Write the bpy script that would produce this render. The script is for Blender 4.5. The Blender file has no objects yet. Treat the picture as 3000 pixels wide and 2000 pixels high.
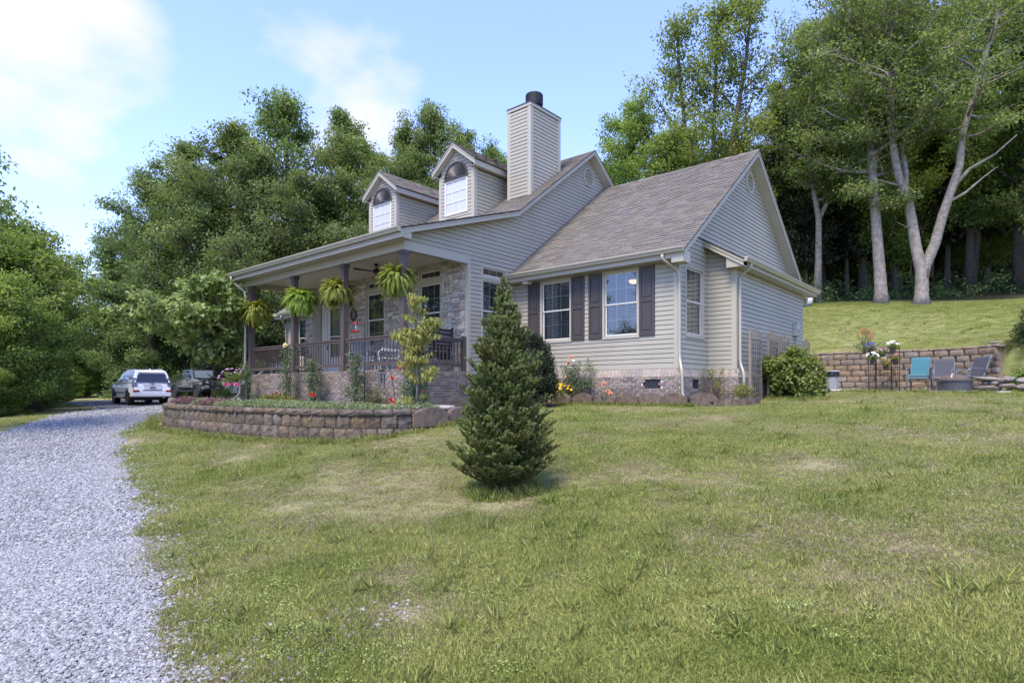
import bpy, bmesh, math, random
import numpy as np
from mathutils import Vector, Matrix, Euler, noise as mnoise
rad = math.radians
SC = bpy.context.scene
COL = SC.collection

# ---------------------------------------------------------------- camera
CAM = np.array([6.276, -13.346, 1.6]); YAW = -0.7113; PITCH = 0.0095
_f = np.array([math.sin(YAW)*math.cos(PITCH), math.cos(YAW)*math.cos(PITCH), math.sin(PITCH)])
_r = np.array([math.cos(YAW), -math.sin(YAW), 0.0]); _u = np.cross(_r, _f)
camd = bpy.data.cameras.new('camera'); cam = bpy.data.objects.new('camera', camd); COL.objects.link(cam)
cam.matrix_world = Matrix(((_r[0], _u[0], -_f[0], CAM[0]), (_r[1], _u[1], -_f[1], CAM[1]), (_r[2], _u[2], -_f[2], CAM[2]), (0, 0, 0, 1)))
camd.sensor_width = 36; camd.lens = 21.02; camd.shift_y = 0.0422; camd.clip_start = 0.05; camd.clip_end = 2000
SC.camera = cam

# ---------------------------------------------------------------- sky, sun, exposure
SUN_EL, SUN_AZ = rad(61), rad(168)          # azimuth measured from +Y towards +X: the sun stands high behind the camera
sun_dir = Vector((math.sin(SUN_AZ)*math.cos(SUN_EL), math.cos(SUN_AZ)*math.cos(SUN_EL), math.sin(SUN_EL)))
W = bpy.data.worlds.new('World'); SC.world = W; W.use_nodes = True
wn, wl = W.node_tree.nodes, W.node_tree.links
wn.clear()
def wnode(t, **k):
    n = wn.new(t)
    for a, b in k.items(): setattr(n, a, b)
    return n
sky = wnode('ShaderNodeTexSky', sky_type='NISHITA', sun_disc=False, sun_elevation=SUN_EL, sun_rotation=SUN_AZ, altitude=200, air_density=1.0, dust_density=0.4, ozone_density=4.5)
tc = wnode('ShaderNodeTexCoord'); sep = wnode('ShaderNodeSeparateXYZ'); wl.new(tc.outputs['Generated'], sep.inputs[0])
def wmath(op, a, b=None, c=None, clamp=False):
    n = wnode('ShaderNodeMath', operation=op, use_clamp=clamp)
    for i, v in enumerate((a, b, c)):
        if v is None: continue
        if isinstance(v, (int, float)): n.inputs[i].default_value = v
        else: wl.new(v, n.inputs[i])
    return n.outputs[0]
zz = wmath('ADD', wmath('MAXIMUM', sep.outputs[2], 0.0), 0.22)
cx_ = wmath('DIVIDE', sep.outputs[0], zz); cy_ = wmath('DIVIDE', sep.outputs[1], zz)
comb = wnode('ShaderNodeCombineXYZ'); wl.new(cx_, comb.inputs[0]); wl.new(cy_, comb.inputs[1])
n1 = wnode('ShaderNodeTexNoise'); n1.inputs['Scale'].default_value = 1.9; n1.inputs['Detail'].default_value = 9; n1.inputs['Roughness'].default_value = 0.52; n1.inputs['Distortion'].default_value = 0.25
wl.new(comb.outputs[0], n1.inputs['Vector'])
n2 = wnode('ShaderNodeTexNoise'); n2.inputs['Scale'].default_value = 0.42; n2.inputs['Detail'].default_value = 3
wl.new(comb.outputs[0], n2.inputs['Vector'])
def blob(d, r0, r1, amp):
    """a cloud bank standing in one part of the sky"""
    v = wnode('ShaderNodeVectorMath', operation='DOT_PRODUCT'); wl.new(tc.outputs['Generated'], v.inputs[0]); v.inputs[1].default_value = d
    m = wnode('ShaderNodeMapRange', interpolation_type='SMOOTHSTEP'); wl.new(v.outputs['Value'], m.inputs[0])
    m.inputs[1].default_value = r0; m.inputs[2].default_value = r1; m.inputs[3].default_value = 0; m.inputs[4].default_value = amp
    return m.outputs[0]
CLOUDS = []
def skydir(px, py):
    v = _f*1752 + _r*(px-1500) - _u*(py-1126.5); v = v/np.linalg.norm(v); return tuple(v)
dens = wmath('ADD', wmath('MULTIPLY', n1.outputs['Fac'], 1.55), wmath('MULTIPLY', n2.outputs['Fac'], 0.3))
for (px, py, c0, c1, am) in ((90, 60, .984, .9998, .25), (330, 130, .992, .9998, .14), (110, 330, .993, .9998, .20), (480, 190, .996, .9999, .08), (960, 250, .985, .9998, .13), (1690, 80, .9985, 1.0, .06), (1450, 350, .99, .9998, .10), (580, 290, .997, .9999, .08)):
    dens = wmath('ADD', dens, blob(skydir(px, py), c0, c1, am))
cr = wnode('ShaderNodeMapRange', interpolation_type='SMOOTHSTEP'); wl.new(dens, cr.inputs[0])
cr.inputs[1].default_value = 0.97; cr.inputs[2].default_value = 1.42
fac = wmath('MULTIPLY', cr.outputs[0], 0.95)
hz = wnode('ShaderNodeMapRange', interpolation_type='SMOOTHSTEP'); wl.new(sep.outputs[2], hz.inputs[0]); hz.inputs[1].default_value = -0.05; hz.inputs[2].default_value = 0.5; hz.inputs[3].default_value = 0.5; hz.inputs[4].default_value = 0.15
fac = wmath('MAXIMUM', fac, hz.outputs[0])
skc = wnode('ShaderNodeMix', data_type='RGBA', blend_type='MULTIPLY'); skc.inputs[0].default_value = 1; wl.new(sky.outputs[0], skc.inputs[6]); skc.inputs[7].default_value = (.74, .745, 1.03, 1)   # summer air a little deeper blue than the model's
mixc = wnode('ShaderNodeMix', data_type='RGBA'); wl.new(fac, mixc.inputs[0]); wl.new(skc.outputs[2], mixc.inputs[6]); mixc.inputs[7].default_value = (1.85, 1.83, 1.84, 1)
bg = wnode('ShaderNodeBackground'); wl.new(mixc.outputs[2], bg.inputs[0]); bg.inputs[1].default_value = 0.135
wo = wnode('ShaderNodeOutputWorld'); wl.new(bg.outputs[0], wo.inputs[0])
sd = bpy.data.lights.new('sun', 'SUN'); sd.energy = 1.5; sd.angle = rad(22); sd.color = (1.0, 0.90, 0.74)
so = bpy.data.objects.new('sun', sd); COL.objects.link(so); so.rotation_euler = sun_dir.to_track_quat('Z', 'Y').to_euler()
so.location = (-8, -30, 30)
SC.view_settings.view_transform = 'Standard'; SC.view_settings.look = 'None'; SC.view_settings.gamma = 1; SC.view_settings.use_curve_mapping = False
SC.view_settings.exposure = 2.08
SC.render.engine = 'CYCLES'
SC.cycles.use_denoising = True; SC.cycles.max_bounces = 8; SC.cycles.transparent_max_bounces = 12; SC.cycles.transmission_bounces = 4; SC.cycles.diffuse_bounces = 5
SC.cycles.sample_clamp_indirect = 6; SC.cycles.caustics_reflective = False; SC.cycles.caustics_refractive = False

# ---------------------------------------------------------------- helpers
def tag(o, label=None, cat=None, group=None, kind=None):
    if label: o['label'] = label
    if cat: o['category'] = cat
    if group: o['group'] = group
    if kind: o['kind'] = kind
    return o
def thing(name, label, cat, loc=(0, 0, 0), rz=0, group=None):
    o = bpy.data.objects.new(name, None); COL.objects.link(o); o.empty_display_size = 0.1
    o.location = loc; o.rotation_euler = (0, 0, rz); return tag(o, label, cat, group)
KIDS = {}
def link(name, me, parent=None, loc=None):
    o = bpy.data.objects.new(name, me); COL.objects.link(o)
    if loc is not None: o.location = loc
    if parent is not None:
        o.parent = parent; KIDS.setdefault(parent, []).append(o)
        if parent.get('_worldkids'): o.matrix_parent_inverse = Matrix.Translation(-Vector(parent.location))
    return o
def copy_tree(o, parent=None):
    c = o.copy(); COL.objects.link(c)
    if parent is not None: c.parent = parent; KIDS.setdefault(parent, []).append(c)
    for ch in list(KIDS.get(o, [])): copy_tree(ch, c)
    return c
def place(proto, used, loc, rz=0, sc=1.0, label=None, group=None, tilt=None):
    """the first call moves the thing itself, later ones a copy of it and its parts"""
    o = proto if not used.get(proto) else copy_tree(proto); used[proto] = True
    o.location = loc; o.rotation_euler = (tilt[0] if tilt else 0, tilt[1] if tilt else 0, rz); o.scale = (sc, sc, sc) if isinstance(sc, (int, float)) else sc
    if label: o['label'] = label
    if group: o['group'] = group
    return o
USED = {}

class MB:
    def __init__(s): s.v = []; s.f = []; s.m = []
    def add(s, vs, fs, mi=0):
        b = len(s.v); s.v += [tuple(map(float, p)) for p in vs]
        for f in fs: s.f.append(tuple(b+i for i in f)); s.m.append(mi)
        return s
    def box(s, x0, x1, y0, y1, z0, z1, mi=0):
        return s.add([(x0, y0, z0), (x1, y0, z0), (x1, y1, z0), (x0, y1, z0), (x0, y0, z1), (x1, y0, z1), (x1, y1, z1), (x0, y1, z1)],
                     [(0, 3, 2, 1), (4, 5, 6, 7), (0, 1, 5, 4), (1, 2, 6, 5), (2, 3, 7, 6), (3, 0, 4, 7)], mi)
    def obox(s, M, sx, sy, sz, mi=0):
        vs = [M @ Vector((a*sx/2, b*sy/2, c*sz/2)) for c in (-1, 1) for a, b in ((-1, -1), (1, -1), (1, 1), (-1, 1))]
        return s.add(vs, [(0, 3, 2, 1), (4, 5, 6, 7), (0, 1, 5, 4), (1, 2, 6, 5), (2, 3, 7, 6), (3, 0, 4, 7)], mi)
    def bar(s, a, b, w, h, mi=0, up=(0, 0, 1)):
        a, b = Vector(a), Vector(b); d = b-a; L = d.length; x = d/L; u = Vector(up)
        if abs(x.dot(u)) > .98: u = Vector((0, 1, 0))
        y = u.cross(x).normalized(); z = x.cross(y)
        M = Matrix(((x[0], y[0], z[0], 0), (x[1], y[1], z[1], 0), (x[2], y[2], z[2], 0), (0, 0, 0, 1)))
        return s.obox(Matrix.Translation((a+b)/2) @ M, L, w, h, mi)
    def quad(s, a, b, c, d, mi=0): return s.add([a, b, c, d], [(0, 1, 2, 3)], mi)
    def poly(s, pts, mi=0): return s.add(pts, [tuple(range(len(pts)))], mi)
    def prism(s, pts, off, mi=0):
        off = Vector(off); n = len(pts); vs = [Vector(p) for p in pts]; vs += [p+off for p in vs]
        fs = [tuple(range(n))[::-1], tuple(range(n, 2*n))]+[(i, (i+1) % n, n+(i+1) % n, n+i) for i in range(n)]
        return s.add(vs, fs, mi)
    def tube(s, pts, r, n=6, mi=0, cap=True):
        pts = [Vector(p) for p in pts]; m = len(pts)
        rs = [r]*m if isinstance(r, (int, float)) else list(r)
        vs = []; prev = None
        for i, p in enumerate(pts):
            t = (pts[min(i+1, m-1)]-pts[max(i-1, 0)])
            t = t.normalized() if t.length > 1e-9 else Vector((0, 0, 1))
            if prev is None: u = Vector((1, 0, 0)) if abs(t.x) < .8 else Vector((0, 1, 0))
            else: u = prev
            u = (u-t*u.dot(t)).normalized(); w = t.cross(u); prev = u
            for k in range(n):
                a = 2*math.pi*k/n; vs.append(p+(u*math.cos(a)+w*math.sin(a))*rs[i])
        fs = [(i*n+k, i*n+(k+1) % n, (i+1)*n+(k+1) % n, (i+1)*n+k) for i in range(m-1) for k in range(n)]
        if cap: fs += [tuple(range(n))[::-1], tuple((m-1)*n+k for k in range(n))]
        return s.add(vs, fs, mi)
    def lathe(s, prof, n=16, c=(0, 0, 0), mi=0, M=None):
        vs = []
        for (r, z) in prof:
            for k in range(n):
                a = 2*math.pi*k/n; p = Vector((r*math.cos(a), r*math.sin(a), z))
                vs.append((M @ p if M else p)+Vector(c))
        m = len(prof)
        fs = [(i*n+k, i*n+(k+1) % n, (i+1)*n+(k+1) % n, (i+1)*n+k) for i in range(m-1) for k in range(n)]
        fs += [tuple(range(n))[::-1], tuple((m-1)*n+k for k in range(n))]
        return s.add(vs, fs, mi)
    def mesh(s, name, mats, smooth=False):
        me = bpy.data.meshes.new(name); me.from_pydata(s.v, [], s.f)
        for m in (mats if isinstance(mats, (list, tuple)) else [mats]): me.materials.append(m)
        if any(s.m): me.polygons.foreach_set('material_index', s.m)
        if smooth: me.polygons.foreach_set('use_smooth', [True]*len(s.f))
        me.update(); return me
    def build(s, name, mats, parent=None, smooth=False, bevel=0, loc=None, segs=2):
        me = s.mesh(name, mats, smooth)
        if bevel:
            bm = bmesh.new(); bm.from_mesh(me); bmesh.ops.remove_doubles(bm, verts=bm.verts, dist=1e-5)
            bmesh.ops.bevel(bm, geom=[e for e in bm.edges if len(e.link_faces) == 2 and e.calc_face_angle(0) > .3], offset=bevel, segments=segs, affect='EDGES', clamp_overlap=True)
            bm.to_mesh(me); bm.free()
            if smooth: me.polygons.foreach_set('use_smooth', [True]*len(me.polygons))
        return link(name, me, parent, loc)

# ---------------------------------------------------------------- materials
MATS = {}
def rgb(h):
    """#rrggbb -> linear"""
    h = h.lstrip('#'); out = []
    for i in (0, 2, 4):
        c = int(h[i:i+2], 16)/255; out.append(c/12.92 if c <= .04045 else ((c+.055)/1.055)**2.4)
    return tuple(out)
def mat(name, col, rough=.6, var=.12, scale=6, bump=0, bscale=60, metal=0, spec=.5, objr=0, islr=0, coat=0, col2=None, detail=4, hue=0):
    """procedural surface: two tones broken up by noise, varied per piece, with fine relief"""
    m = bpy.data.materials.new(name); m.use_nodes = True; nt = m.node_tree; N, L = nt.nodes, nt.links
    b = N['Principled BSDF']; b.inputs['Roughness'].default_value = rough; b.inputs['Metallic'].default_value = metal
    b.inputs['Specular IOR Level'].default_value = spec
    if coat: b.inputs['Coat Weight'].default_value = coat; b.inputs['Coat Roughness'].default_value = .06
    col = tuple(col)[:3]; col2 = tuple(col2)[:3] if col2 else tuple(c*(1-var) for c in col); c1 = tuple(min(1, c*(1+var*.5)) for c in col)
    g = N.new('ShaderNodeNewGeometry')
    no = N.new('ShaderNodeTexNoise'); no.inputs['Scale'].default_value = scale; no.inputs['Detail'].default_value = detail; no.inputs['Roughness'].default_value = .6
    L.new(g.outputs['Position'], no.inputs['Vector'])
    mr = N.new('ShaderNodeMapRange'); mr.inputs[1].default_value = .3; mr.inputs[2].default_value = .7; L.new(no.outputs['Fac'], mr.inputs[0])
    mx = N.new('ShaderNodeMix'); mx.data_type = 'RGBA'; L.new(mr.outputs[0], mx.inputs[0]); mx.inputs[6].default_value = (*c1, 1); mx.inputs[7].default_value = (*col2, 1)
    out = mx.outputs[2]
    if objr or islr:
        def mathn(op, a, bb):
            n = N.new('ShaderNodeMath'); n.operation = op
            for i, v in enumerate((a, bb)):
                if isinstance(v, (int, float)): n.inputs[i].default_value = v
                else: L.new(v, n.inputs[i])
            return n.outputs[0]
        oi = N.new('ShaderNodeObjectInfo')
        if objr and islr: r = mathn('FRACT', mathn('ADD', oi.outputs['Random'], g.outputs['Random Per Island']), 0)
        else: r = oi.outputs['Random'] if objr else g.outputs['Random Per Island']
        a = max(objr, islr)
        v = N.new('ShaderNodeMapRange'); L.new(r, v.inputs[0]); v.inputs[3].default_value = 1-a; v.inputs[4].default_value = 1+a*.8
        hs = N.new('ShaderNodeHueSaturation'); L.new(out, hs.inputs['Color']); L.new(v.outputs[0], hs.inputs['Value'])
        if hue:
            h2 = N.new('ShaderNodeMapRange'); L.new(mathn('FRACT', mathn('MULTIPLY', r, 7.31), 0), h2.inputs[0]); h2.inputs[3].default_value = .5-hue; h2.inputs[4].default_value = .5+hue
            L.new(h2.outputs[0], hs.inputs['Hue'])
            s2 = N.new('ShaderNodeMapRange'); L.new(mathn('FRACT', mathn('MULTIPLY', r, 3.77), 0), s2.inputs[0]); s2.inputs[3].default_value = .7; s2.inputs[4].default_value = 1.25
            L.new(s2.outputs[0], hs.inputs['Saturation'])
        out = hs.outputs[0]
    L.new(out, b.inputs['Base Color'])
    if bump:
        nb = N.new('ShaderNodeTexNoise'); nb.inputs['Scale'].default_value = bscale; nb.inputs['Detail'].default_value = 5; L.new(g.outputs['Position'], nb.inputs['Vector'])
        bp = N.new('ShaderNodeBump'); bp.inputs['Strength'].default_value = bump; bp.inputs['Distance'].default_value = .02; L.new(nb.outputs['Fac'], bp.inputs['Height']); L.new(bp.outputs[0], b.inputs['Normal'])
    MATS[name] = m; return m
def leafmat(name, col, col2, trans=.3, rough=.5, clump=.35, islr=.3, objr=.15, spec=.3, hue=.02, thue=.485):
    """leaves: light and dark clumps from slow noise, each leaf a little different, part of the light passing through"""
    m = bpy.data.materials.new(name); m.use_nodes = True; nt = m.node_tree; N, L = nt.nodes, nt.links
    b = N['Principled BSDF']; b.inputs['Roughness'].default_value = rough; b.inputs['Specular IOR Level'].default_value = spec
    g = N.new('ShaderNodeNewGeometry'); oi = N.new('ShaderNodeObjectInfo')
    no = N.new('ShaderNodeTexNoise'); no.inputs['Scale'].default_value = clump; no.inputs['Detail'].default_value = 3; L.new(g.outputs['Position'], no.inputs['Vector'])
    mr = N.new('ShaderNodeMapRange'); mr.inputs[1].default_value = .35; mr.inputs[2].default_value = .65; L.new(no.outputs['Fac'], mr.inputs[0])
    mx = N.new('ShaderNodeMix'); mx.data_type = 'RGBA'; L.new(mr.outputs[0], mx.inputs[0]); mx.inputs[6].default_value = (*col, 1); mx.inputs[7].default_value = (*col2, 1)
    v = N.new('ShaderNodeMapRange'); L.new(g.outputs['Random Per Island'], v.inputs[0]); v.inputs[3].default_value = 1-islr; v.inputs[4].default_value = 1+islr
    v2 = N.new('ShaderNodeMapRange'); L.new(oi.outputs['Random'], v2.inputs[0]); v2.inputs[3].default_value = 1-objr; v2.inputs[4].default_value = 1+objr
    mm = N.new('ShaderNodeMath'); mm.operation = 'MULTIPLY'; L.new(v.outputs[0], mm.inputs[0]); L.new(v2.outputs[0], mm.inputs[1])
    h2 = N.new('ShaderNodeMapRange'); L.new(oi.outputs['Random'], h2.inputs[0]); h2.inputs[3].default_value = .5-hue; h2.inputs[4].default_value = .5+hue
    hs = N.new('ShaderNodeHueSaturation'); L.new(mx.outputs[2], hs.inputs['Color']); L.new(mm.outputs[0], hs.inputs['Value']); L.new(h2.outputs[0], hs.inputs['Hue'])
    L.new(hs.outputs[0], b.inputs['Base Color'])
    tr = N.new('ShaderNodeBsdfTranslucent')
    h3 = N.new('ShaderNodeHueSaturation'); h3.inputs['Hue'].default_value = thue; h3.inputs['Saturation'].default_value = 1.15; h3.inputs['Value'].default_value = 1.3; L.new(hs.outputs[0], h3.inputs['Color']); L.new(h3.outputs[0], tr.inputs['Color'])
    ms = N.new('ShaderNodeMixShader'); ms.inputs[0].default_value = trans; L.new(b.outputs[0], ms.inputs[1]); L.new(tr.outputs[0], ms.inputs[2])
    L.new(ms.outputs[0], N['Material Output'].inputs['Surface'])
    MATS[name] = m; return m
def glassmat(name, tint=(.85, .9, .88), spec=1.0, base=.06):
    """a thin window pane: mirror at grazing angles, clear otherwise"""
    m = bpy.data.materials.new(name); m.use_nodes = True; nt = m.node_tree; N, L = nt.nodes, nt.links
    N.remove(N['Principled BSDF'])
    t = N.new('ShaderNodeBsdfTransparent'); t.inputs[0].default_value = (*tint, 1)
    gl = N.new('ShaderNodeBsdfGlossy'); gl.inputs['Roughness'].default_value = .015; gl.inputs['Color'].default_value = (.95, .97, 1, 1)
    no = N.new('ShaderNodeTexNoise'); no.inputs['Scale'].default_value = 1.6; ge = N.new('ShaderNodeNewGeometry'); L.new(ge.outputs['Position'], no.inputs['Vector'])
    bp = N.new('ShaderNodeBump'); bp.inputs['Strength'].default_value = .05; bp.inputs['Distance'].default_value = .02; L.new(no.outputs['Fac'], bp.inputs['Height']); L.new(bp.outputs[0], gl.inputs['Normal'])
    fr = N.new('ShaderNodeFresnel'); fr.inputs['IOR'].default_value = 1.5
    mu = N.new('ShaderNodeMath'); mu.operation = 'MULTIPLY_ADD'; mu.use_clamp = True; L.new(fr.outputs[0], mu.inputs[0]); mu.inputs[1].default_value = 1.7*spec; mu.inputs[2].default_value = base
    ms = N.new('ShaderNodeMixShader'); L.new(mu.outputs[0], ms.inputs[0]); L.new(t.outputs[0], ms.inputs[1]); L.new(gl.outputs[0], ms.inputs[2])
    L.new(ms.outputs[0], N['Material Output'].inputs['Surface'])
    MATS[name] = m; return m
def emitmat(name, col, strength):
    m = bpy.data.materials.new(name); m.use_nodes = True; b = m.node_tree.nodes['Principled BSDF']
    b.inputs['Base Color'].default_value = (*col, 1); b.inputs['Emission Color'].default_value = (*col, 1); b.inputs['Emission Strength'].default_value = strength
    return m

# ---------------------------------------------------------------- fast leaf meshes
def unit(a): return a/np.maximum(np.linalg.norm(a, axis=-1, keepdims=True), 1e-9)
def leaf_arrays(P, D, N, Ln, Wd, fold=.15, droop=.0):
    """one folded blade of two triangles per leaf"""
    D = unit(D); S = unit(np.cross(D, N)); N2 = np.cross(S, D)
    Ln = np.asarray(Ln)[:, None]*np.ones((len(P), 1)); Wd = np.asarray(Wd)[:, None]*np.ones((len(P), 1))
    tip = P+D*Ln-N2*Ln*droop; mid = P+D*Ln*.45
    l = mid+S*Wd*.5+N2*Wd*fold; r = mid-S*Wd*.5+N2*Wd*fold
    V = np.stack([P, r, tip, l], 1).reshape(-1, 3)
    b = np.arange(len(P))[:, None]*4
    F = np.concatenate([b+np.array([[0, 1, 2]]), b+np.array([[0, 2, 3]])], 1).reshape(-1, 3)
    return V, F
def heart_arrays(P, D, N, Ln, Wd, fold=.12, droop=.15):
    """a broad heart-shaped leaf of six triangles"""
    D = unit(D); S = unit(np.cross(D, N)); N2 = np.cross(S, D); Ln = np.asarray(Ln)[:, None]*np.ones((len(P), 1)); Wd = np.asarray(Wd)[:, None]*np.ones((len(P), 1))
    pts = []
    for a, s, u in ((0, 0, 0), (-.08, .28, .3), (.18, .5, 1), (.6, .36, .8), (1, 0, 0), (.6, -.36, .8), (.18, -.5, 1), (-.08, -.28, .3), (.45, 0, 0)):
        pts.append(P+D*Ln*a+S*Wd*s+N2*(Wd*fold*u-Ln*droop*max(a, 0)**2))
    V = np.stack(pts, 1).reshape(-1, 3); b = np.arange(len(P))[:, None]*9
    tris = [(0, 8, 1), (1, 8, 2), (2, 8, 3), (3, 8, 4), (4, 8, 5), (5, 8, 6), (6, 8, 7), (7, 8, 0)]
    F = np.concatenate([b+np.array([t]) for t in tris], 1).reshape(-1, 3)
    return V, F
def np_mesh(name, parts, mats):
    """parts: list of (V, F tri, material index)"""
    me = bpy.data.meshes.new(name); off = 0; Vs = []; Fs = []; Ms = []
    for V, F, mi in parts: Vs.append(V); Fs.append(F+off); off += len(V); Ms.append(np.full(len(F), mi, np.int32))
    V = np.concatenate(Vs).astype(np.float32); F = np.concatenate(Fs).astype(np.int32); Mi = np.concatenate(Ms)
    me.vertices.add(len(V)); me.vertices.foreach_set('co', V.ravel())
    me.loops.add(F.size); me.loops.foreach_set('vertex_index', F.ravel())
    me.polygons.add(len(F)); me.polygons.foreach_set('loop_start', np.arange(0, F.size, 3, dtype=np.int32)); me.polygons.foreach_set('loop_total', np.full(len(F), 3, np.int32))
    me.polygons.foreach_set('material_index', Mi)
    for m in (mats if isinstance(mats, (list, tuple)) else [mats]): me.materials.append(m)
    me.update(calc_edges=True); return me
def rnd_dirs(rng, n):
    v = rng.normal(size=(n, 3)); return unit(v)
# ================================================================ GROUND
LOW = [(6.28, -13.35, .05), (4.37, -11.14, .18), (6.15, -10.08, .38), (2.4, -12.6, .10), (-1.3, -11.0, .24), (-4.4, -10.15, .36), (-5.54, -9.79, .44), (-8.27, -9.1, .54),
       (1.7, -8.16, .43), (-2.93, -7.9, .69), (-4.33, -7.95, .69), (-7, -8.25, .68), (-10.2, -7.95, .68), (-2.0, -7.2, .80), (-1.8, -6.6, .90), (-1.4, -5.6, 1.03), (-1.9, -2.2, 1.16),
       (-3, -.5, 1.21), (0, -.5, 1.23), (1.5, 1.4, 1.27), (2.1, 3.6, 1.40), (3.2, 3, 1.38), (6, -1, 1.22), (9, -4, 1.0), (5, 4.5, 1.46), (8, 6, 1.5), (1.3, 8.0, 1.58), (3.9, 7.5, 1.54), (5.3, 6.7, 1.49), (6.0, 7.6, 1.56), (3, 10, 1.52), (0, 10.5, 1.55),
       (-5, 4, 1.2), (-13, 4, 1.2), (-18, 3, 1.15), (-9, -4.4, 1.1), (-14, -4.3, 1.1), (-27.5, -2.2, .75), (-32, 2.3, .96), (-11.95, -10.56, .60), (-26.4, -4.5, .74), (-20, -4, .88), (-22, 3, 1.05),
       (-18, -10.5, .68), (-14, -13, .45), (-35, -5.5, .8), (-45, 0, 1.0), (-30, -14, .3), (-60, -30, -1), (-70, 10, 1.5), (3, -18, -.3), (-10, -20, -.3), (12, -12, .5), (20, -5, 1.2), (20, -25, -.5), (40, 10, 3), (-12, 10, 1.4), (-25, 10, 1.3)]
HILL = [(.2, 10.95, 3.0), (3, 11.1, 3.04), (5.25, 10.1, 3.1), (5.9, 9.4, 3.05), (2, 25.2, 6.17), (.2, 25, 6.5), (-4, 28, 7.2), (6, 31, 6.75), (13, 26, 6.4), (0, 17, 4.6), (4, 17, 4.5), (9, 16, 4.1), (12, 9, 2.9), (-6, 12, 3.3), (-10, 16, 4.3),
        (-15, 22, 5.5), (-30, 15, 3.2), (-42, 5, 1.4), (-30, 40, 8), (0, 60, 13), (30, 50, 10), (40, 20, 5), (-60, 20, 3), (-60, 60, 9), (10, 100, 18), (-90, 0, 2)]
def rbf(pts):
    p = np.array(pts, float); X = p[:, :2]; n = len(p)
    r = np.linalg.norm(X[:, None]-X[None], axis=2); K = r+np.eye(n)*0.0
    A = np.zeros((n+3, n+3)); A[:n, :n] = -K; A[:n, n] = 1; A[:n, n+1:] = X; A[n, :n] = 1; A[n+1:, :n] = X.T
    w = np.linalg.solve(A, np.concatenate([p[:, 2], np.zeros(3)]))
    def f(x, y):
        x = np.asarray(x, float); y = np.asarray(y, float); sh = x.shape; q = np.stack([x.ravel(), y.ravel()], 1)
        d = np.linalg.norm(q[:, None]-X[None], axis=2); d = np.sqrt(d*d+.25)
        return (-d @ w[:n]+w[n]+q @ w[n+1:]).reshape(sh)
    return f
_low, _hill = rbf(LOW), rbf(HILL)
WALL_LINE = [(-6, 11.0), (-2, 10.95), (.2, 10.9), (1.4, 10.93), (2.9, 10.95), (4.2, 10.72), (4.85, 10.4), (5.3, 9.95), (5.72, 9.25)]
STEP = [(-120, 20, 14), (-60, 16, 10), (-24, 13.5, 6), (-10, 11.4, 3), (-6, 11.05, .4)]+[(x+.0, y+.08, .34) for x, y in WALL_LINE[1:]]+[(6.3, 8.9, 1.2), (7.6, 8.0, 3), (11, 6.5, 6), (40, 2, 14)]
def seg_signed(x, y, line):
    """signed distance behind a polyline (positive on its left), with its per-vertex third value blended along it"""
    x = np.asarray(x, float); y = np.asarray(y, float)
    best = np.full(x.shape, 1e9); sg = np.ones(x.shape); ww = np.zeros(x.shape)
    for a, b in zip(line[:-1], line[1:]):
        dx, dy = b[0]-a[0], b[1]-a[1]; L2 = dx*dx+dy*dy
        t = np.clip(((x-a[0])*dx+(y-a[1])*dy)/L2, 0, 1); px, py = a[0]+t*dx, a[1]+t*dy
        d = np.hypot(x-px, y-py); s = np.sign(dx*(y-a[1])-dy*(x-a[0])); m = d < best
        best = np.where(m, d, best); sg = np.where(m, s, sg)
        if len(a) > 2: ww = np.where(m, a[2]+t*(b[2]-a[2]), ww)
    return best*sg, ww
def gz(x, y):
    x = np.asarray(x, float); y = np.asarray(y, float)
    s, w = seg_signed(x, y, STEP); t = np.clip(s/np.maximum(w, .05), 0, 1); t = t*t*(3-2*t)
    lo = np.clip(_low(x, y), -6, 8); hi = _hill(x, y)
    return lo*(1-t)+np.maximum(hi, lo)*t
def gz1(x, y): return float(gz(np.array([x]), np.array([y]))[0])

# the drive: its two edges, from behind the camera to the parking place
DR_R = [(7.5, -16.2), (5.0, -13.3), (3.6, -12.35), (2.6, -12.05), (.93, -11.55), (-1.2, -10.98), (-3.7, -10.35), (-5.6, -9.85), (-8.27, -9.15), (-9.6, -8.75), (-10.6, -8.25), (-11.6, -7.75), (-13.2, -6.9), (-15.2, -5.8), (-17.0, -4.2), (-19.0, -.5), (-22.5, 4.0), (-28, 8.5), (-37, 9.5)]
DR_L = [(-2.0, -24), (-3.6, -19.5), (-4.2, -17.0), (-4.8, -15.6), (-6.0, -14.2), (-7.4, -13.0), (-9.0, -12.0), (-10.4, -11.2), (-11.95, -10.56), (-13.4, -9.9), (-15.0, -9.2), (-16.8, -8.45), (-19, -7.55), (-21.5, -6.5), (-24, -5.5), (-26.6, -4.6), (-30, -4.4), (-34, -4.2), (-40, -3.2)]
def resample(line, n):
    p = np.array(line, float); d = np.concatenate([[0], np.cumsum(np.hypot(*np.diff(p, axis=0).T))]); t = np.linspace(0, d[-1], n)
    return np.stack([np.interp(t, d, p[:, i]) for i in range(p.shape[1])], 1)
DRIVE_POLY = np.array(DR_R+DR_L[::-1])
def inside(x, y, poly):
    x = np.asarray(x, float); y = np.asarray(y, float); c = np.zeros(x.shape, bool); n = len(poly); j = n-1
    for i in range(n):
        xi, yi = poly[i]; xj, yj = poly[j]
        with np.errstate(divide='ignore', invalid='ignore'):
            c ^= ((yi > y) != (yj > y)) & (x < (xj-xi)*(y-yi)/(yj-yi+1e-12)+xi)
        j = i
    return c
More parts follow.
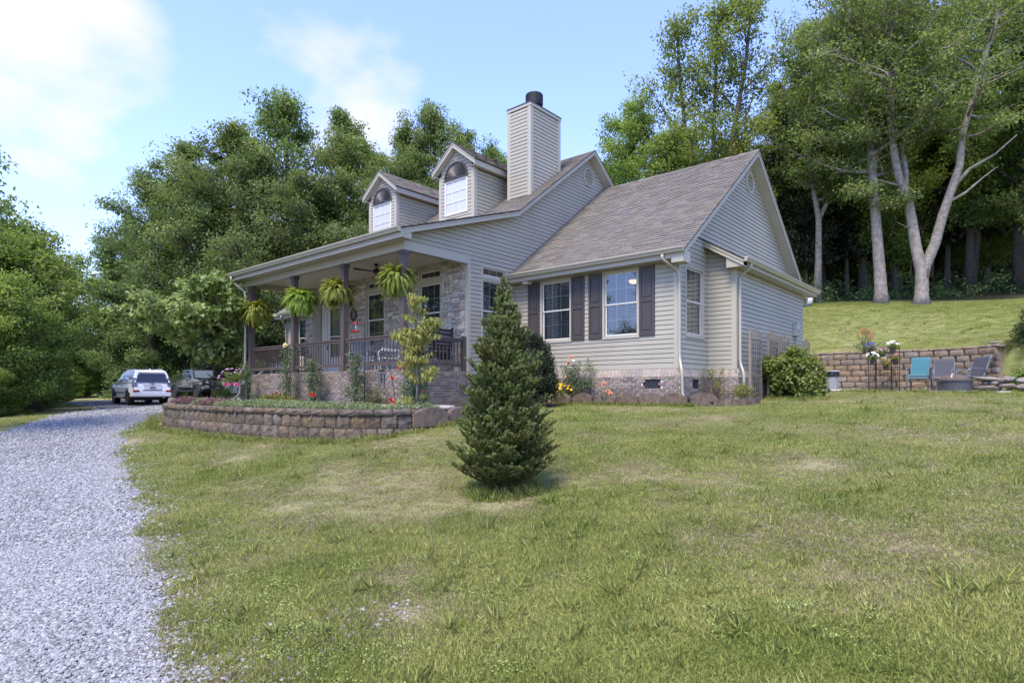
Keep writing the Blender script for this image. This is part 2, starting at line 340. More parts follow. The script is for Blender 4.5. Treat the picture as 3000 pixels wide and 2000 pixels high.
def vnoise(x, y, s, seed=0):
    """cheap smooth value noise"""
    x = np.asarray(x)*s+seed*17.3; y = np.asarray(y)*s-seed*9.1; xi, yi = np.floor(x), np.floor(y); fx, fy = x-xi, y-yi; fx = fx*fx*(3-2*fx); fy = fy*fy*(3-2*fy)
    h = lambda a, b: (np.sin(a*127.1+b*311.7+seed)*43758.5453) % 1
    return (h(xi, yi)*(1-fx)+h(xi+1, yi)*fx)*(1-fy)+(h(xi, yi+1)*(1-fx)+h(xi+1, yi+1)*fx)*fy
def edge_dist(x, y): return -seg_signed(x, y, DR_R)[0]          # positive on the house side
BED_WALL = [(-15.9, -3.6), (-15.2, -5.2), (-13.6, -6.25), (-12, -6.95), (-10.3, -7.72), (-9.2, -7.95), (-8.2, -8.03), (-7.4, -8.06), (-6.6, -8.07), (-5.8, -8.06), (-5.2, -8.0), (-4.6, -7.92), (-4.05, -7.86), (-3.45, -7.8), (-2.9, -7.7), (-2.45, -7.58), (-2.1, -7.38), (-1.9, -7.12), (-1.78, -6.85), (-1.70, -6.58)]
BED_TOP = 1.26
BED_POLY = np.array(BED_WALL+[(-1.68, -6.2), (-1.6, -5.5), (-1.75, -4.6), (-2.1, -3.2), (-2.5, -1.8), (-2.9, -.7), (-2.9, .05), (-5.2, .05), (-5.2, -4.1), (-13.4, -4.1), (-13.4, .1), (-15.6, .1)])
_bp = np.array(BED_WALL, float); _bd = unit(np.gradient(_bp, axis=0)); BED_IN = [tuple(p) for p in _bp+np.stack([-_bd[:, 1], _bd[:, 0]], 1)*.17]+[tuple(p) for p in BED_POLY[len(BED_WALL):]]
PATIO_POLY = np.array([(-1.5, 8.35), (.8, 8.45), (1.6, 8.3), (2.6, 8.1), (3.9, 7.6), (5.2, 6.95), (5.95, 7.2), (5.95, 9.5), (5.3, 10.1), (4.3, 10.9), (2.9, 11.1), (-1.5, 11.1)])
def dryness(x, y):
    """0 lush .. 1 straw: broad drifts broken up by small spots"""
    n = .55*vnoise(x, y, .55, 1)+.3*vnoise(x, y, 1.7, 2)+.15*vnoise(x, y, 5.5, 3)
    d = .8*np.clip((n-.40)/.34, 0, 1)
    e = edge_dist(x, y); d = np.clip(d+np.exp(-np.maximum(e, 0)/.35)*.38*(vnoise(x, y, 2.2, 5)+.35), 0, 1)
    d *= np.clip(1-(np.asarray(y)-11)/14, .25, 1)
    for (bx, by, r) in ((2.05, -8.65, .55), (3.3, -10.9, .38), (2.75, -10.55, .3), (.2, -9.9, .5), (-3.2, -9.0, .6), (4.4, -6.0, .8), (2.0, -2.6, .9), (5.6, -8.4, .6), (.5, -1.4, .5)):
        d = np.maximum(d, .95*np.exp(-((x-bx)**2+(y-by)**2)/(r*r)))
    return d
def axis(lo, hi, fine0, fine1, h, g=1.22):
    a = list(np.arange(fine0, fine1+h*.5, h)); s = h; v = fine0
    pre = []
    while v > lo: s *= g; v -= s; pre.append(v)
    s = h; v = fine1; post = []
    while v < hi: s *= g; v += s; post.append(v)
    return np.array(pre[::-1]+a+post)
gx, gy = axis(-260, 160, -16, 10, .2), axis(-70, 300, -14, 13, .2)
GX, GY = np.meshgrid(gx, gy); GZ = gz(GX, GY)
GZ = GZ-.05*inside(GX, GY, PATIO_POLY); _b = inside(GX, GY, BED_POLY); GZ = np.where(_b, np.minimum(GZ, 1.12), GZ)
GZ = GZ+.012*(vnoise(GX, GY, 2.4, 8)-.5)+.05*(vnoise(GX, GY, .5, 9)-.5)*np.clip((np.hypot(GX+7, GY-2)-14)/10, 0, 1)
nx, ny = len(gx), len(gy)
me = bpy.data.meshes.new('ground'); V = np.stack([GX, GY, GZ], 2).reshape(-1, 3).astype(np.float32)
I = (np.arange(ny-1)[:, None]*nx+np.arange(nx-1)[None]).ravel(); F = np.stack([I, I+1, I+nx+1, I+nx], 1).astype(np.int32)
me.vertices.add(len(V)); me.vertices.foreach_set('co', V.ravel()); me.loops.add(F.size); me.loops.foreach_set('vertex_index', F.ravel())
me.polygons.add(len(F)); me.polygons.foreach_set('loop_start', np.arange(0, F.size, 4, dtype=np.int32)); me.polygons.foreach_set('loop_total', np.full(len(F), 4, np.int32)); me.polygons.foreach_set('use_smooth', np.ones(len(F), bool))
_for = np.clip((GY-27.5-1.5*vnoise(GX, GY, .4, 4)-np.maximum(0, (-GX-3)*.35))/1.6, 0, 1)
side_l = -seg_signed(GX, GY, DR_L)[0]              # negative beyond the left edge of the drive
_woodl = np.clip((-side_l-4.4+1.4*(vnoise(GX, GY, .6, 6)-.5))/1.0, 0, 1)*(GX < -6)
_back = np.clip((-GX-20)/3, 0, 1)*np.clip((GY-5.5)/3, 0, 1)
for nm, arr in (('forest', np.maximum(np.maximum(_for, _woodl), _back)), ('dry', dryness(GX, GY)), ('edge', np.exp(-np.maximum(edge_dist(GX, GY), 0)/.12))):
    at = me.attributes.new(nm, 'FLOAT', 'POINT'); at.data.foreach_set('value', arr.ravel().astype(np.float32))
def ground_mat():
    m = bpy.data.materials.new('lawn_soil'); m.use_nodes = True; nt = m.node_tree; N, L = nt.nodes, nt.links; b = N['Principled BSDF']; b.inputs['Roughness'].default_value = .95; b.inputs['Specular IOR Level'].default_value = .15
    def attr(n): a = N.new('ShaderNodeAttribute'); a.attribute_name = n; return a.outputs['Fac']
    g = N.new('ShaderNodeNewGeometry')
    def noise(s, d=6):
        n = N.new('ShaderNodeTexNoise'); n.inputs['Scale'].default_value = s; n.inputs['Detail'].default_value = d; n.inputs['Roughness'].default_value = .7; L.new(g.outputs['Position'], n.inputs['Vector']); return n.outputs['Fac']
    def mix(f, a, c):
        n = N.new('ShaderNodeMix'); n.data_type = 'RGBA'
        if isinstance(f, (int, float)): n.inputs[0].default_value = f
        else: L.new(f, n.inputs[0])
        for i, v in ((6, a), (7, c)):
            if isinstance(v, tuple): n.inputs[i].default_value = (*v, 1)
            else: L.new(v, n.inputs[i])
        return n.outputs[2]
    def ramp(f, lo, hi):
        n = N.new('ShaderNodeMapRange'); n.inputs[1].default_value = lo; n.inputs[2].default_value = hi; L.new(f, n.inputs[0]); return n.outputs[0]
    lush = mix(ramp(noise(45), .35, .65), (.155, .18, .046), (.25, .265, .09))
    lush = mix(ramp(noise(.8, 4), .35, .65), lush, mix(.55, lush, (.27, .285, .10)))
    straw = mix(ramp(noise(60), .35, .65), (.29, .245, .14), (.40, .35, .22))
    soil = mix(ramp(attr('dry'), .55, 1.0), lush, straw)
    litter = mix(ramp(noise(14), .35, .7), (.022, .020, .013), (.05, .042, .024))
    green = mix(ramp(noise(1.1), .42, .62), litter, (.022, .034, .010))
    col = mix(attr('forest'), soil, green)
    L.new(col, b.inputs['Base Color'])
    bp = N.new('ShaderNodeBump'); bp.inputs['Strength'].default_value = .9; bp.inputs['Distance'].default_value = .04; L.new(noise(38), bp.inputs['Height']); L.new(bp.outputs[0], b.inputs['Normal'])
    return m
me.materials.append(ground_mat()); me.update(calc_edges=True)
ground = tag(link('ground', me), 'mown lawn with straw patches, rising to the wooded hill', kind='structure')

def conform_sheet(name, mats, A, B, nu, nv, lift, label, zf=None, jit=0):
    """a sheet between two edge lines, laid on the ground"""
    a, b = resample(A, nu), resample(B, nu); t = np.linspace(0, 1, nv)[None, :, None]
    P = a[:, None]*(1-t)+b[:, None]*t
    if jit:
        w = (vnoise(P[..., 0], P[..., 1], 1.3, 3)-.5)*jit*1.6+(vnoise(P[..., 0], P[..., 1], 4.5, 4)-.5)*jit*.8
        d = unit(np.diff(a, axis=0, append=a[-1:]*2-a[-2:-1])); nrm = np.stack([d[:, 1], -d[:, 0]], 1)
        k = np.zeros(nv); k[0] = 1; k[1] = .5; k[-1] = -1
        P = P+nrm[:, None]*w[..., None]*k[None, :, None]
    Z = (zf(P[..., 0], P[..., 1]) if zf else gz(P[..., 0], P[..., 1]))+lift
    if jit: Z[:, 0] -= .05; Z[:, 1] -= .02; Z[:, 2] -= .008; Z[:, -1] -= .05
    V = np.concatenate([P, Z[..., None]], 2).reshape(-1, 3)
    i = (np.arange(nu-1)[:, None]*nv+np.arange(nv-1)[None]).ravel(); F = np.stack([i, i+nv, i+nv+1, i+1], 1)
    me = bpy.data.meshes.new(name); me.from_pydata(V.tolist(), [], F.tolist()); me.materials.append(mats); me.polygons.foreach_set('use_smooth', [True]*len(F)); me.update()
    return tag(link(name, me), label, kind='structure')
def gravel_mat():
    m = mat('gravel_bed', (.24, .238, .238), rough=.9, var=.2, scale=9, spec=.2); nt = m.node_tree; N, L = nt.nodes, nt.links; b = N['Principled BSDF']
    g = N.new('ShaderNodeNewGeometry')
    vo = N.new('ShaderNodeTexVoronoi'); vo.inputs['Scale'].default_value = 30; L.new(g.outputs['Position'], vo.inputs['Vector'])
    hs = N.new('ShaderNodeHueSaturation'); v = N.new('ShaderNodeMapRange'); v.inputs[3].default_value = .55; v.inputs[4].default_value = 1.35
    sx = N.new('ShaderNodeSeparateColor'); L.new(vo.outputs['Color'], sx.inputs[0]); L.new(sx.outputs[0], v.inputs[0])
    src = b.inputs['Base Color'].links[0].from_socket; L.new(src, hs.inputs['Color']); L.new(v.outputs[0], hs.inputs['Value']); L.new(hs.outputs[0], b.inputs['Base Color'])
    bp = N.new('ShaderNodeBump'); bp.inputs['Strength'].default_value = 1; bp.inputs['Distance'].default_value = .03; bp.invert = True; L.new(vo.outputs['Distance'], bp.inputs['Height']); L.new(bp.outputs[0], b.inputs['Normal'])
    return m
M_GRAVEL = gravel_mat()
conform_sheet('gravel_drive', M_GRAVEL, DR_R, DR_L, 220, 40, .032, 'pale grey gravel drive curving from the foreground to the parked vehicles', jit=.3)
# parking apron in front of the vehicles' place, beside the house end
# planting bed behind the low wall
M_MULCH = mat('dark_mulch', (.035, .027, .022), rough=.95, var=.5, scale=30, bump=.9, bscale=45)
def poly_sheet(name, m, poly, z, label, thick=0, kind='structure'):
    mb = MB(); pts = [(x, y, z) for x, y in poly]
    if thick: mb.prism([(x, y, z-thick) for x, y in poly], (0, 0, thick))
    else: mb.poly(pts)
    return tag(mb.build(name, m), label, kind=kind)
poly_sheet('flower_bed', M_MULCH, BED_IN, BED_TOP-.015, 'mulched planting bed between the low block wall and the porch', thick=.62)
M_CONC = mat('patio_concrete', (.42, .40, .37), rough=.85, var=.2, scale=3, bump=.2, bscale=80)
poly_sheet('patio', M_CONC, [(x, y) for x, y in PATIO_POLY], 1.585, 'pale concrete patio below the tall block wall', thick=.14)
# ================================================================ HOUSE
M_SIDING = mat('vinyl_siding', (.36, .334, .268), rough=.5, var=.09, scale=.9, spec=.35, objr=.025)
M_TRIM = mat('almond_trim', (.39, .36, .292), rough=.45, var=.04, scale=2, spec=.4)
M_WHITE = mat('white_vinyl', (.60, .585, .54), rough=.4, var=.03, scale=2)
M_GUTTER = mat('gutter_metal', (.36, .33, .255), rough=.32, var=.06, scale=3, spec=.5)
M_SOFFIT = mat('soffit_panel', (.48, .45, .40), rough=.55, var=.05, scale=2)
M_SHEATH = mat('wall_sheathing', (.10, .09, .08), rough=.9)
M_ROOM = mat('room_paint', (.30, .27, .23), rough=.9)
M_SHUT = mat('dark_shutter', (.058, .050, .050), rough=.45, var=.08, scale=4, spec=.4)
M_RAIL = mat('brown_rail', (.088, .070, .062), rough=.5, var=.08, scale=5, spec=.4)
M_BLIND = mat('white_blind', (.42, .42, .40), rough=.5, var=.03)
M_SASHD = mat('window_screen', (.03, .03, .03), rough=.8)
M_GLASS = glassmat('window_glass')
M_MORTAR = mat('pale_mortar', (.60, .565, .51), rough=.95, var=.2, scale=14, bump=.3)
M_BRICK = mat('brown_brick', (.26, .20, .158), rough=.9, var=.5, scale=26, bump=.6, bscale=70, objr=.38, islr=.38, hue=.012, col2=(.13, .105, .09))
M_SILL = mat('sill_brick', (.30, .255, .215), rough=.9, var=.3, scale=14, bump=.4, objr=.2, islr=.2, hue=.01)
M_STONE = mat('ledge_stone', (.49, .425, .33), rough=.9, var=.35, scale=9, bump=.8, bscale=30, objr=.34, islr=.34, hue=.025, col2=(.31, .28, .235))
M_SHINGLE = mat('roof_shingle', (.20, .178, .152), rough=.95, var=.3, scale=40, bump=.8, bscale=160, objr=.15, islr=.15, hue=.010, spec=.2)
M_DECK = mat('roof_underlay', (.055, .048, .044), rough=.95)
M_DARKMETAL = mat('black_metal', (.02, .02, .02), rough=.5, metal=.3)
M_VENT = mat('crawl_vent', (.035, .038, .048), rough=.5)
M_CEIL = mat('bead_ceiling', (.60, .56, .48), rough=.55, var=.05)

HOUSE_LOC = (-6.6, 3.0, 1.2)
house = thing('house', 'beige sided house with brown shingled roofs, stone porch and tall sided chimney', 'house', HOUSE_LOC); house['_worldkids'] = 1
LAP = .1143; ZS = 2.157
TREE_STATS = {}
def V3(*a): return Vector(a)
def frame(o, u, n): return Vector(o), Vector(u), Vector(n)
def limits_sub(a, b, holes):
    segs = [(a, b)]
    for h0, h1 in holes:
        new = []
        for s0, s1 in segs:
            if h1 <= s0 or h0 >= s1: new.append((s0, s1)); continue
            if h0 > s0: new.append((s0, h0))
            if h1 < s1: new.append((h1, s1))
        segs = new
    return [(s, e) for s, e in segs if e-s > .004]
def siding(parent, o, u, n, z0, z1, left, right, holes=(), lap=LAP, first=None, name='siding_board'):
    """lapped boards, each an object: u runs along the wall, n points outwards; left/right give the ends at a height"""
    o, u, n = frame(o, u, n); z = z0
    lf = left if callable(left) else (lambda q: left); rf = right if callable(right) else (lambda q: right)
    while z < z1-.01:
        zb = min(z+lap, z1); a0, b0, a1, b1 = lf(z), rf(z), lf(zb), rf(zb)
        if b0-a0 > .02:
            if b1 < a1: a1 = b1 = (a1+b1)/2
            hs = [(h[0], h[1]) for h in holes if min(zb, h[3])-max(z, h[2]) > (zb-z)*.45]
            zm = z+(zb-z)*.70
            for s, e in limits_sub(a0, b0, hs):
                mb = MB()
                s1 = a1 if abs(s-a0) < 1e-6 else s; e1 = b1 if abs(e-b0) < 1e-6 else e
                if e1 < s1: s1 = e1 = (s1+e1)/2
                sm, em = s+(s1-s)*.7, e+(e1-e)*.7
                pt = lambda q, zz, d: tuple(o+u*q+n*d+Vector((0, 0, zz)))
                mb.add([pt(s, z, 0), pt(e, z, 0), pt(e, z, .027), pt(s, z, .027), pt(em, zm, .020), pt(sm, zm, .020), pt(e1, zb, .003), pt(s1, zb, .003)],
                       [(0, 1, 2, 3), (3, 2, 4, 5), (5, 4, 6, 7)])
                mb.build(name, M_SIDING, parent)
        z = zb
def sheath(o, u, n, outline_z, left, right, holes, back=-.004, mats=None, parent=None, name='wall'):
    """the wall behind the boards with its window openings, as horizontal bands"""
    o, u, n = frame(o, u, n); zs = sorted(set([round(z, 4) for z in outline_z]+[round(h[2], 4) for h in holes]+[round(h[3], 4) for h in holes]))
    zs = [z for z in zs if outline_z[0] <= z <= outline_z[-1]]
    lf = left if callable(left) else (lambda q: left); rf = right if callable(right) else (lambda q: right)
    mb = MB()
    for za, zb in zip(zs[:-1], zs[1:]):
        if zb-za < 1e-4: continue
        zm = (za+zb)/2; hs = [(h[0], h[1]) for h in holes if h[2] < zm < h[3]]
        a0, b0, a1, b1 = lf(za+1e-5), rf(za+1e-5), lf(zb-1e-5), rf(zb-1e-5)
        for s, e in limits_sub(min(a0, a1), max(b0, b1), hs):
            s0 = a0 if s == min(a0, a1) else s; s1 = a1 if s == min(a0, a1) else s; e0 = b0 if e == max(b0, b1) else e; e1 = b1 if e == max(b0, b1) else e
            pt = lambda q, zz, d: tuple(o+u*q+n*d+Vector((0, 0, zz)))
            mb.quad(pt(s0, za, back), pt(e0, za, back), pt(e1, zb, back), pt(s1, zb, back))
            mb.quad(pt(s0, za, back-.09), pt(s1, zb, back-.09), pt(e1, zb, back-.09), pt(e0, za, back-.09), 1)
    return mb.build(name, mats or [M_SHEATH, M_ROOM], parent or house)
def wbox(mb, o, u, n, u0, u1, z0, z1, d0, d1, mi=0):
    """a box on a wall: spans u0..u1 along it, z0..z1 in height and d0..d1 outwards"""
    o, u, n = frame(o, u, n); P = lambda q, zz, d: tuple(o+u*q+n*d+Vector((0, 0, zz)))
    flip = u.cross(Vector((0, 0, 1))).dot(n) < 0
    vs = [P(u0, z0, d0), P(u1, z0, d0), P(u1, z0, d1), P(u0, z0, d1), P(u0, z1, d0), P(u1, z1, d0), P(u1, z1, d1), P(u0, z1, d1)]
    fs = [(0, 1, 2, 3), (7, 6, 5, 4), (3, 2, 6, 7), (1, 0, 4, 5), (2, 1, 5, 6), (0, 3, 7, 4)]
    if flip: fs = [f[::-1] for f in fs]
    mb.add(vs, fs, mi)
def window(parent, o, u, n, u0, u1, z0, z1, cols=3, rows=2, trim=.062, hung=True, blinds=True, tilt=.35, name='window', white=M_TRIM, sashm=M_WHITE, closed=False):
    mb = MB(); t = trim
    for a, b, c, d in ((u0, u1, z1-t, z1), (u0, u1, z0, z0+t), (u0, u0+t, z0+t, z1-t), (u1-t, u1, z0+t, z1-t)): wbox(mb, o, u, n, a, b, c, d, -.06, .034)
    wbox(mb, o, u, n, u0-.015, u1+.015, z0-.022, z0, 0, .045)
    fr = mb.build(name, white, parent)
    a, b, c, d = u0+t, u1-t, z0+t, z1-t; s = .034
    halves = [((c+d)/2-.012, d, -.012), (c, (c+d)/2+.016, -.034)] if hung else [(c, d, -.02)]
    for (lo, hi, dep) in halves:
        sb = MB()
        for q in ((a, b, hi-s, hi), (a, b, lo, lo+s), (a, a+s, lo+s, hi-s), (b-s, b, lo+s, hi-s)): wbox(sb, o, u, n, *q, dep-.022, dep)
        sb.build('sash', sashm, fr)
        gb = MB(); ia, ib, ic, idd = a+s, b-s, lo+s, hi-s
        for i in range(1, cols):
            q = ia+(ib-ia)*i/cols; wbox(gb, o, u, n, q-.008, q+.008, ic, idd, dep-.020, dep-.014)
            if rows == 1: gb.build('muntin', sashm, fr); gb = MB()
        for i in range(1, rows):
            q = ic+(idd-ic)*i/rows; wbox(gb, o, u, n, ia, ib, q-.008, q+.008, dep-.0205, dep-.0145)
        if gb.f: gb.build('muntin_grid', sashm, fr)
        pb = MB(); oo, uu, nn = frame(o, u, n); P = lambda q, zz, dd: tuple(oo+uu*q+nn*dd+Vector((0, 0, zz)))
        pb.quad(P(ia-.004, ic-.004, dep-.010), P(ib+.004, ic-.004, dep-.010), P(ib+.004, idd+.004, dep-.010), P(ia-.004, idd+.004, dep-.010)); pb.build('pane', M_GLASS, fr)
    if blinds:
        bb = MB(); oo, uu, nn = frame(o, u, n); zz = c+.03; P = lambda q, z_, dd: tuple(oo+uu*q+nn*dd+Vector((0, 0, z_)))
        while zz < d-.03:
            if closed: bb.quad(P(a+.02, zz-.022, -.095), P(b-.02, zz-.022, -.095), P(b-.02, zz+.022, -.105), P(a+.02, zz+.022, -.105))
            else: bb.quad(P(a+.02, zz-.004-tilt*.02, -.075), P(b-.02, zz-.004-tilt*.02, -.075), P(b-.02, zz+.004+tilt*.02, -.118), P(a+.02, zz+.004+tilt*.02, -.118))
            zz += .044
        for q in (a+.14, b-.14): wbox(bb, o, u, n, q-.003, q+.003, c, d, -.074, -.072)
        bb.build('blind', M_BLIND, fr)
    return fr
def shutter(parent, o, u, n, u0, u1, z0, z1):
    mb = MB(); wbox(mb, o, u, n, u0, u1, z0, z1, .018, .038)
    s = .062; zm = z0+(z1-z0)*.52
    for a, b, c, d in ((u0, u1, z1-.11, z1), (u0, u1, z0, z0+.11), (u0, u0+s, z0+.11, z1-.11), (u1-s, u1, z0+.11, z1-.11), (u0+s, u1-s, zm-.05, zm+.05)): wbox(mb, o, u, n, a, b, c, d, .038, .056)
    for c, d in ((z0+.14, zm-.08), (zm+.08, z1-.14)): wbox(mb, o, u, n, u0+s+.028, u1-s-.028, c, d, .038, .050)
    return mb.build('shutter', M_SHUT, parent)
CB = .105                       # corner-board width
def corner(parent, x, y, dx, dy, z0, z1, w=CB, t=.026):
    """an L-shaped corner board; dx, dy point along the two walls away from the corner"""
    mb = MB(); e = t
    mb.box(min(x-dx*e, x+dx*w), max(x-dx*e, x+dx*w), min(y-dy*e, y), max(y-dy*e, y), z0, z1)
    mb.box(min(x-dx*e, x), max(x-dx*e, x), min(y, y+dy*w), max(y, y+dy*w), z0, z1)
    return mb.build('corner_board', M_TRIM, parent)

# ---- right wing: front wall
XW = -5.093; WR_Y0, WR_Y1 = 0.0, 9.46; RIDGE_Y, RIDGE_Z = 4.73, 8.70; EAVE_Z = 4.74
FO, FU, FN = (0, 0, 0), (1, 0, 0), (0, -1, 0)
wins = [(-4.145, -3.075, 2.94, 4.67), (-2.095, -1.03, 2.94, 4.67)]
HOLE = .06
holesF = [(a+HOLE, b-HOLE, c+HOLE, d-HOLE) for a, b, c, d in wins]
wall = sheath(FO, FU, FN, [ZS-.12, EAVE_Z], XW, 0, holesF)
siding(wall, FO, FU, FN, ZS, EAVE_Z-.03, XW+.03, -.10, [(a, b, c, d) for a, b, c, d in wins])
for i, (a, b, c, d) in enumerate(wins): window(house, FO, FU, FN, a, b, c, d, tilt=.25 if i else .5)
for a, b in ((-4.58, -4.165), (-3.07, -2.65), (-2.51, -2.10), (-1.015, -.598)): shutter(house, FO, FU, FN, a, b, 2.955, 4.65)
corner(house, 0, 0, -1, 1, ZS-.02, EAVE_Z)
# ---- gable wall of the main block that the porch and the wing run into (plane X = XW)
MO, MU, MN = (XW, 0, 0), (0, 1, 0), (1, 0, 0)
STONE_Y = -1.96; PORCH_Y = -4.16; BEAM_B, BEAM_T = 5.0, 5.2
BRK_Y, BRK_Z, PK_Y, PK_Z, LOW_Y, LOW_Z = -.20, 6.80, 3.80, 9.765, -4.49, 5.43
def main_roof(y):
    if y < BRK_Y: return BRK_Z+(y-BRK_Y)*(BRK_Z-LOW_Z)/(BRK_Y-LOW_Y)
    if y < PK_Y: return BRK_Z+(y-BRK_Y)*(PK_Z-BRK_Z)/(PK_Y-BRK_Y)
    return PK_Z-(y-PK_Y)*.741
def mfront(z):                   # wall edge under the front slopes, soffit depth taken off
    z = z+.17
    if z < LOW_Z: return -4.16
    if z < BRK_Z: return max(-4.16, BRK_Y-(BRK_Z-z)/((BRK_Z-LOW_Z)/(BRK_Y-LOW_Y)))
    return BRK_Y+(z-BRK_Z)/((PK_Z-BRK_Z)/(PK_Y-BRK_Y))
def mback(z): return PK_Y+(PK_Z-.17-z)/.741
ZF = 4.885
def wing_roof_y(z): return (z-ZF)/.749-.37     # front slope of the wing roof
gwin = (-1.47, -.405, 2.90, 4.705); gtr = (-1.47, -.405, 4.72, 5.07)
holesM = [(a+HOLE, b-HOLE, c+HOLE, d-HOLE) for a, b, c, d in (gwin, gtr)]
wallM = sheath(MO, MU, MN, [BEAM_T-.01, LOW_Z-.17, BRK_Z-.17, PK_Z-.2], mfront, mback, holesM)
sheath(MO, MU, MN, [1.3, BEAM_T-.01], STONE_Y+.02, 9.4, holesM)
siding(wallM, MO, MU, MN, ZS-.11, BEAM_T-.0, -1.885, -.03, [gwin, gtr])
zc = ZS-.11
while zc < BEAM_T: zc += LAP
siding(wallM, MO, MU, MN, zc-LAP+.0, PK_Z-.22, lambda z: mfront(z) if z > BEAM_T-.02 else -1.885, lambda z: min(mback(z), wing_roof_y(z)+.25) if z > EAVE_Z else -.03, [gtr])
window(house, MO, MU, MN, *gwin, tilt=.35); window(house, MO, MU, MN, *gtr, rows=1, hung=False, blinds=False)
mb = MB(); mb.box(XW-.10, XW+.028, STONE_Y-.03, STONE_Y, 2.02, BEAM_B); mb.box(XW, XW+.028, STONE_Y, STONE_Y+.075, 2.02, BEAM_T+.02); mb.build('corner_board', M_TRIM, house)
mb = MB(); mb.box(XW+.004, XW+.028, -.028, -.004, ZS-.02, 4.8); mb.build('corner_bead', M_TRIM, house)
# ---- wing gable end (plane X = 0) and its bump-out
EO, EU, EN = (0, 0, 0), (0, 1, 0), (1, 0, 0)
BY0, BY1, BX = 1.711, 7.56, .732
def ge_l(z): return max(0, (z+.165-ZF)/.749-.37)
def ge_r(z): return min(WR_Y1, 2*RIDGE_Y-((z+.165-ZF)/.749-.37))
ewin = (.335, 1.415, 2.92, 4.665)
wallE = sheath(EO, EU, EN, [ZS-.12, EAVE_Z, RIDGE_Z-.2], ge_l, ge_r, [(ewin[0]+HOLE, ewin[1]-HOLE, ewin[2]+HOLE, ewin[3]-HOLE)])
siding(wallE, EO, EU, EN, ZS, 5.42, lambda z: max(.10, ge_l(z)), BY0-.01, [ewin])
siding(wallE, EO, EU, EN, ZS+29*LAP, RIDGE_Z-.2, ge_l, ge_r)
window(house, EO, EU, EN, *ewin, tilt=.7)
BO, BU, BN = (0, BY0, 0), (1, 0, 0), (0, -1, 0)
wallB = sheath(BO, BU, BN, [ZS-.12, 5.0, 5.4], 0, lambda z: BX if z < 5 else max(.02, BX-(z-5.0)/.55), [])
siding(wallB, BO, BU, BN, ZS, 5.3, .03, lambda z: BX-.10 if z < 4.88 else max(.04, BX-.02-(z-4.88)/.55))
SO, SU, SN = (BX, 0, 0), (0, 1, 0), (1, 0, 0)
wallS = sheath(SO, SU, SN, [ZS-.12, 4.8], BY0, BY1, [])
siding(wallS, SO, SU, SN, ZS, 4.70, BY0+.10, BY1-.05)
corner(house, BX, BY0, -1, 1, ZS-.02, 4.78)
mb = MB(); mb.box(BX-.02, BX+.026, BY1-.06, BY1+.02, ZS-.02, 4.78); mb.build('corner_board', M_TRIM, house)
mb = MB(); mb.box(.004, .028, BY0-.03, BY0-.004, ZS-.02, 5.3); mb.build('corner_bead', M_TRIM, house)
mb = MB(); mb.box(0, BX, BY1-.02, BY1, 1.3, 5.0); mb.box(-.12, -.1, 0, WR_Y1, 1.2, 4.7); mb.box(-5.09, 0, WR_Y1-.05, WR_Y1, 1.2, 4.8); mb.box(-18.2, -5.09, 9.3, 9.36, 1.2, 6.0); mb.box(-18.22, -18.2, 0, 9.3, 1.2, 6.0); mb.box(-18.2, -.15, 0.2, 9.3, 2.1, 2.14); mb.box(-13.2, -5.2, -1.8, 9.3, 5.2, 5.24)
mb.build('wall', M_SHEATH, house)

# ---- brick skirt: individual bricks where they show largest
BR_H, BR_L, JO = .0715, .221, .022
bricks = []                      # (centre, u, n, length, height, depth)
def brick_run(o, u, n, u0, u1, z0, nrow, holes=(), hh=BR_H):
    o, u, n = frame(o, u, n)
    for r in range(nrow):
        z = z0+r*hh; q = u0-(BR_L/2 if r % 2 else 0)
        while q < u1-.02:
            a, b = max(q, u0), min(q+BR_L-JO, u1)
            if b-a > .035 and not any(h[0]-.02 < (a+b)/2 < h[1]+.02 and h[2] < z+hh/2 < h[3] for h in holes):
                j = random.uniform(-.0015, .002)
                bricks.append((o+u*((a+b)/2)+n*(.004+j)+Vector((0, 0, z+hh/2)), u, n, b-a, hh-.0145, .03))
            q += BR_L
def mortar(o, u, n, u0, u1, z0, z1, d=0, holes=()):
    mb = MB(); zs = sorted({z0, z1, *[h[2] for h in holes], *[h[3] for h in holes]})
    for za, zb in zip(zs[:-1], zs[1:]):
        for s, e in limits_sub(u0, u1, [(h[0], h[1]) for h in holes if h[2] < (za+zb)/2 < h[3]]): wbox(mb, o, u, n, s, e, za, zb, d-.12, d)
    return mb
random.seed(5)
BOUT = .09                       # brick stands proud of the siding
ventF = (-.895, -.42, 1.645, 1.872); ventE = (.56, .98, 1.645, 1.872)
FBO = (0, -BOUT, 0); EBO = (BOUT, 0, 0); BBO = (0, BY0-BOUT, 0); SBO = (BX+BOUT, 0, 0)
brick_run(FBO, FU, FN, XW+BOUT, BOUT, 1.365-2*BR_H, 10, [ventF]); brick_run(EBO, EU, EN, -BOUT, BY0-BOUT, 1.365-2*BR_H, 10, [ventE]); brick_run(BBO, BU, BN, BOUT, BX+BOUT, 1.365-2*BR_H, 10); brick_run(SBO, SU, SN, BY0-BOUT, BY1, 1.365-2*BR_H, 10, [(2.35, 2.6, 1.645, 1.872)])
for o, u, n, a, b, h in ((FBO, FU, FN, XW, BOUT-.005, [ventF]), (EBO, EU, EN, -BOUT+.005, BY0, [ventE]), (BBO, BU, BN, 0, BX+BOUT-.005, []), (SBO, SU, SN, BY0-BOUT+.005, BY1, [])):
    mortar(o, u, n, a, b, 1.0, 1.945, 0, h).build('mortar', M_MORTAR, house)
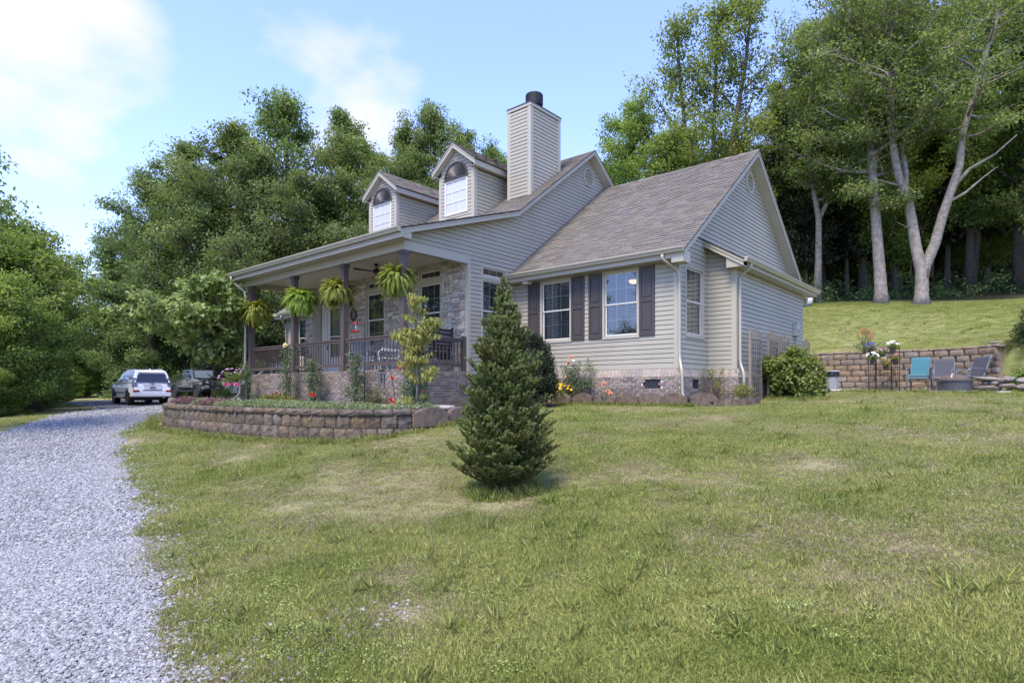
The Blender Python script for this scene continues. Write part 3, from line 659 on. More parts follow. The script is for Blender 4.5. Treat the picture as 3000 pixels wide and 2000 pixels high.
# porch skirt
PO = (0, PORCH_Y, 0); SKT = 2.118; NPR = 12; PZ0 = SKT-NPR*BR_H
brick_run(PO, FU, FN, -13.22, XW-.002, PZ0, NPR); brick_run((XW, 0, 0), MU, MN, PORCH_Y, -1.93, PZ0, NPR); brick_run((XW+.02, 0, 0), MU, MN, -1.90, -BOUT, PZ0, NPR-1)
mortar(PO, FU, FN, -13.22, XW-.005, 1.0, SKT-.004).build('mortar', M_MORTAR, house)
mortar((XW, 0, 0), MU, MN, PORCH_Y+.005, -.05, 1.0, SKT-.074).build('mortar', M_MORTAR, house)
mb = MB(); mb.box(-13.22, -13.10, PORCH_Y+.13, -1.9, 1.0, SKT-.004); mb.build('mortar', M_MORTAR, house)
UB = MB().box(-.5, .5, -.5, .5, -.5, .5).mesh('brick', M_BRICK)
def basis(u, n, c, L, D, H):
    z = Vector((0, 0, 1)); return Matrix(((u[0]*L, n[0]*D, z[0]*H, c[0]), (u[1]*L, n[1]*D, z[1]*H, c[1]), (u[2]*L, n[2]*D, z[2]*H, c[2]), (0, 0, 0, 1)))
camv = Vector(CAM)
def lay(parent, items, um, name, stuffname, cap=300):
    """the largest pieces as objects, the rest joined"""
    items.sort(key=lambda t: -(t[3]*t[4]*abs((camv-t[0]).normalized().dot(t[2])))/(t[0]-camv).length_squared if (camv-t[0]).dot(t[2]) > 0 else 0)
    for c, u, n, L, H, D in items[:cap]:
        o = link(name, um, parent); o.matrix_basis = basis(u, n, c, L, D, H)
    if items[cap:]:
        mb = MB()
        for c, u, n, L, H, D in items[cap:]: mb.obox(basis(u, n, c, L, D, H), 1, 1, 1)
        tag(mb.build(stuffname, um.materials[0], parent), kind='stuff')
brickwall = MB().box(-13.0, -5.3, PORCH_Y+.14, -2.1, 1.0, 2.06).build('brick_foundation', M_MORTAR, house)
lay(brickwall, bricks, UB, 'brick', 'brick_courses')
# sloping sill course on top of the wing's brick
def sill_course(o, u, n, u0, u1, step=.098):
    o, u, n = frame(o, u, n); q = u0; P = lambda a, z, d: tuple(o+u*a+n*d+Vector((0, 0, z)))
    mbm = MB(); mbm.quad(P(u0, 1.935, BOUT+.001), P(u1, 1.935, BOUT+.001), P(u1, 2.135, .012), P(u0, 2.135, .012)); mbm.build('mortar', M_MORTAR, house)
    while q < u1-.02:
        a, b = q, min(q+step-.008, u1); mb = MB(); zl, zh = 1.935, 2.14
        vs = [P(a, zl, BOUT-.01), P(b, zl, BOUT-.01), P(b, zl, BOUT+.016), P(a, zl, BOUT+.016), P(a, zh, .0), P(b, zh, .0), P(b, zh, .018), P(a, zh, .018)]
        mb.add(vs, [(0, 1, 2, 3), (7, 6, 5, 4), (3, 2, 6, 7), (1, 0, 4, 5), (2, 1, 5, 6), (0, 3, 7, 4)]); mb.build('sill_brick', M_SILL, brickwall); q += step
sill_course(FO, FU, FN, XW+.06, BOUT); sill_course(EO, EU, EN, -BOUT+.02, BY0-.06); sill_course(BO, BU, BN, .06, BX+BOUT); sill_course(SO, SU, SN, BY0-.07, BY0+1.6)
for o, u, n, vv in ((FBO, FU, FN, ventF), (EBO, EU, EN, ventE), (SBO, SU, SN, (2.35, 2.6, 1.645, 1.872))):
    mb = MB(); wbox(mb, o, u, n, vv[0], vv[1], vv[2], vv[3], -.06, -.03)
    k = vv[0]+.02
    while k < vv[1]-.01: wbox(mb, o, u, n, k, k+.018, vv[2]+.01, vv[3]-.01, -.03, -.012); k += .034
    mb.build('crawl_vent', M_VENT, house)
    mb = MB(); wbox(mb, o, u, n, vv[0]-.01, vv[1]+.01, vv[2]-.018, vv[2], -.05, .012); mb.build('vent_sill', M_MORTAR, house)
mb = MB(); wbox(mb, FO, FU, FN, XW+.03, 0, 2.128, 2.156, -.02, .03); wbox(mb, EO, EU, EN, 0, BY0-.03, 2.128, 2.156, -.02, .03); wbox(mb, BO, BU, BN, .03, BX, 2.128, 2.156, -.02, .03); wbox(mb, SO, SU, SN, BY0, BY1, 2.128, 2.156, -.02, .03)
mb.build('starter_trim', M_TRIM, house)

# ---- porch: floor, stone wall, door, windows, beam, ceiling, posts, railings
M_FLOOR = mat('porch_floor', (.46, .43, .38), rough=.85, var=.15)
mb = MB(); mb.box(-13.15, XW-.06, PORCH_Y+.06, STONE_Y+.5, 2.02, 2.085); mb.build('porch_floor', M_FLOOR, house)
SWO = (0, STONE_Y, 0)
pw = [(-7.115, -6.10, 2.90, 4.70), (-9.665, -8.645, 2.90, 4.70)]; ptr = [(-7.115, -6.10, 4.715, 5.07), (-9.665, -8.645, 4.715, 5.07)]
DOOR = (-12.69, -11.05, 2.085, 4.72)
ST_L, ST_R = -13.25, XW-.10
openings = pw+ptr+[DOOR]
wallP = sheath(SWO, FU, FN, [1.95, BEAM_T+.05], ST_L, ST_R+.12, [(a+HOLE, b-HOLE, c+HOLE, d-HOLE) for a, b, c, d in pw+ptr]+[DOOR], back=.0, mats=[M_MORTAR, M_ROOM])
random.seed(11); stones = []
z = 2.085
while z < BEAM_T:
    h = random.choice((.055, .07, .085, .085, .10, .12)); h = min(h, BEAM_T-z)
    q = ST_L-random.uniform(0, .2)
    while q < ST_R:
        L = random.uniform(.14, .42); a, b = max(q, ST_L), min(q+L, ST_R)
        for s, e in limits_sub(a, b, [(w[0], w[1]) for w in openings if w[2]-.03 < z+h/2 < w[3]+(.18 if w in ptr else .03)]):
            if e-s > .03 and h > .02:
                subs = [(z, h)] if random.random() > .22 or h < .08 else [(z, h*.45), (z+h*.45, h*.55)]
                for zz, hh in subs:
                    pr = random.uniform(.012, .045)
                    stones.append((Vector(((s+e)/2, STONE_Y-pr/2, zz+hh/2)), Vector((1, 0, random.uniform(-.02, .02))), Vector((0, -1, 0)), e-s-.006, hh-.006, pr+.05))
        q += L
    z += h
for w in ptr:                     # upright stones over each transom
    q = w[0]-.02
    while q < w[1]+.02:
        L = random.uniform(.06, .13); e = min(q+L, w[1]+.03); pr = random.uniform(.02, .05)
        if e-q > .02: stones.append((Vector(((q+e)/2, STONE_Y-pr/2, (w[3]+BEAM_T)/2)), Vector((1, 0, 0)), Vector((0, -1, 0)), e-q-.006, BEAM_T-w[3]-.01, pr+.05))
        q += L
bm = bmesh.new(); bmesh.ops.create_cube(bm, size=1); bmesh.ops.bevel(bm, geom=bm.edges[:], offset=.07, segments=1, affect='EDGES')
for v in bm.verts: v.co += Vector([random.uniform(-.035, .035) for _ in range(3)])
US = bpy.data.meshes.new('stone'); bm.to_mesh(US); bm.free(); US.materials.append(M_STONE)
lay(wallP, stones, US, 'stone', 'stone_courses')
for a, b, c, d in pw: window(house, SWO, FU, FN, a, b, c, d, tilt=.35, trim=.075)
for a, b, c, d in ptr: window(house, SWO, FU, FN, a, b, c, d, rows=1, hung=False, blinds=False, trim=.075)
# recessed front door with a glass storm door
DY = STONE_Y+.22
mb = MB(); mb.box(DOOR[0], DOOR[0]+.03, STONE_Y-.02, DY, 2.085, DOOR[3]); mb.box(DOOR[1]-.03, DOOR[1], STONE_Y-.02, DY, 2.085, DOOR[3]); mb.box(DOOR[0]+.03, DOOR[1]-.03, STONE_Y-.02, DY, DOOR[3]-.04, DOOR[3]); mb.box(DOOR[0], DOOR[1], DY+.1, DY+.14, 2.085, DOOR[3])
mb.box(DOOR[0]-.09, DOOR[0], STONE_Y-.05, STONE_Y-.02, 2.085, DOOR[3]+.09); mb.box(DOOR[1], DOOR[1]+.09, STONE_Y-.05, STONE_Y-.02, 2.085, DOOR[3]+.09); mb.box(DOOR[0], DOOR[1], STONE_Y-.05, STONE_Y-.02, DOOR[3], DOOR[3]+.09)
mb.build('door_frame', M_TRIM, house)
mb = MB(); dl, dr = -12.22, -11.22
for q in ((dl, dl+.13, 2.10, 4.55), (dr-.13, dr, 2.10, 4.55), (dl+.13, dr-.13, 2.10, 2.75), (dl+.13, dr-.13, 4.42, 4.55), (dl+.13, dr-.13, 3.43, 3.47)): mb.box(q[0], q[1], DY+.01, DY+.05, q[2], q[3])
mb.box(dl-.10, dl-.02, DY-.0, DY+.08, 2.09, 4.65); mb.box(DOOR[0]+.03, dl-.10, DY+.03, DY+.06, 2.09, 4.65); mb.box(dr+.02, DOOR[1]-.03, DY, DY+.08, 2.09, 4.65)
door = mb.build('door', M_WHITE, house)
mb = MB(); mb.quad((dl+.13, DY+.03, 2.75), (dr-.13, DY+.03, 2.75), (dr-.13, DY+.03, 4.42), (dl+.13, DY+.03, 4.42)); mb.build('pane', M_GLASS, door)
mb = MB(); mb.box(dl+.02, dl+.06, DY-.05, DY+.01, 3.0, 3.16); mb.build('handle', M_DARKMETAL, door)
# beam
mb = MB(); mb.box(-13.24, XW, PORCH_Y, PORCH_Y+.17, BEAM_B, BEAM_T); mb.box(XW-.17, XW-.001, PORCH_Y+.17, STONE_Y, BEAM_B, BEAM_T); mb.box(-13.24, -13.07, PORCH_Y+.17, 0, BEAM_B, BEAM_T); mb.box(XW-.001, XW+.024, PORCH_Y-.0, STONE_Y-.0, BEAM_B, BEAM_T+.03)
mb.build('porch_beam', M_TRIM, house)
def bead_boards(x0, x1, y0, y1, z, step=.1, along='x', m=M_CEIL, name='ceiling_board'):
    mb = MB(); q = y0 if along == 'x' else x0; end = y1 if along == 'x' else x1
    while q < end-.01:
        e = min(q+step-.008, end)
        if along == 'x': mb.box(x0, x1, q, e, z, z+.012)
        else: mb.box(q, e, y0, y1, z, z+.012)
        q += step
    mb.box(x0, x1, y0, y1, z+.012, z+.03); return mb
tag(bead_boards(-13.07, XW-.17, PORCH_Y+.17, STONE_Y-.0, BEAM_T-.035, .1).build('porch_ceiling', M_CEIL, house), None)
bead_boards(-13.6, XW+.3, LOW_Y+.03, PORCH_Y-.002, BEAM_T-.005, .1, 'y', M_SOFFIT).build('soffit', M_SOFFIT, house)
PX = [-12.99, -10.28, -7.69, -5.175]; PW = .155
for i, x in enumerate(PX):
    mb = MB(); y = PORCH_Y+.085; h = PW/2
    mb.box(x-h, x+h, y-h, y+h, 2.118, BEAM_B); mb.box(x-h-.028, x+h+.028, y-h-.028, y+h+.028, BEAM_B-.075, BEAM_B-.001); mb.box(x-h-.014, x+h+.014, y-h-.014, y+h+.014, BEAM_B-.115, BEAM_B-.075); mb.box(x-h-.02, x+h+.02, y-h-.02, y+h+.02, 2.119, 2.25)
    mb.build('porch_post', M_RAIL, house)
def railing(a, b, axis):
    """a, b: ends along the axis; returns rail with its balusters"""
    y = PORCH_Y+.085; x = XW-.085; mb = MB()
    def bx(m, u0, u1, w, z0, z1):
        if axis == 'x': m.box(u0, u1, y-w/2, y+w/2, z0, z1)
        else: m.box(x-w/2, x+w/2, u0, u1, z0, z1)
    bx(mb, a, b, .085, 2.945, 2.985); bx(mb, a, b, .05, 2.875, 2.945); bx(mb, a, b, .05, 2.235, 2.315)
    m = (a+b)/2; bx(mb, m-.035, m+.035, .06, 2.118, 2.235)
    r = mb.build('railing', M_RAIL, house); n = int((b-a)/.127); st = (b-a)/n
    for i in range(n):
        u = a+st*(i+.5); k = MB(); bx(k, u-.011, u+.011, .022, 2.315, 2.875); k.build('baluster', M_RAIL, r)
for i in range(3): railing(PX[i]+PW/2+.002, PX[i+1]-PW/2-.002, 'x')
railing(PORCH_Y+.17, STONE_Y-.12, 'y')
mb = MB(); mb.box(XW-.14, XW-.03, STONE_Y-.12, STONE_Y-.035, 2.118, 3.04); mb.build('railing_post', M_RAIL, house)
mb = MB(); mb.box(-13.07, -13.02, PORCH_Y+.17, STONE_Y, 2.945, 2.985); mb.box(-13.06, -13.03, PORCH_Y+.17, STONE_Y, 2.24, 2.31)
for i in range(16): mb.box(-13.055, -13.035, PORCH_Y+.24+i*.127, PORCH_Y+.26+i*.127, 2.31, 2.945)
mb.build('railing', M_RAIL, house)

# ---- roofs
def slab(name, pts, th, m, parent=house):
    mb = MB(); n = (Vector(pts[1])-Vector(pts[0])).cross(Vector(pts[2])-Vector(pts[0])).normalized()
    if n.z < 0: pts = pts[::-1]; n = -n
    lowp = [tuple(Vector(p)-Vector((0, 0, th))) for p in pts]
    mb.prism(lowp, (0, 0, th)); return mb.build(name, m, parent)
shingle_items = []
def shingle_slope(y0, z0, y1, z1, xa, xb, exp=.138, tab=.29, clip=None, store=None, dirx=True, xr=None):
    """courses of tabs up a slope that rises in Y (dirx) or X; each tab is a slightly tilted wedge"""
    store = shingle_items if store is None else store
    if dirx: up = Vector((0, y1-y0, z1-z0)); ax = Vector((1, 0, 0)); base = Vector((0, y0, z0))
    else: up = Vector((y1-y0, 0, z1-z0)); ax = Vector((0, 1, 0)); base = Vector((y0, 0, z0))
    L = up.length; up.normalize(); nr = ax.cross(up)
    if nr.z < 0: nr = -nr
    k = 0; s = 0
    while s < L-.02:
        e = min(exp, L-s); x = xa-random.uniform(0, tab)
        while x < xb:
            w = tab*random.uniform(.75, 1.25); a, b = max(x, xa), min(x+w, xb)
            if clip: c0 = clip(s+e/2); a, b = max(a, c0[0]), min(b, c0[1])
            if b-a > .03:
                c = base+ax*((a+b)/2)+up*(s+e/2)
                store.append((c, ax, up, nr, b-a-.004, e, random.uniform(.012, .024)))
            x += w
        s += exp; k += 1
WX0, WX1 = XW, .335
slab('roof_deck', [(WX0, -.37, ZF-.01), (WX1, -.37, ZF-.01), (WX1, RIDGE_Y, RIDGE_Z-.01), (WX0, RIDGE_Y, RIDGE_Z-.01)], .03, M_DECK)
roof = slab('roof', [(WX0, 2*RIDGE_Y+.37, ZF-.01), (WX1, 2*RIDGE_Y+.37, ZF-.01), (WX1, RIDGE_Y, RIDGE_Z-.01), (WX0, RIDGE_Y, RIDGE_Z-.01)], .03, M_SHINGLE)
random.seed(3)
sl = math.hypot(RIDGE_Y+.37, RIDGE_Z-.01-EAVE_Z-.04)
def wing_clip(s):                 # the wing roof is cut by the main gable wall, and runs under its rake
    return (WX0+.02, WX1+.015)
shingle_slope(-.40, ZF-.025, RIDGE_Y, RIDGE_Z, WX0, WX1+.015, clip=wing_clip)
def tab_mesh():
    mb = MB(); mb.add([(-.5, -.5, 0), (.5, -.5, 0), (.5, .5, -.1), (-.5, .5, -.1), (-.5, -.5, 1), (.5, -.5, 1), (.5, .5, .15), (-.5, .5, .15)], [(0, 1, 5, 4), (4, 5, 6, 7), (1, 2, 6, 5), (3, 0, 4, 7), (2, 3, 7, 6)]); return mb.mesh('shingle', M_SHINGLE)
UT = tab_mesh()
def tabM(t):
    c, ax, up, nr, L, e, h = t
    return Matrix(((ax[0]*L, up[0]*e*1.06, nr[0]*h, c[0]), (ax[1]*L, up[1]*e*1.06, nr[1]*h, c[1]), (ax[2]*L, up[2]*e*1.06, nr[2]*h, c[2]), (0, 0, 0, 1)))
def lay_tabs(parent, items, cap):
    items.sort(key=lambda t: (t[0]-camv).length)
    for t in items[:cap]: link('shingle', UT, parent).matrix_basis = tabM(t)
    if items[cap:]:
        mb = MB(); vs0 = [Vector(v.co) for v in UT.vertices]; fs0 = [tuple(p.vertices) for p in UT.polygons]
        for t in items[cap:]: M = tabM(t); mb.add([M @ v for v in vs0], fs0)
        tag(mb.build('shingle_courses', M_SHINGLE, parent), kind='stuff')
lay_tabs(roof, shingle_items, 300)
mb = MB()                          # ridge cap
for i in range(26):
    x = WX0+.0+i*.21; h = .012+.004*(i % 2)
    if x < WX1-.05: mb.add([(x, RIDGE_Y-.14, RIDGE_Z-.105+h), (min(x+.21, WX1+.01), RIDGE_Y-.14, RIDGE_Z-.105+h), (min(x+.21, WX1+.01), RIDGE_Y, RIDGE_Z+h), (x, RIDGE_Y, RIDGE_Z+h), (x, RIDGE_Y+.14, RIDGE_Z-.105+h), (min(x+.21, WX1+.01), RIDGE_Y+.14, RIDGE_Z-.105+h)], [(0, 1, 2, 3), (3, 2, 5, 4)])
mb.build('ridge_cap', M_SHINGLE, roof)
def rake(pts, x0, x1, h=.17, drop=.02, name='rake_board', m=M_TRIM, lip=.055):
    """a rake board under a roof edge: pts (y, z) along the slope at the roof surface"""
    mb = MB()
    for (ya, za), (yb, zb) in zip(pts[:-1], pts[1:]):
        for x_0, x_1, d0, d1 in ((x0, x1-.018, drop, h), (x1-.018, x1, drop, lip+drop)):
            vs = []
            for y, z in ((ya, za), (yb, zb)): vs += [(x_0, y, z-d1), (x_1, y, z-d1), (x_1, y, z-d0), (x_0, y, z-d0)]
            mb.add(vs, [(0, 1, 2, 3), (7, 6, 5, 4), (1, 5, 6, 2), (0, 4, 5, 1), (3, 2, 6, 7), (4, 0, 3, 7)])
    return mb.build(name, m, house)
Ef = -.37; Zf = ZF
rake([(Ef, Zf), (RIDGE_Y, RIDGE_Z)], WX1-.03, WX1, h=.185); rake([(RIDGE_Y, RIDGE_Z), (2*RIDGE_Y-Ef, Zf)], WX1-.03, WX1, h=.185)
def rake_soffit(pts, x0, x1, dz=.165, name='rake_soffit'):
    mb = MB()
    for (ya, za), (yb, zb) in zip(pts[:-1], pts[1:]):
        L = math.hypot(yb-ya, zb-za); n = max(1, int(L/.11)); 
        for i in range(n):
            t0, t1 = i/n, (i+.93)/n; P = lambda t, x, d: (x, ya+(yb-ya)*t, za+(zb-za)*t-dz+d)
            mb.add([P(t0, x0, 0), P(t1, x0, 0), P(t1, x1, 0), P(t0, x1, 0), P(t0, x0, .012), P(t1, x0, .012), P(t1, x1, .012), P(t0, x1, .012)], [(0, 1, 2, 3), (0, 4, 5, 1), (2, 6, 7, 3), (4, 7, 6, 5)])
        P = lambda t, x: (x, ya+(yb-ya)*t, za+(zb-za)*t-dz+.013); mb.quad(P(0, x0), P(1, x0), P(1, x1), P(0, x1))
    return mb.build(name, M_SOFFIT, house)
rake_soffit([(Ef+.02, Zf), (RIDGE_Y, RIDGE_Z), (2*RIDGE_Y-Ef, Zf)], 0.0, WX1-.03)
def return_box(x0, x1, y0, y1, z0, z1): mb = MB(); mb.box(x0, x1, y0, y1, z0, z1); return mb
return_box(.002, WX1-.033, Ef-.004, -.002, EAVE_Z-.16, ZF-.03).build('eave_return', M_TRIM, house)
def gutter(p0, p1, out, name='gutter'):
    """a K-style gutter along p0-p1; out is the outward direction"""
    p0, p1, out = Vector(p0), Vector(p1), Vector(out); mb = MB()
    prof = [(0, 0), (.0, -.115), (.075, -.115), (.082, -.10), (.098, -.06), (.118, -.035), (.122, 0), (.110, 0), (.108, -.02)]
    vs = [p0+out*a+Vector((0, 0, b)) for a, b in prof]+[p1+out*a+Vector((0, 0, b)) for a, b in prof]; n = len(prof)
    mb.add(vs, [(i, i+1, n+i+1, n+i) for i in range(n-1)]+[tuple(range(n-2))[::-1], tuple(n+i for i in range(n-2))])
    mb.quad(p0+out*.01+Vector((0, 0, -.03)), p1+out*.01+Vector((0, 0, -.03)), p1+out*.11+Vector((0, 0, -.03)), p0+out*.11+Vector((0, 0, -.03)), 1)
    return mb.build(name, [M_GUTTER, M_DECK], house)
gutter((XW, -.37, ZF+.03), (WX1-.01, -.37, ZF+.03), (0, -1, 0)).location.z -= .0
mb = MB(); mb.box(XW, WX1-.02, -.37, -.345, EAVE_Z-.05, ZF-.035); mb.build('fascia', M_TRIM, house)
bead_boards(XW+.03, WX1-.03, -.345, -.03, EAVE_Z-.045, .105, 'y', M_SOFFIT).build('soffit', M_SOFFIT, house)
# main roof: shallow over the porch, steeper above, and its back slope
MX0, MX1 = -13.55, -4.76
def mr(y, d=0): return main_roof(y)-d
slab('roof_deck', [(MX0, LOW_Y, LOW_Z-.02), (MX1, LOW_Y, LOW_Z-.02), (MX1, BRK_Y, BRK_Z-.02), (MX0, BRK_Y, BRK_Z-.02)], .03, M_SHINGLE)
mroof = slab('roof', [(MX0, BRK_Y, BRK_Z-.02), (MX1, BRK_Y, BRK_Z-.02), (MX1, PK_Y, PK_Z-.02), (MX0, PK_Y, PK_Z-.02)], .03, M_DECK)
slab('roof_deck', [(MX0, PK_Y, PK_Z-.02), (MX1, PK_Y, PK_Z-.02), (MX1, 9.6, PK_Z-.02-5.8*.741), (MX0, 9.6, PK_Z-.02-5.8*.741)], .03, M_SHINGLE)
it = []; shingle_slope(BRK_Y, BRK_Z-.02, PK_Y, PK_Z-.02, MX0, MX1+.012, store=it); shingle_slope(LOW_Y-.03, LOW_Z-.03, BRK_Y, BRK_Z-.02, MX0, MX1+.012, store=it); lay_tabs(mroof, it, 0)
rk = [(LOW_Y, LOW_Z), (BRK_Y, BRK_Z), (PK_Y, PK_Z)]
rake(rk, MX1-.03, MX1, h=.175); rake([(PK_Y, PK_Z), (9.6, PK_Z-5.8*.741)], MX1-.03, MX1, h=.175)
rake_soffit(rk+[(7.0, PK_Z-3.2*.741)], XW, MX1-.03)
return_box(XW+.0, MX1-.032, LOW_Y-.004, PORCH_Y+.0, BEAM_T+.03, BEAM_T+.16).build('eave_return', M_TRIM, house)
gutter((MX0, LOW_Y, LOW_Z+.0), (MX1-.01, LOW_Y, LOW_Z+.0), (0, -1, 0))
mb = MB(); mb.box(MX0, MX1-.02, LOW_Y, LOW_Y+.025, BEAM_T-.01, LOW_Z-.03); mb.build('fascia', M_TRIM, house)
# bump-out shed roof
SX1 = 1.03; SZ0, SZ1 = 4.83, 5.46; SY0, SY1 = BY0-.32, 8.2
sroof = slab('roof', [(SX1, SY0, SZ0), (SX1, SY1, SZ0), (.0, SY1, SZ1), (.0, SY0, SZ1)], .03, M_DECK)
it = []; shingle_slope(SX1+.02, SZ0, 0.0, SZ1, SY0-.01, SY1, store=it, dirx=False); lay_tabs(sroof, it, 0)
mb = MB()
for (x, z), (x2, z2) in (((SX1, SZ0), (0, SZ1)),):
    for ya, yb, d0, d1 in ((SY0+.018, SY0+.045, .02, .17), (SY0, SY0+.018, .02, .075)):
        mb.add([(x, ya, z-d1), (x, yb, z-d1), (x, yb, z-d0), (x, ya, z-d0), (x2, ya, z2-d1), (x2, yb, z2-d1), (x2, yb, z2-d0), (x2, ya, z2-d0)], [(0, 1, 2, 3), (7, 6, 5, 4), (1, 5, 6, 2), (0, 4, 5, 1), (3, 2, 6, 7), (4, 0, 3, 7)])
mb.build('rake_board', M_TRIM, house)
mb = MB(); mb.prism([(.02, SY0+.05, SZ1-.16), (SX1-.02, SY0+.05, SZ0-.16), (SX1-.02, BY0-.03, SZ0-.16), (.02, BY0-.03, SZ1-.16)], (0, 0, .02)); mb.build('rake_soffit', M_SOFFIT, house)
mb = MB(); mb.prism([(.60, SY0+.047, SZ0-.17), (SX1, SY0+.047, SZ0-.17), (SX1, SY0+.047, SZ0-.02), (.60, SY0+.047, SZ0+.10)], (0, BY0-.03-SY0-.05, 0)); mb.build('eave_return', M_TRIM, house)
gutter((SX1, SY0+.02, SZ0+.045), (SX1, SY1, SZ0+.045), (1, 0, 0))
mb = MB(); mb.box(SX1-.025, SX1, SY0+.05, SY1, SZ0-.15, SZ0); mb.build('fascia', M_TRIM, house)
bead_boards(BX+.03, SX1-.025, BY0-.0, SY1-.02, SZ0-.15, .105, 'x', M_SOFFIT).build('soffit', M_SOFFIT, house)
mb = MB(); mb.box(.0, BX, BY0, BY1, 4.66, 4.68); mb.build('ceiling', M_SHEATH, house)
# left wing: seen only past the porch end
LX0, LX1 = -18.3, -13.2
LO = (0, 0, 0); lw = [(-17.27, -16.20, 2.94, 4.67), (-15.2, -14.15, 2.94, 4.67)]
wl_ = sheath(LO, FU, FN, [1.2, EAVE_Z], LX0, LX1, [(a+HOLE, b-HOLE, c+HOLE, d-HOLE) for a, b, c, d in lw])
siding(wl_, LO, FU, FN, ZS, EAVE_Z-.03, LX0+.1, LX1-.03, lw)
for a, b, c, d in lw:
    window(house, LO, FU, FN, a, b, c, d); shutter(house, LO, FU, FN, a-.43, a-.02, 2.955, 4.65); shutter(house, LO, FU, FN, b+.02, b+.43, 2.955, 4.65)
slab('roof_deck', [(LX0-.33, -.37, ZF-.01), (LX1, -.37, ZF-.01), (LX1, RIDGE_Y, RIDGE_Z-.01), (LX0-.33, RIDGE_Y, RIDGE_Z-.01)], .03, M_SHINGLE)
slab('roof_deck', [(LX0-.33, 9.8, ZF-.01), (LX1, 9.8, ZF-.01), (LX1, RIDGE_Y, RIDGE_Z-.01), (LX0-.33, RIDGE_Y, RIDGE_Z-.01)], .03, M_SHINGLE)
gutter((LX0-.33, -.37, ZF+.03), (LX1-.1, -.37, ZF+.03), (0, -1, 0))
mb = MB(); mb.box(LX0-.3, LX1, -.37, -.345, EAVE_Z-.05, ZF-.035); mb.box(LX0-.3, LX1, -.345, 0, EAVE_Z-.05, EAVE_Z-.03); mb.build('fascia', M_TRIM, house)
wx = sheath((LX1, 0, 0), MU, (-1, 0, 0), [1.2, 5.4], STONE_Y, 0, []); 
mb = MB(); mb.prism([(-18.2, .02, EAVE_Z), (-18.2, 9.4, EAVE_Z), (-18.2, RIDGE_Y, RIDGE_Z-.1)], (.03, 0, 0)); mb.prism([(-13.2, -1.9, 5.25), (-13.2, -.2, 6.7), (-13.2, PK_Y, PK_Z-.1), (-13.2, 9.3, 5.6), (-13.2, 9.3, 4.8), (-13.2, -1.9, 4.8)], (.03, 0, 0)); mb.build('wall', M_SIDING, house)
# downspouts
def downspout(pts, r=.036, name='downspout'):
    mb = MB(); P = [Vector(p) for p in pts]; sm = []
    for i in range(len(P)):
        if 0 < i < len(P)-1:
            a, b, c = P[i-1], P[i], P[i+1]; k = min(.09, (b-a).length*.4, (c-b).length*.4); sm += [b+(a-b).normalized()*k, b+((a-b).normalized()+(c-b).normalized())*k*.25, b+(c-b).normalized()*k]
        else: sm.append(P[i])
    mb.tube(sm, r, 8); return mb.build(name, M_GUTTER, house, smooth=True)
downspout([(-.20, -.43, 4.79), (-.20, -.43, 4.68), (.02, -.075, 4.45), (.055, -.06, 4.3), (.055, -.06, 2.36), (.17, -.2, 2.08), (.19, -.22, 1.9), (.19, -.2, 1.52), (.26, -.22, 1.40)])
mb = MB(); mb.tube([(.24, -.22, 1.45), (.36, -.16, 1.385), (.62, -.05, 1.345), (.85, .0, 1.33)], [.05, .052, .052, .05], 10); mb.build('drain_hose', mat('black_hose', (.015, .016, .017), rough=.6, bump=.4, bscale=40), house)
downspout([(1.09, BY0+.06, 4.74), (1.09, BY0+.06, 4.66), (.80, BY0+.10, 4.45), (.80, BY0+.10, 4.35), (.80, BY0+.10, 2.30), (.93, BY0-.02, 2.03), (.935, BY0-.02, 1.86), (.935, BY0-.02, 1.42)])
downspout([(-13.44, LOW_Y-.06, 5.31), (-13.44, LOW_Y-.06, 5.18), (-13.2, PORCH_Y-.06, 4.85), (-13.14, PORCH_Y-.055, 4.7), (-13.14, PORCH_Y-.055, 2.42), (-13.26, PORCH_Y-.16, 2.15), (-13.27, PORCH_Y-.16, 1.5), (-13.4, PORCH_Y-.3, 1.3)], .04)
downspout([(-17.9, -.43, 4.79), (-17.9, -.43, 4.68), (-18.1, -.1, 4.4), (-18.1, -.08, 1.5)])
# gable vents
def vent(c, n_axis, r, name='gable_vent'):
    mb = MB(); cx, cy, cz = c
    ring = [(r, 0), (r+.075, 0), (r+.075, .03), (r+.05, .05), (r+.015, .05), (r, .03)]
    N_ = 28; vs = []
    for k in range(N_):
        a = 2*math.pi*k/N_
        for q, d in ring: vs.append((cx+d+.012, cy+q*math.cos(a), cz+q*math.sin(a)))
    m = len(ring); fs = [(k*m+i, ((k+1) % N_)*m+i, ((k+1) % N_)*m+(i+1) % m, k*m+(i+1) % m) for k in range(N_) for i in range(m)]
    mb.add(vs, fs); v = mb.build(name, M_TRIM, house)
    mb = MB(); mb.poly([(cx+.008, cy+r*math.cos(2*math.pi*k/24), cz+r*math.sin(2*math.pi*k/24)) for k in range(24)]); mb.build('vent_back', M_DECK, v)
    z = -r+.03
    while z < r-.02:
        w = math.sqrt(max(r*r-z*z, 0)); b = MB(); b.add([(cx+.038, cy-w, cz+z), (cx+.038, cy+w, cz+z), (cx+.014, cy+w, cz+z+.026), (cx+.014, cy-w, cz+z+.026), (cx+.032, cy-w, cz+z-.006), (cx+.032, cy+w, cz+z-.006)], [(0, 1, 2, 3), (4, 5, 1, 0)]); b.build('slat', M_TRIM, v); z += .052
vent((0, 4.79, 7.80), 'x', .255); vent((XW, 3.83, 8.89), 'x', .265)
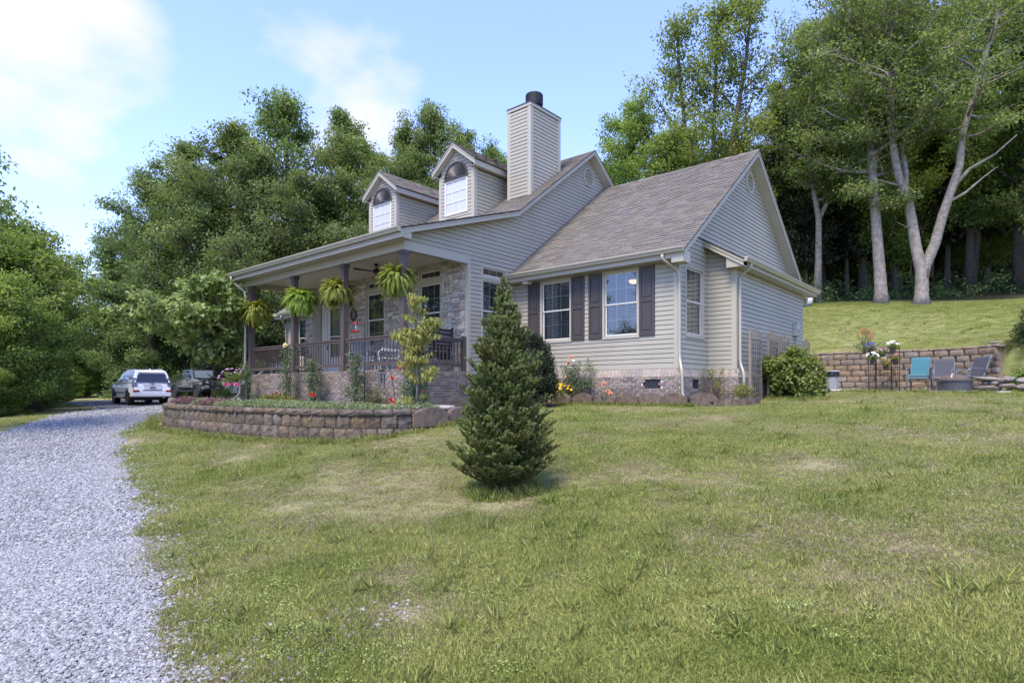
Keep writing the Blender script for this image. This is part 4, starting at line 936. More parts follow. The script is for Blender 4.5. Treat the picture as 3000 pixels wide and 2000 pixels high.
# chimney
CX0, CX1, CY0, CY1, CT = -6.185, -5.275, .94, 2.44, 10.47
chim = MB().box(CX0+.01, CX1-.01, CY0+.01, CY1-.01, 7.2, CT).build('chimney', M_SHEATH, house)
upz = lambda y: BRK_Z+(y-BRK_Y)*(PK_Z-BRK_Z)/(PK_Y-BRK_Y)
siding(chim, (0, CY0, 0), (1, 0, 0), (0, -1, 0), upz(CY0)+.0, CT-.1, CX0+.09, CX1-.10)
siding(chim, (CX1, 0, 0), (0, 1, 0), (1, 0, 0), upz(CY0)+.0, CT-.1, lambda z: CY0+.10, lambda z: min(CY1-.09, BRK_Y+(z-BRK_Z+.0)/.741))
mb = MB()
for x, y, dx, dy in ((CX1, CY0, -1, 1), (CX0, CY0, 1, 1), (CX1, CY1, -1, -1)):
    zb = upz(y)-.05; e = .026
    mb.box(min(x-dx*e, x+dx*CB), max(x-dx*e, x+dx*CB), min(y-dy*e, y), max(y-dy*e, y), zb, CT-.08); mb.box(min(x-dx*e, x), max(x-dx*e, x), min(y, y+dy*CB), max(y, y+dy*CB), zb, CT-.08)
mb.build('corner_board', M_TRIM, chim)
mb = MB(); mb.box(CX0-.04, CX1+.04, CY0-.04, CY1+.04, CT-.08, CT); mb.build('crown_trim', M_TRIM, chim)
mb = MB(); mb.box(CX0-.045, CX1+.045, CY0-.045, CY1+.045, CT, CT+.045); mb.build('chimney_cap', mat('cap_metal', (.06, .065, .07), rough=.5, metal=.4), chim)
mb = MB(); pc = (-5.74, 1.70, 0); mb.lathe([(.16, CT+.04), (.16, CT+.26), (.19, CT+.30), (.265, CT+.32)], 24, pc); mb.lathe([(.262, CT+.30), (.27, CT+.30), (.27, CT+.66), (.262, CT+.67), (.255, CT+.66), (.25, CT+.4)], 28, pc)
for k in range(28):
    a = 2*math.pi*k/28; mb.bar((pc[0]+.274*math.cos(a), pc[1]+.274*math.sin(a), CT+.32), (pc[0]+.274*math.cos(a), pc[1]+.274*math.sin(a), CT+.65), .012, .012)
mb.build('flue_pipe', M_DARKMETAL, chim)
# flashing line where the chimney meets the roof
# ---- dormers
def dormer(xc):
    hw = .775; yf = -.16; ew = .98; pz = 9.43; ez = 8.68; wl0, wr0, wz0, wz1 = xc-.52, xc+.52, 7.22, 8.31
    d = MB(); top = lambda x: pz-.19-abs(x-xc)*(pz-ez)/ew
    d.prism([(xc-hw+.01, yf+.01, 6.7), (xc+hw-.01, yf+.01, 6.7), (xc+hw-.01, yf+.01, top(xc+hw)), (xc, yf+.01, top(xc)), (xc-hw+.01, yf+.01, top(xc-hw))], (0, 3.4, 0)); D = d.build('dormer', M_SHEATH, house)
    o = (0, yf, 0); u = (1, 0, 0); n = (0, -1, 0)
    zt = lambda z: max(0, (pz-.19-z))*ew/(pz-ez)
    siding(D, o, u, n, 6.75, pz-.2, lambda z: xc-min(hw-.09, zt(z)), lambda z: xc+min(hw-.09, zt(z)), [(wl0, wr0, wz0-.04, wz1), (xc-.5, xc+.5, wz1, wz1+.18), (xc-.42, xc+.42, wz1+.18, wz1+.36), (xc-.25, xc+.25, wz1+.36, wz1+.5)])
    for sx in (1, -1):
        siding(D, (xc+sx*hw, 0, 0), (0, 1, 0), (sx, 0, 0), 6.75, 8.47, yf+.09, lambda z: BRK_Y+(z-BRK_Z)/.741+.02 if z > BRK_Z+.05 else yf+.1)
        m = MB(); x = xc+sx*hw; m.box(min(x+sx*.026, x-sx*CB), max(x+sx*.026, x-sx*CB), yf-.026, yf, 6.75, 8.5); m.box(min(x, x+sx*.026), max(x, x+sx*.026), yf, yf+CB, 6.75, 8.5); m.build('corner_board', M_TRIM, D)
    # white sham window with a 3 by 3 grid, dark fan above
    m = MB()
    for q in ((wl0, wr0, wz1-.07, wz1), (wl0, wr0, wz0-.04, wz0+.03), (wl0, wl0+.07, wz0+.03, wz1-.07), (wr0-.07, wr0, wz0+.03, wz1-.07)): wbox(m, o, u, n, *q, -.02, .04)
    w = m.build('window_frame', M_WHITE, D)
    m = MB(); wbox(m, o, u, n, wl0+.06, wr0-.06, wz0+.02, wz1-.06, -.01, .012); m.build('window_panel', mat('white_panel', (.50, .51, .56), rough=.12, var=.02, spec=.6), D)
    m = MB()
    for i in (1, 2): q = wl0+.07+(wr0-wl0-.14)*i/3; wbox(m, o, u, n, q-.012, q+.012, wz0+.03, wz1-.07, .012, .026)
    for i in (1, 2): q = wz0+.03+(wz1-wz0-.10)*i/3; wbox(m, o, u, n, wl0+.07, wr0-.07, q-.012, q+.012, .0125, .0255)
    m.build('muntin_grid', mat('white_grid', (.62, .62, .62)), D)
    m = MB(); R = .53; K = 24; cz = wz1+.005
    for k in range(K):                                       # radiating slats, each a folded blade
        a0, a1 = math.pi*k/K, math.pi*(k+1)/K; am = (a0+a1)/2
        P = lambda r, a, dd: (xc+r*math.cos(a), yf-dd, cz+r*math.sin(a))
        m.add([P(.07, a0, .02), P(.07, a1, .02), P(R-.04, a1, .022), P(R-.04, am, .048), P(R-.04, a0, .022)], [(0, 3, 4), (0, 1, 3), (1, 2, 3)])
    for k in range(K):
        a0, a1 = math.pi*k/K, math.pi*(k+1)/K
        m.add([P(R-.045, a0, .056), P(R-.045, a1, .056), P(R+.01, a1, .056), P(R+.01, a0, .056), P(R+.01, a0, 0), P(R+.01, a1, 0), P(R-.045, a0, .02), P(R-.045, a1, .02)], [(0, 3, 2, 1), (3, 4, 5, 2), (0, 1, 7, 6)])
        m.add([P(0, 0, .06), P(.075, a0, .06), P(.075, a1, .06), P(.075, a0, .02), P(.075, a1, .02)], [(0, 1, 2), (1, 3, 4, 2)])
    wbox(m, o, u, n, xc-R-.01, xc+R+.01, cz-.03, cz+.02, .0, .06); m.build('fan_louvre', M_SHUT, D)
    # roof
    m = MB(); yr = yf-.2
    for sx in (1, -1):
        a = (xc, pz); b = (xc+sx*ew, ez); yb = 3.3
        m.add([(a[0], yr, a[1]), (b[0], yr, b[1]), (b[0], yb, b[1]), (a[0], yb, a[1]), (a[0], yr, a[1]-.03), (b[0], yr, b[1]-.03), (b[0], yb, b[1]-.03), (a[0], yb, a[1]-.03)], [(0, 1, 2, 3), (4, 7, 6, 5), (0, 4, 5, 1), (1, 5, 6, 2)])
    R_ = m.build('dormer_roof', M_DECK, D)
    for sx in (1, -1):
        it = []; shingle_slope(xc+sx*(ew+.015), ez, xc, pz, yr-.012, 3.0, store=it, dirx=False, tab=.26); mb = MB(); vs0 = [Vector(v.co) for v in UT.vertices]; fs0 = [tuple(p.vertices) for p in UT.polygons]
        for t in it:
            if t[0].y < BRK_Y+(t[0].z-BRK_Z)/.741+.1: M = tabM(t); mb.add([M @ v for v in vs0], fs0)
        tag(mb.build('shingle_courses', M_SHINGLE, D), kind='stuff')
        m = MB()
        for ya, yb, d0, d1 in ((yr+.016, yr+.04, .015, .18), (yr, yr+.016, .015, .065)):
            a = (xc, pz); b = (xc+sx*ew, ez)
            m.add([(a[0], ya, a[1]-d1), (a[0], yb, a[1]-d1), (a[0], yb, a[1]-d0), (a[0], ya, a[1]-d0), (b[0], ya, b[1]-d1), (b[0], yb, b[1]-d1), (b[0], yb, b[1]-d0), (b[0], ya, b[1]-d0)], [(0, 1, 2, 3), (7, 6, 5, 4), (1, 5, 6, 2), (0, 4, 5, 1), (3, 2, 6, 7), (4, 0, 3, 7)])
        m.build('rake_board', M_TRIM, D)
        m = MB(); b0, b1 = xc+sx*(ew-.01), xc+sx*(ew-.035); m.box(min(b0, b1), max(b0, b1), yr+.04, 3.0, ez-.19, ez-.02)
        s0, s1 = xc+sx*(hw+.026), xc+sx*(ew-.035); m.box(min(s0, s1), max(s0, s1), yr+.04, 3.0, ez-.185, ez-.17); m.build('fascia', M_TRIM, D)
        m = MB(); a, b = (xc, pz-.17), (xc+sx*(ew-.04), ez-.17); m.add([(a[0], yr+.04, a[1]), (b[0], yr+.04, b[1]), (b[0], yf, b[1]), (a[0], yf, a[1])], [(0, 1, 2, 3)]); m.build('rake_soffit', M_SOFFIT, D)
dormer(-7.405); dormer(-11.2)
# meter box and conduit on the far side wall
mb = MB(); wbox(mb, SO, SU, SN, 6.45, 6.75, 3.3, 3.7, .02, .16); mb.tube([(BX+.09, 6.6, 3.3), (BX+.09, 6.6, 1.6)], .03, 8); mb.tube([(BX+.19, 6.6, 3.5), (BX+.16, 6.6, 3.5)], .09, 12); mb.build('meter_box', mat('meter_grey', (.33, .33, .32), rough=.5), house)
mb = MB(); mb.box(-4.60, -4.40, -.28, -.08, EAVE_Z-.12, EAVE_Z-.047); mb.build('soffit_light', M_WHITE, house)
# ================================================================ GARDEN WALLS AND SETTING PIECES
M_BLOCK = mat('split_block', (.145, .106, .066), rough=.95, var=.55, scale=7, bump=1.0, bscale=34, objr=.22, hue=.003, col2=(.06, .05, .04))
M_BLOCKB = mat('tan_block', (.235, .18, .122), rough=.95, var=.4, scale=5, bump=.9, bscale=30, objr=.16, hue=.003, col2=(.15, .118, .09))
M_EDGEST = mat('scallop_stone', (.16, .112, .08), rough=.95, var=.5, scale=9, bump=.8, bscale=40, objr=.2, col2=(.085, .066, .05))
M_ROCK = mat('field_rock', (.21, .18, .145), rough=.95, var=.4, scale=6, bump=.8, bscale=22, objr=.3, hue=.02)
M_FLAG = mat('flagstone', (.42, .37, .31), rough=.9, var=.3, scale=5, bump=.5, bscale=30, objr=.12)
M_IRON = mat('black_iron', (.012, .012, .013), rough=.5)
def block_mesh(name, m, seed, cham=.16, rough=.05):
    """unit split-face block, face towards -Y, facets broken up"""
    r = random.Random(seed); mb = MB(); nxx, nzz = 5, 4; xs = [-.5, -.5+cham, 0, .5-cham, .5]; g = []
    for j in range(nzz):
        for i in range(nxx):
            z = -.5+j/(nzz-1); edge = i in (0, 4) or j in (0, nzz-1)
            y = -.5+(.16 if i in (0, 4) else 0)+(.05 if j in (0, nzz-1) else 0)+r.uniform(-rough, rough)*(0.6 if edge else 1.2)
            g.append((xs[i]*.985+(0 if i in (0, 4) else r.uniform(-.03, .03)), y, z*.975+(0 if j in (0, nzz-1) else r.uniform(-.04, .04))))
    n = len(g); vs = g+[(x, .5, z) for x, y, z in g]
    fs = [(j*nxx+i, j*nxx+i+1, (j+1)*nxx+i+1, (j+1)*nxx+i) for j in range(nzz-1) for i in range(nxx-1)]
    for i in range(nxx-1): fs += [(i, n+i, n+i+1, i+1), ((nzz-1)*nxx+i, (nzz-1)*nxx+i+1, n+(nzz-1)*nxx+i+1, n+(nzz-1)*nxx+i)]
    for j in range(nzz-1): fs += [(j*nxx, (j+1)*nxx, n+(j+1)*nxx, n+j*nxx), (j*nxx+4, n+j*nxx+4, n+(j+1)*nxx+4, (j+1)*nxx+4)]
    mb.add(vs, fs); return mb.mesh(name, m)
def arc_path(line):
    p = np.array(line, float)
    for _ in range(2):                                       # corner cutting gives an even curve
        q = [p[0]]
        for a, b in zip(p[:-1], p[1:]): q += [a*.75+b*.25, a*.25+b*.75]
        p = np.array(q+[p[-1]])
    d = np.concatenate([[0], np.cumsum(np.hypot(*np.diff(p, axis=0).T))])
    return lambda s: (np.array([np.interp(s, d, p[:, 0]), np.interp(s, d, p[:, 1])])), d[-1]
def block_wall(parent, line, courses, length, depth, meshes, setback=.02, name='block', jit=.006, seed=1, clip=None):
    """courses: (z0, z1, length factor, extra outward); line runs with the visible face on its right"""
    f, L = arc_path(line); r = random.Random(seed)
    for ci, (z0, z1, lf, extra) in enumerate(courses):
        ln = length*lf; s = -ln*r.uniform(.1, .9) if clip is None else -ln*(.5 if ci % 2 else 0)
        Lc = L-(clip[1]*ci if clip else 0)
        while s < Lc-.04:
            l = ln*r.uniform(.96, 1.04); a, b = max(s, 0), min(s+l, Lc); s += l
            if b-a < .05: continue
            pa, pb = f(a), f(b); t = pb-pa; w = np.hypot(*t); t = t/w; nrm = np.array([t[1], -t[0]]); c = (pa+pb)/2+nrm*(extra-setback*ci-depth/2+.02+r.uniform(-jit, jit))
            o = link(name, r.choice(meshes), parent)
            o.matrix_basis = Matrix(((t[0]*(w-.009), -nrm[0]*depth, 0, c[0]), (t[1]*(w-.009), -nrm[1]*depth, 0, c[1]), (0, 0, z1-z0-.006, (z0+z1)/2), (0, 0, 0, 1))) if not parent.get('_worldkids') else Matrix(((t[0]*(w-.009), -nrm[0]*depth, 0, c[0]), (t[1]*(w-.009), -nrm[1]*depth, 0, c[1]), (0, 0, z1-z0-.006, (z0+z1)/2), (0, 0, 0, 1)))
BLKS = [block_mesh('block', M_BLOCK, s, cham=.12, rough=.03) for s in (1, 2, 3, 4)]
fw = thing('retaining_wall', 'low curved brown block retaining wall holding up the porch flower bed', 'retaining wall', (-6.5, -8.0, .6)); fw['_worldkids'] = 1
zt = BED_TOP+.012
block_wall(fw, BED_WALL, [(zt-.74, zt-.52, 1, 0), (zt-.52, zt-.315, 1, 0), (zt-.315, zt-.105, 1, 0)], .285, .22, BLKS, setback=.034, seed=4, jit=.012)
block_wall(fw, BED_WALL, [(zt-.105, zt, 1.12, -.036)], .30, .26, BLKS, seed=8, name='cap_block')
# tall wall behind the patio
BLKT = [block_mesh('block', M_BLOCKB, s, cham=.12, rough=.018) for s in (11, 12, 13, 14)]
bw = thing('retaining_wall', 'tall tan block retaining wall with stepped end behind the patio', 'retaining wall', (2.5, 10.9, 1.58)); bw['_worldkids'] = 1
PT = 1.59; HB = .2025
block_wall(bw, WALL_LINE, [(PT-.1+i*HB, PT-.1+(i+1)*HB, 1, 0) for i in range(7)], .43, .30, BLKT, setback=.018, seed=6, clip=(0, .075))
block_wall(bw, [(x, y) for x, y in WALL_LINE[:-1]]+[(5.52, 9.55)], [(PT-.1+7*HB, PT-.1+7*HB+.085, 1.05, -.13)], .45, .32, BLKT, seed=9, name='cap_block')
mb = MB()
for a, b in zip(WALL_LINE[:-2], WALL_LINE[1:-1]):
    d = np.array(b)-np.array(a); d = d/np.hypot(*d); n = np.array([-d[1], d[0]])
    mb.prism([(a[0]+n[0]*.18, a[1]+n[1]*.18, 1.3), (b[0]+n[0]*.18, b[1]+n[1]*.18, 1.3), (b[0]+n[0]*.36, b[1]+n[1]*.36, 1.3), (a[0]+n[0]*.36, a[1]+n[1]*.36, 1.3)], (0, 0, 1.6))
mb.build('core', M_BLOCKB, bw)
# scalloped edging stones along the house bed
def scallop(seed):
    r = random.Random(seed); mb = MB(); w, h, t = .335, .25, .045; pts = [(-w, -.12)]
    for k in range(11): x = -w+2*w*k/10; pts.append((x, (.09+(h-.09)*math.cos(x/w*1.35)**.8)*r.uniform(.97, 1.03)))
    pts.append((w, -.12)); pts = pts[::-1]
    mb.prism([(x, t, z) for x, z in pts], (0, -2*t, 0)); return mb
ES = scallop(1).build('edging_stone', M_EDGEST, bevel=.018, segs=2); tag(ES, 'brown', 'edging stone', 'scalloped stones edging the house beds')
def at_ground(x, y, dz=0): return (x, y, gz1(x, y)+dz)
esp = [(-3.12, -.44, .02, 'scalloped brown edging stone in front of the yellow flowers'), (-2.44, -.43, -.03, 'scalloped edging stone right of the yellow flowers, below the tall rose'), (-1.76, -.42, .02, 'scalloped edging stone in front of the peach rose'),
       (-1.12, -.42, .0, 'scalloped edging stone between the peach rose and the wide crawl vent'), (-.51, -.42, .03, 'scalloped edging stone below the wide crawl vent'), (.09, -.40, .0, 'scalloped edging stone at the wing corner beside the downspout'), (.66, -.12, .75, 'scalloped edging stone in front of the black drain hose'),
       (-1.66, -6.32, 1.42, 'large scalloped stone at the end of the low block wall'), (-1.60, -5.62, 1.50, 'large scalloped stone between the low block wall and the spruce'), (-1.72, -4.9, 1.70, 'scalloped stone half hidden behind the spruce')]
for x, y, rz, lb in esp:
    g = gz1(x, y); o = place(ES, USED, (x, y, (g+.09) if y > -2 else 1.07), rz, (.92, 1, .92) if y > -2 else (1.05, 1.3, .95), lb)
EB = MB().box(-.095, .095, -.045, .045, -.06, .10).build('edging_brick', M_EDGEST, bevel=.01); tag(EB, 'small', 'edging brick', 'small blocks edging the corner bed')
for i, (x, y, a) in enumerate([(.93, .10, .5), (1.08, .21, .75), (1.2, .36, .95), (1.3, .53, 1.1), (1.37, .71, 1.25), (1.41, .91, 1.4), (1.42, 1.11, 1.55), (1.40, 1.31, 1.75), (1.34, 1.5, 1.95), (1.25, 1.67, 2.15)]):
    place(EB, USED, at_ground(x, y, .06), a, 1, '%s small block from the left in the curved row edging the corner bed' % 'first second third fourth fifth sixth seventh eighth ninth tenth'.split()[i])
poly_sheet('flower_bed', M_MULCH, [(-3.6, -.40), (.05, -.38), (.62, -.1), (1.0, .12), (1.3, .55), (1.38, 1.1), (1.3, 1.5), (1.2, 1.7), (.80, 1.62), (.80, 1.6), (.08, 1.6), (.08, -.1), (-3.6, -.1)], 1.335, 'narrow mulched bed along the foot of the right wing')
# flagstones in the porch bed
def flag(name, seed, w, d, h=.05):
    r = random.Random(seed); n = 9; mb = MB(); mb.prism([(w*math.cos(2*math.pi*k/n)*r.uniform(.75, 1.1), d*math.sin(2*math.pi*k/n)*r.uniform(.75, 1.1), 0) for k in range(n)], (0, 0, h)); return mb.build(name, M_FLAG, bevel=.012)
for i, (x, y, w, d, a, lb) in enumerate([(-4.95, -5.75, .42, .22, .3, 'flat tan flagstone in the bed left of the leaning rod'), (-4.2, -5.35, .48, .2, -.1, 'flat tan flagstone at the foot of the leaning rod'), (-3.5, -5.35, .5, .22, -.3, 'flat tan flagstone beside the young dogwood trunk'), (-3.95, -5.75, .42, .18, -.25, 'pale flagstone in front of the leaning rod foot'), (-2.75, -5.0, .55, .24, -.5, 'long pale flagstone near the large scalloped stones'), (-12.6, -5.6, .6, .35, .4, 'grey flagstone under the redbud by the porch end')]):
    o = flag('flagstone', i+3, w, d); o.location = (x, y, BED_TOP-.02); o.rotation_euler = (0, 0, a); tag(o, lb, 'flagstone', 'flagstones in the porch bed')
# rocks beside the patio
def rock(seed, sx, sy, sz, m=M_ROCK, flat=False):
    r = random.Random(seed); bm = bmesh.new(); bmesh.ops.create_icosphere(bm, subdivisions=2, radius=1)
    ps = [Vector((r.uniform(-1, 1), r.uniform(-1, 1), r.uniform(-1, 1))).normalized() for _ in range(9)]
    for v in bm.verts:
        for p in ps:
            d = v.co.dot(p)-.72
            if d > 0: v.co -= p*d
        v.co = Vector((v.co.x*sx, v.co.y*sy, v.co.z*sz))
    me = bpy.data.meshes.new('rock'); bm.to_mesh(me); bm.free(); me.materials.append(m); return link('rock', me)
for i, (x, y, z, sx, sy, sz, rz, lb) in enumerate([(5.45, 8.1, 1.66, .42, .26, .09, .3, 'long flat rock at the bottom of the rock pile by the patio'), (5.42, 8.22, 1.80, .16, .14, .11, .8, 'angular brown rock in the middle of the pile'), (5.62, 8.12, 1.80, .17, .15, .10, .2, 'dark grey angular rock in the middle of the pile'), (5.78, 8.05, 1.79, .13, .13, .09, 1.2, 'small dark rock tucked under the flat slabs'),
        (5.5, 8.18, 1.93, .42, .24, .06, .15, 'flat tan slab on top of the rock pile'), (5.86, 8.02, 1.90, .24, .2, .10, .5, 'brown slab at the right end of the pile top'), (6.0, 7.75, 1.70, .36, .26, .09, .7, 'grey slab leaning right of the rock pile'), (6.22, 7.72, 1.87, .3, .2, .1, .9, 'pale grey slab lying highest at the right of the pile'), (6.32, 7.5, 1.68, .3, .25, .12, .1, 'low grey rock at the far right of the pile')]):
    o = rock(i+20, sx, sy, sz); o.location = (x, y, z); o.rotation_euler = (random.uniform(-.1, .1), random.uniform(-.12, .12), rz); tag(o, lb, 'rock', 'rocks piled beside the patio')
o = MB().box(-.16, .16, -.1, .1, -.02, .02).build('stone_slab', M_FLAG, bevel=.01); o.location = (5.55, 9.35, 3.03); o.rotation_euler = (0, 0, .5); tag(o, 'small pale slab lying on the stepped wall end', 'stone slab')

# ================================================================ PORCH AND PATIO FURNITURE
# ceiling fan
fan = thing('ceiling_fan', 'black three-blade ceiling fan under the porch ceiling', 'ceiling fan', (-7.6, -3.1, 5.155))
mb = MB(); mb.lathe([(.055, 0), (.06, -.05), (.02, -.06)], 14); mb.build('canopy', M_IRON, fan)
mb = MB(); mb.tube([(0, 0, -.05), (0, 0, -.15)], .014, 8); mb.build('rod', M_IRON, fan)
mb = MB(); mb.lathe([(.05, -.13), (.085, -.17), (.10, -.22), (.07, -.26), (.03, -.27)], 18); mb.build('motor', M_IRON, fan)
bl = None
for k in range(3):
    a = 2*math.pi*k/3+.35; mb = MB(); d = Vector((math.cos(a), math.sin(a), 0)); s = Vector((-d.y, d.x, 0)); P = lambda r, w, z: tuple(d*r+s*w+Vector((0, 0, z)))
    mb.add([P(.08, -.04, -.215), P(.08, .04, -.205), P(.66, .065, -.195), P(.70, .0, -.207), P(.66, -.065, -.225), P(.08, -.04, -.222), P(.08, .04, -.212), P(.66, .065, -.202), P(.70, 0, -.214), P(.66, -.065, -.232)], [(0, 4, 3, 2, 1), (5, 6, 7, 8, 9), (0, 5, 9, 4), (4, 9, 8, 3), (3, 8, 7, 2), (2, 7, 6, 1), (1, 6, 5, 0)]); mb.build('blade', M_IRON, fan)
# porch swing, its long side across the porch
sw = thing('porch_swing', 'dark slatted porch swing hanging on chains at the porch end', 'porch swing', (-5.72, -2.85, 2.5))
M_SWING = mat('dark_swing_wood', (.022, .018, .017), rough=.5, var=.2)
M_CHAIN = mat('chain_steel', (.40, .41, .42), rough=.35, metal=.9)
mb = MB()
for y in (-.62, 0, .62): mb.bar((.20, y, .0), (.30, y, .78), .045, .05); mb.bar((-.28, y, -.03), (.24, y, -.03), .045, .06)
mb.build('frame', M_SWING, sw)
for i in range(7): mb = MB(); z = .09+i*.1; x = .205+z*.128; mb.bar((x, -.65, z), (x, .65, z), .018, .078); mb.build('back_slat', M_SWING, sw)
for i in range(6): mb = MB(); x = -.26+i*.088; mb.bar((x, -.65, .01), (x, .65, .01), .075, .02); mb.build('seat_slat', M_SWING, sw)
for y in (-.65, .65):
    mb = MB(); mb.bar((-.30, y, .28), (.24, y, .28), .07, .025); mb.bar((-.26, y, 0), (-.26, y, .28), .045, .045); mb.build('armrest', M_SWING, sw)
def chain(parent, a, b):
    a, b = Vector(a), Vector(b); L = (b-a).length; n = int(L/.032); d = (b-a)/L; mb = MB()
    s = d.cross(Vector((0, 1, .01))).normalized(); t = d.cross(s)
    for i in range(n):
        w = (s if i % 2 else t)*.009; c = a+d*(L*(i+.5)/n); h = d*.021
        mb.tube([c-h, c-h*.5+w, c+h*.5+w, c+h, c+h*.5-w, c-h*.5-w, c-h], .003, 4, cap=False)
    mb.build('chain', M_CHAIN, parent)
for y in (-.66, .66): chain(sw, (-.26, y, .30), (-.02, y*.98, 2.62)); chain(sw, (.24, y, .30), (-.02, y*.98, 2.62))
M_CUSH = mat('dark_cushion', (.018, .016, .017), rough=.95, bump=.3); mb = MB(); mb.box(-.24, .19, -.60, .60, .03, .13); mb.build('cushion', M_CUSH, sw, bevel=.04)
# sling chairs
M_FRAMEW = mat('pale_metal_frame', (.62, .63, .62), rough=.4)
M_FRAMEG = mat('grey_metal_frame', (.11, .125, .15), rough=.4)
M_MESHG = mat('grey_sling', (.055, .056, .068), rough=.8, var=.06, bump=.2, bscale=300)
M_TEAL = mat('teal_sling', (.022, .135, .165), rough=.7, var=.06, bump=.2, bscale=300)
M_MESHD = mat('dark_mesh', (.17, .18, .20), rough=.8)
def sling_chair(label, mf, ms, group, double=False):
    t = thing('patio_chair', label, 'chair', group=group); W_ = .27
    for s in (-1, 1):
        mb = MB(); mb.tube([(s*W_, .30, 0), (s*W_, .33, .36), (s*W_, .31, .58), (s*W_, .26, .635), (s*W_, -.16, .60), (s*W_, -.24, .55)], .017, 8); mb.build('armrest', mf, t, smooth=True)
        mb = MB(); mb.tube([(s*W_, -.38, 0), (s*W_, -.20, .42), (s*W_, -.19, .47)], .016, 8); mb.build('leg', mf, t, smooth=True)
    for k in range(2 if double else 1):
        dz = .055*k; r0 = .235
        prof = [(.30, .40+dz), (.28, .425+dz), (.1, .40+dz), (-.13, .385+dz), (-.19, .43+dz), (-.24, .55+dz), (-.36, .90+dz*.6), (-.40, .96+dz*.5), (-.43, .95+dz*.5)]
        mb = MB()
        for (y0, z0), (y1, z1) in zip(prof[:3], prof[1:4]): mb.add([(-r0, y0, z0), (r0, y0, z0), (r0, y1, z1), (-r0, y1, z1), (-r0, y0, z0-.012), (r0, y0, z0-.012), (r0, y1, z1-.012), (-r0, y1, z1-.012)], [(0, 1, 2, 3), (7, 6, 5, 4), (0, 3, 7, 4), (1, 5, 6, 2), (0, 4, 5, 1)])
        mb.build('seat', ms, t)
        mb = MB()
        for (y0, z0), (y1, z1) in zip(prof[3:-1], prof[4:]): mb.add([(-r0, y0, z0), (r0, y0, z0), (r0, y1, z1), (-r0, y1, z1), (-r0, y0-.012, z0-.004), (r0, y0-.012, z0-.004), (r0, y1-.012, z1-.004), (-r0, y1-.012, z1-.004)], [(0, 1, 2, 3), (7, 6, 5, 4), (0, 3, 7, 4), (1, 5, 6, 2)])
        mb.build('backrest', ms, t)
    for s in (-1, 1):
        mb = MB(); mb.tube([(s*.245, .30, .40), (s*.245, .1, .385), (s*.245, -.14, .37), (s*.245, -.25, .55), (s*.245, -.40, .95)], .013, 6); mb.build('side_rail', mf, t, smooth=True)
    mb = MB(); mb.tube([(-.27, .31, .38), (.27, .31, .38)], .012, 6); mb.tube([(-.27, -.2, .36), (.27, -.2, .36)], .012, 6); mb.build('crossbar', mf, t)
    return t
PZ = 1.587
ch = sling_chair('teal sling chair stacked on another, left of the grey patio chairs', M_FRAMEG, M_TEAL, 'sling chairs on the patio')
place(ch, USED, (3.66, 9.62, PZ+.075), rad(178), 1.05); place(ch, USED, (3.66, 9.60, PZ), rad(178), 1.05, 'teal sling chair at the bottom of the stack of two')
chg = sling_chair('grey sling chair between the teal chairs and the fire pit', M_FRAMEG, M_MESHG, 'sling chairs on the patio')
place(chg, USED, (4.33, 9.5, PZ), rad(186), 1.05); place(chg, USED, (4.98, 9.15, PZ), rad(136), 1.07, 'grey sling chair turned sideways behind the fire pit')
def porch_chair(label):
    t = sling_chair(label, M_FRAMEW, M_MESHD, 'white-framed chairs on the porch')
    return t
pc_ = porch_chair('white-framed mesh porch chair left of the scrollwork table')
place(pc_, USED, (-8.75, -3.05, 2.087), rad(215), 1.0); place(pc_, USED, (-7.0, -3.05, 2.087), rad(150), 1.0, 'white-framed mesh porch chair right of the scrollwork table'); place(pc_, USED, (-8.95, -2.35, 2.087), rad(185), 1.12, 'white-framed porch chair against the stone wall by the window')
tb = thing('side_table', 'low white metal porch table with scrollwork edge', 'table', (-7.85, -2.95, 2.087))
mb = MB(); mb.box(-.3, .3, -.25, .25, .47, .485); mb.build('tabletop', glassmat('table_glass', (.6, .7, .68), 1, .1), tb)
for sx in (-1, 1):
    for sy in (-1, 1): mb = MB(); mb.tube([(sx*.29, sy*.24, .47), (sx*.26, sy*.21, .2), (sx*.31, sy*.26, 0)], .012, 6); mb.build('leg', M_FRAMEW, tb)
mb = MB()
for q in range(6):
    c = -.25+q*.1; mb.tube([(c+.04*math.cos(a), -.26, .40+.04*math.sin(a)) for a in np.linspace(0, 5.6, 10)], .006, 4)
for z in (.46, .34): mb.tube([(-.3, -.26, z), (.3, -.26, z)], .008, 5)
mb.build('scroll_apron', M_FRAMEW, tb)
# twig wreath on the stone wall
wr = MB(); random.seed(2)
for k in range(16):
    ph = random.uniform(0, 6.28); wr.tube([((.15+random.uniform(-.05, .05)+.03*math.sin(3*a+ph))*math.cos(a), random.uniform(-.03, .03), (.17+random.uniform(-.04, .04)+.03*math.cos(4*a+ph))*math.sin(a)) for a in np.linspace(0, 6.28, 18)], .004, 4)
w = wr.build('wreath', mat('dry_twig', (.13, .075, .06), rough=.95, var=.3)); w.location = (-10.23, STONE_Y-.1, 4.05); tag(w, 'round dry twig wreath hanging on the stone wall by the door', 'wreath')
# lamp seen through the second window
lp = thing('ceiling_lamp', 'lit amber bowl lamp hanging behind the second shuttered window', 'lamp', (-1.75, 1.0, 4.55))
mb = MB(); mb.lathe([(.02, -.08), (.075, -.07), (.125, -.02), (.135, .02), (.125, .02), (.06, -.05)], 20); mb.build('bowl', emitmat('lamp_glow', (1.0, .60, .30), .55), lp)
mb = MB(); mb.tube([(0, 0, -.05), (0, 0, .12)], .012, 6); mb.build('stem', M_DARKMETAL, lp)
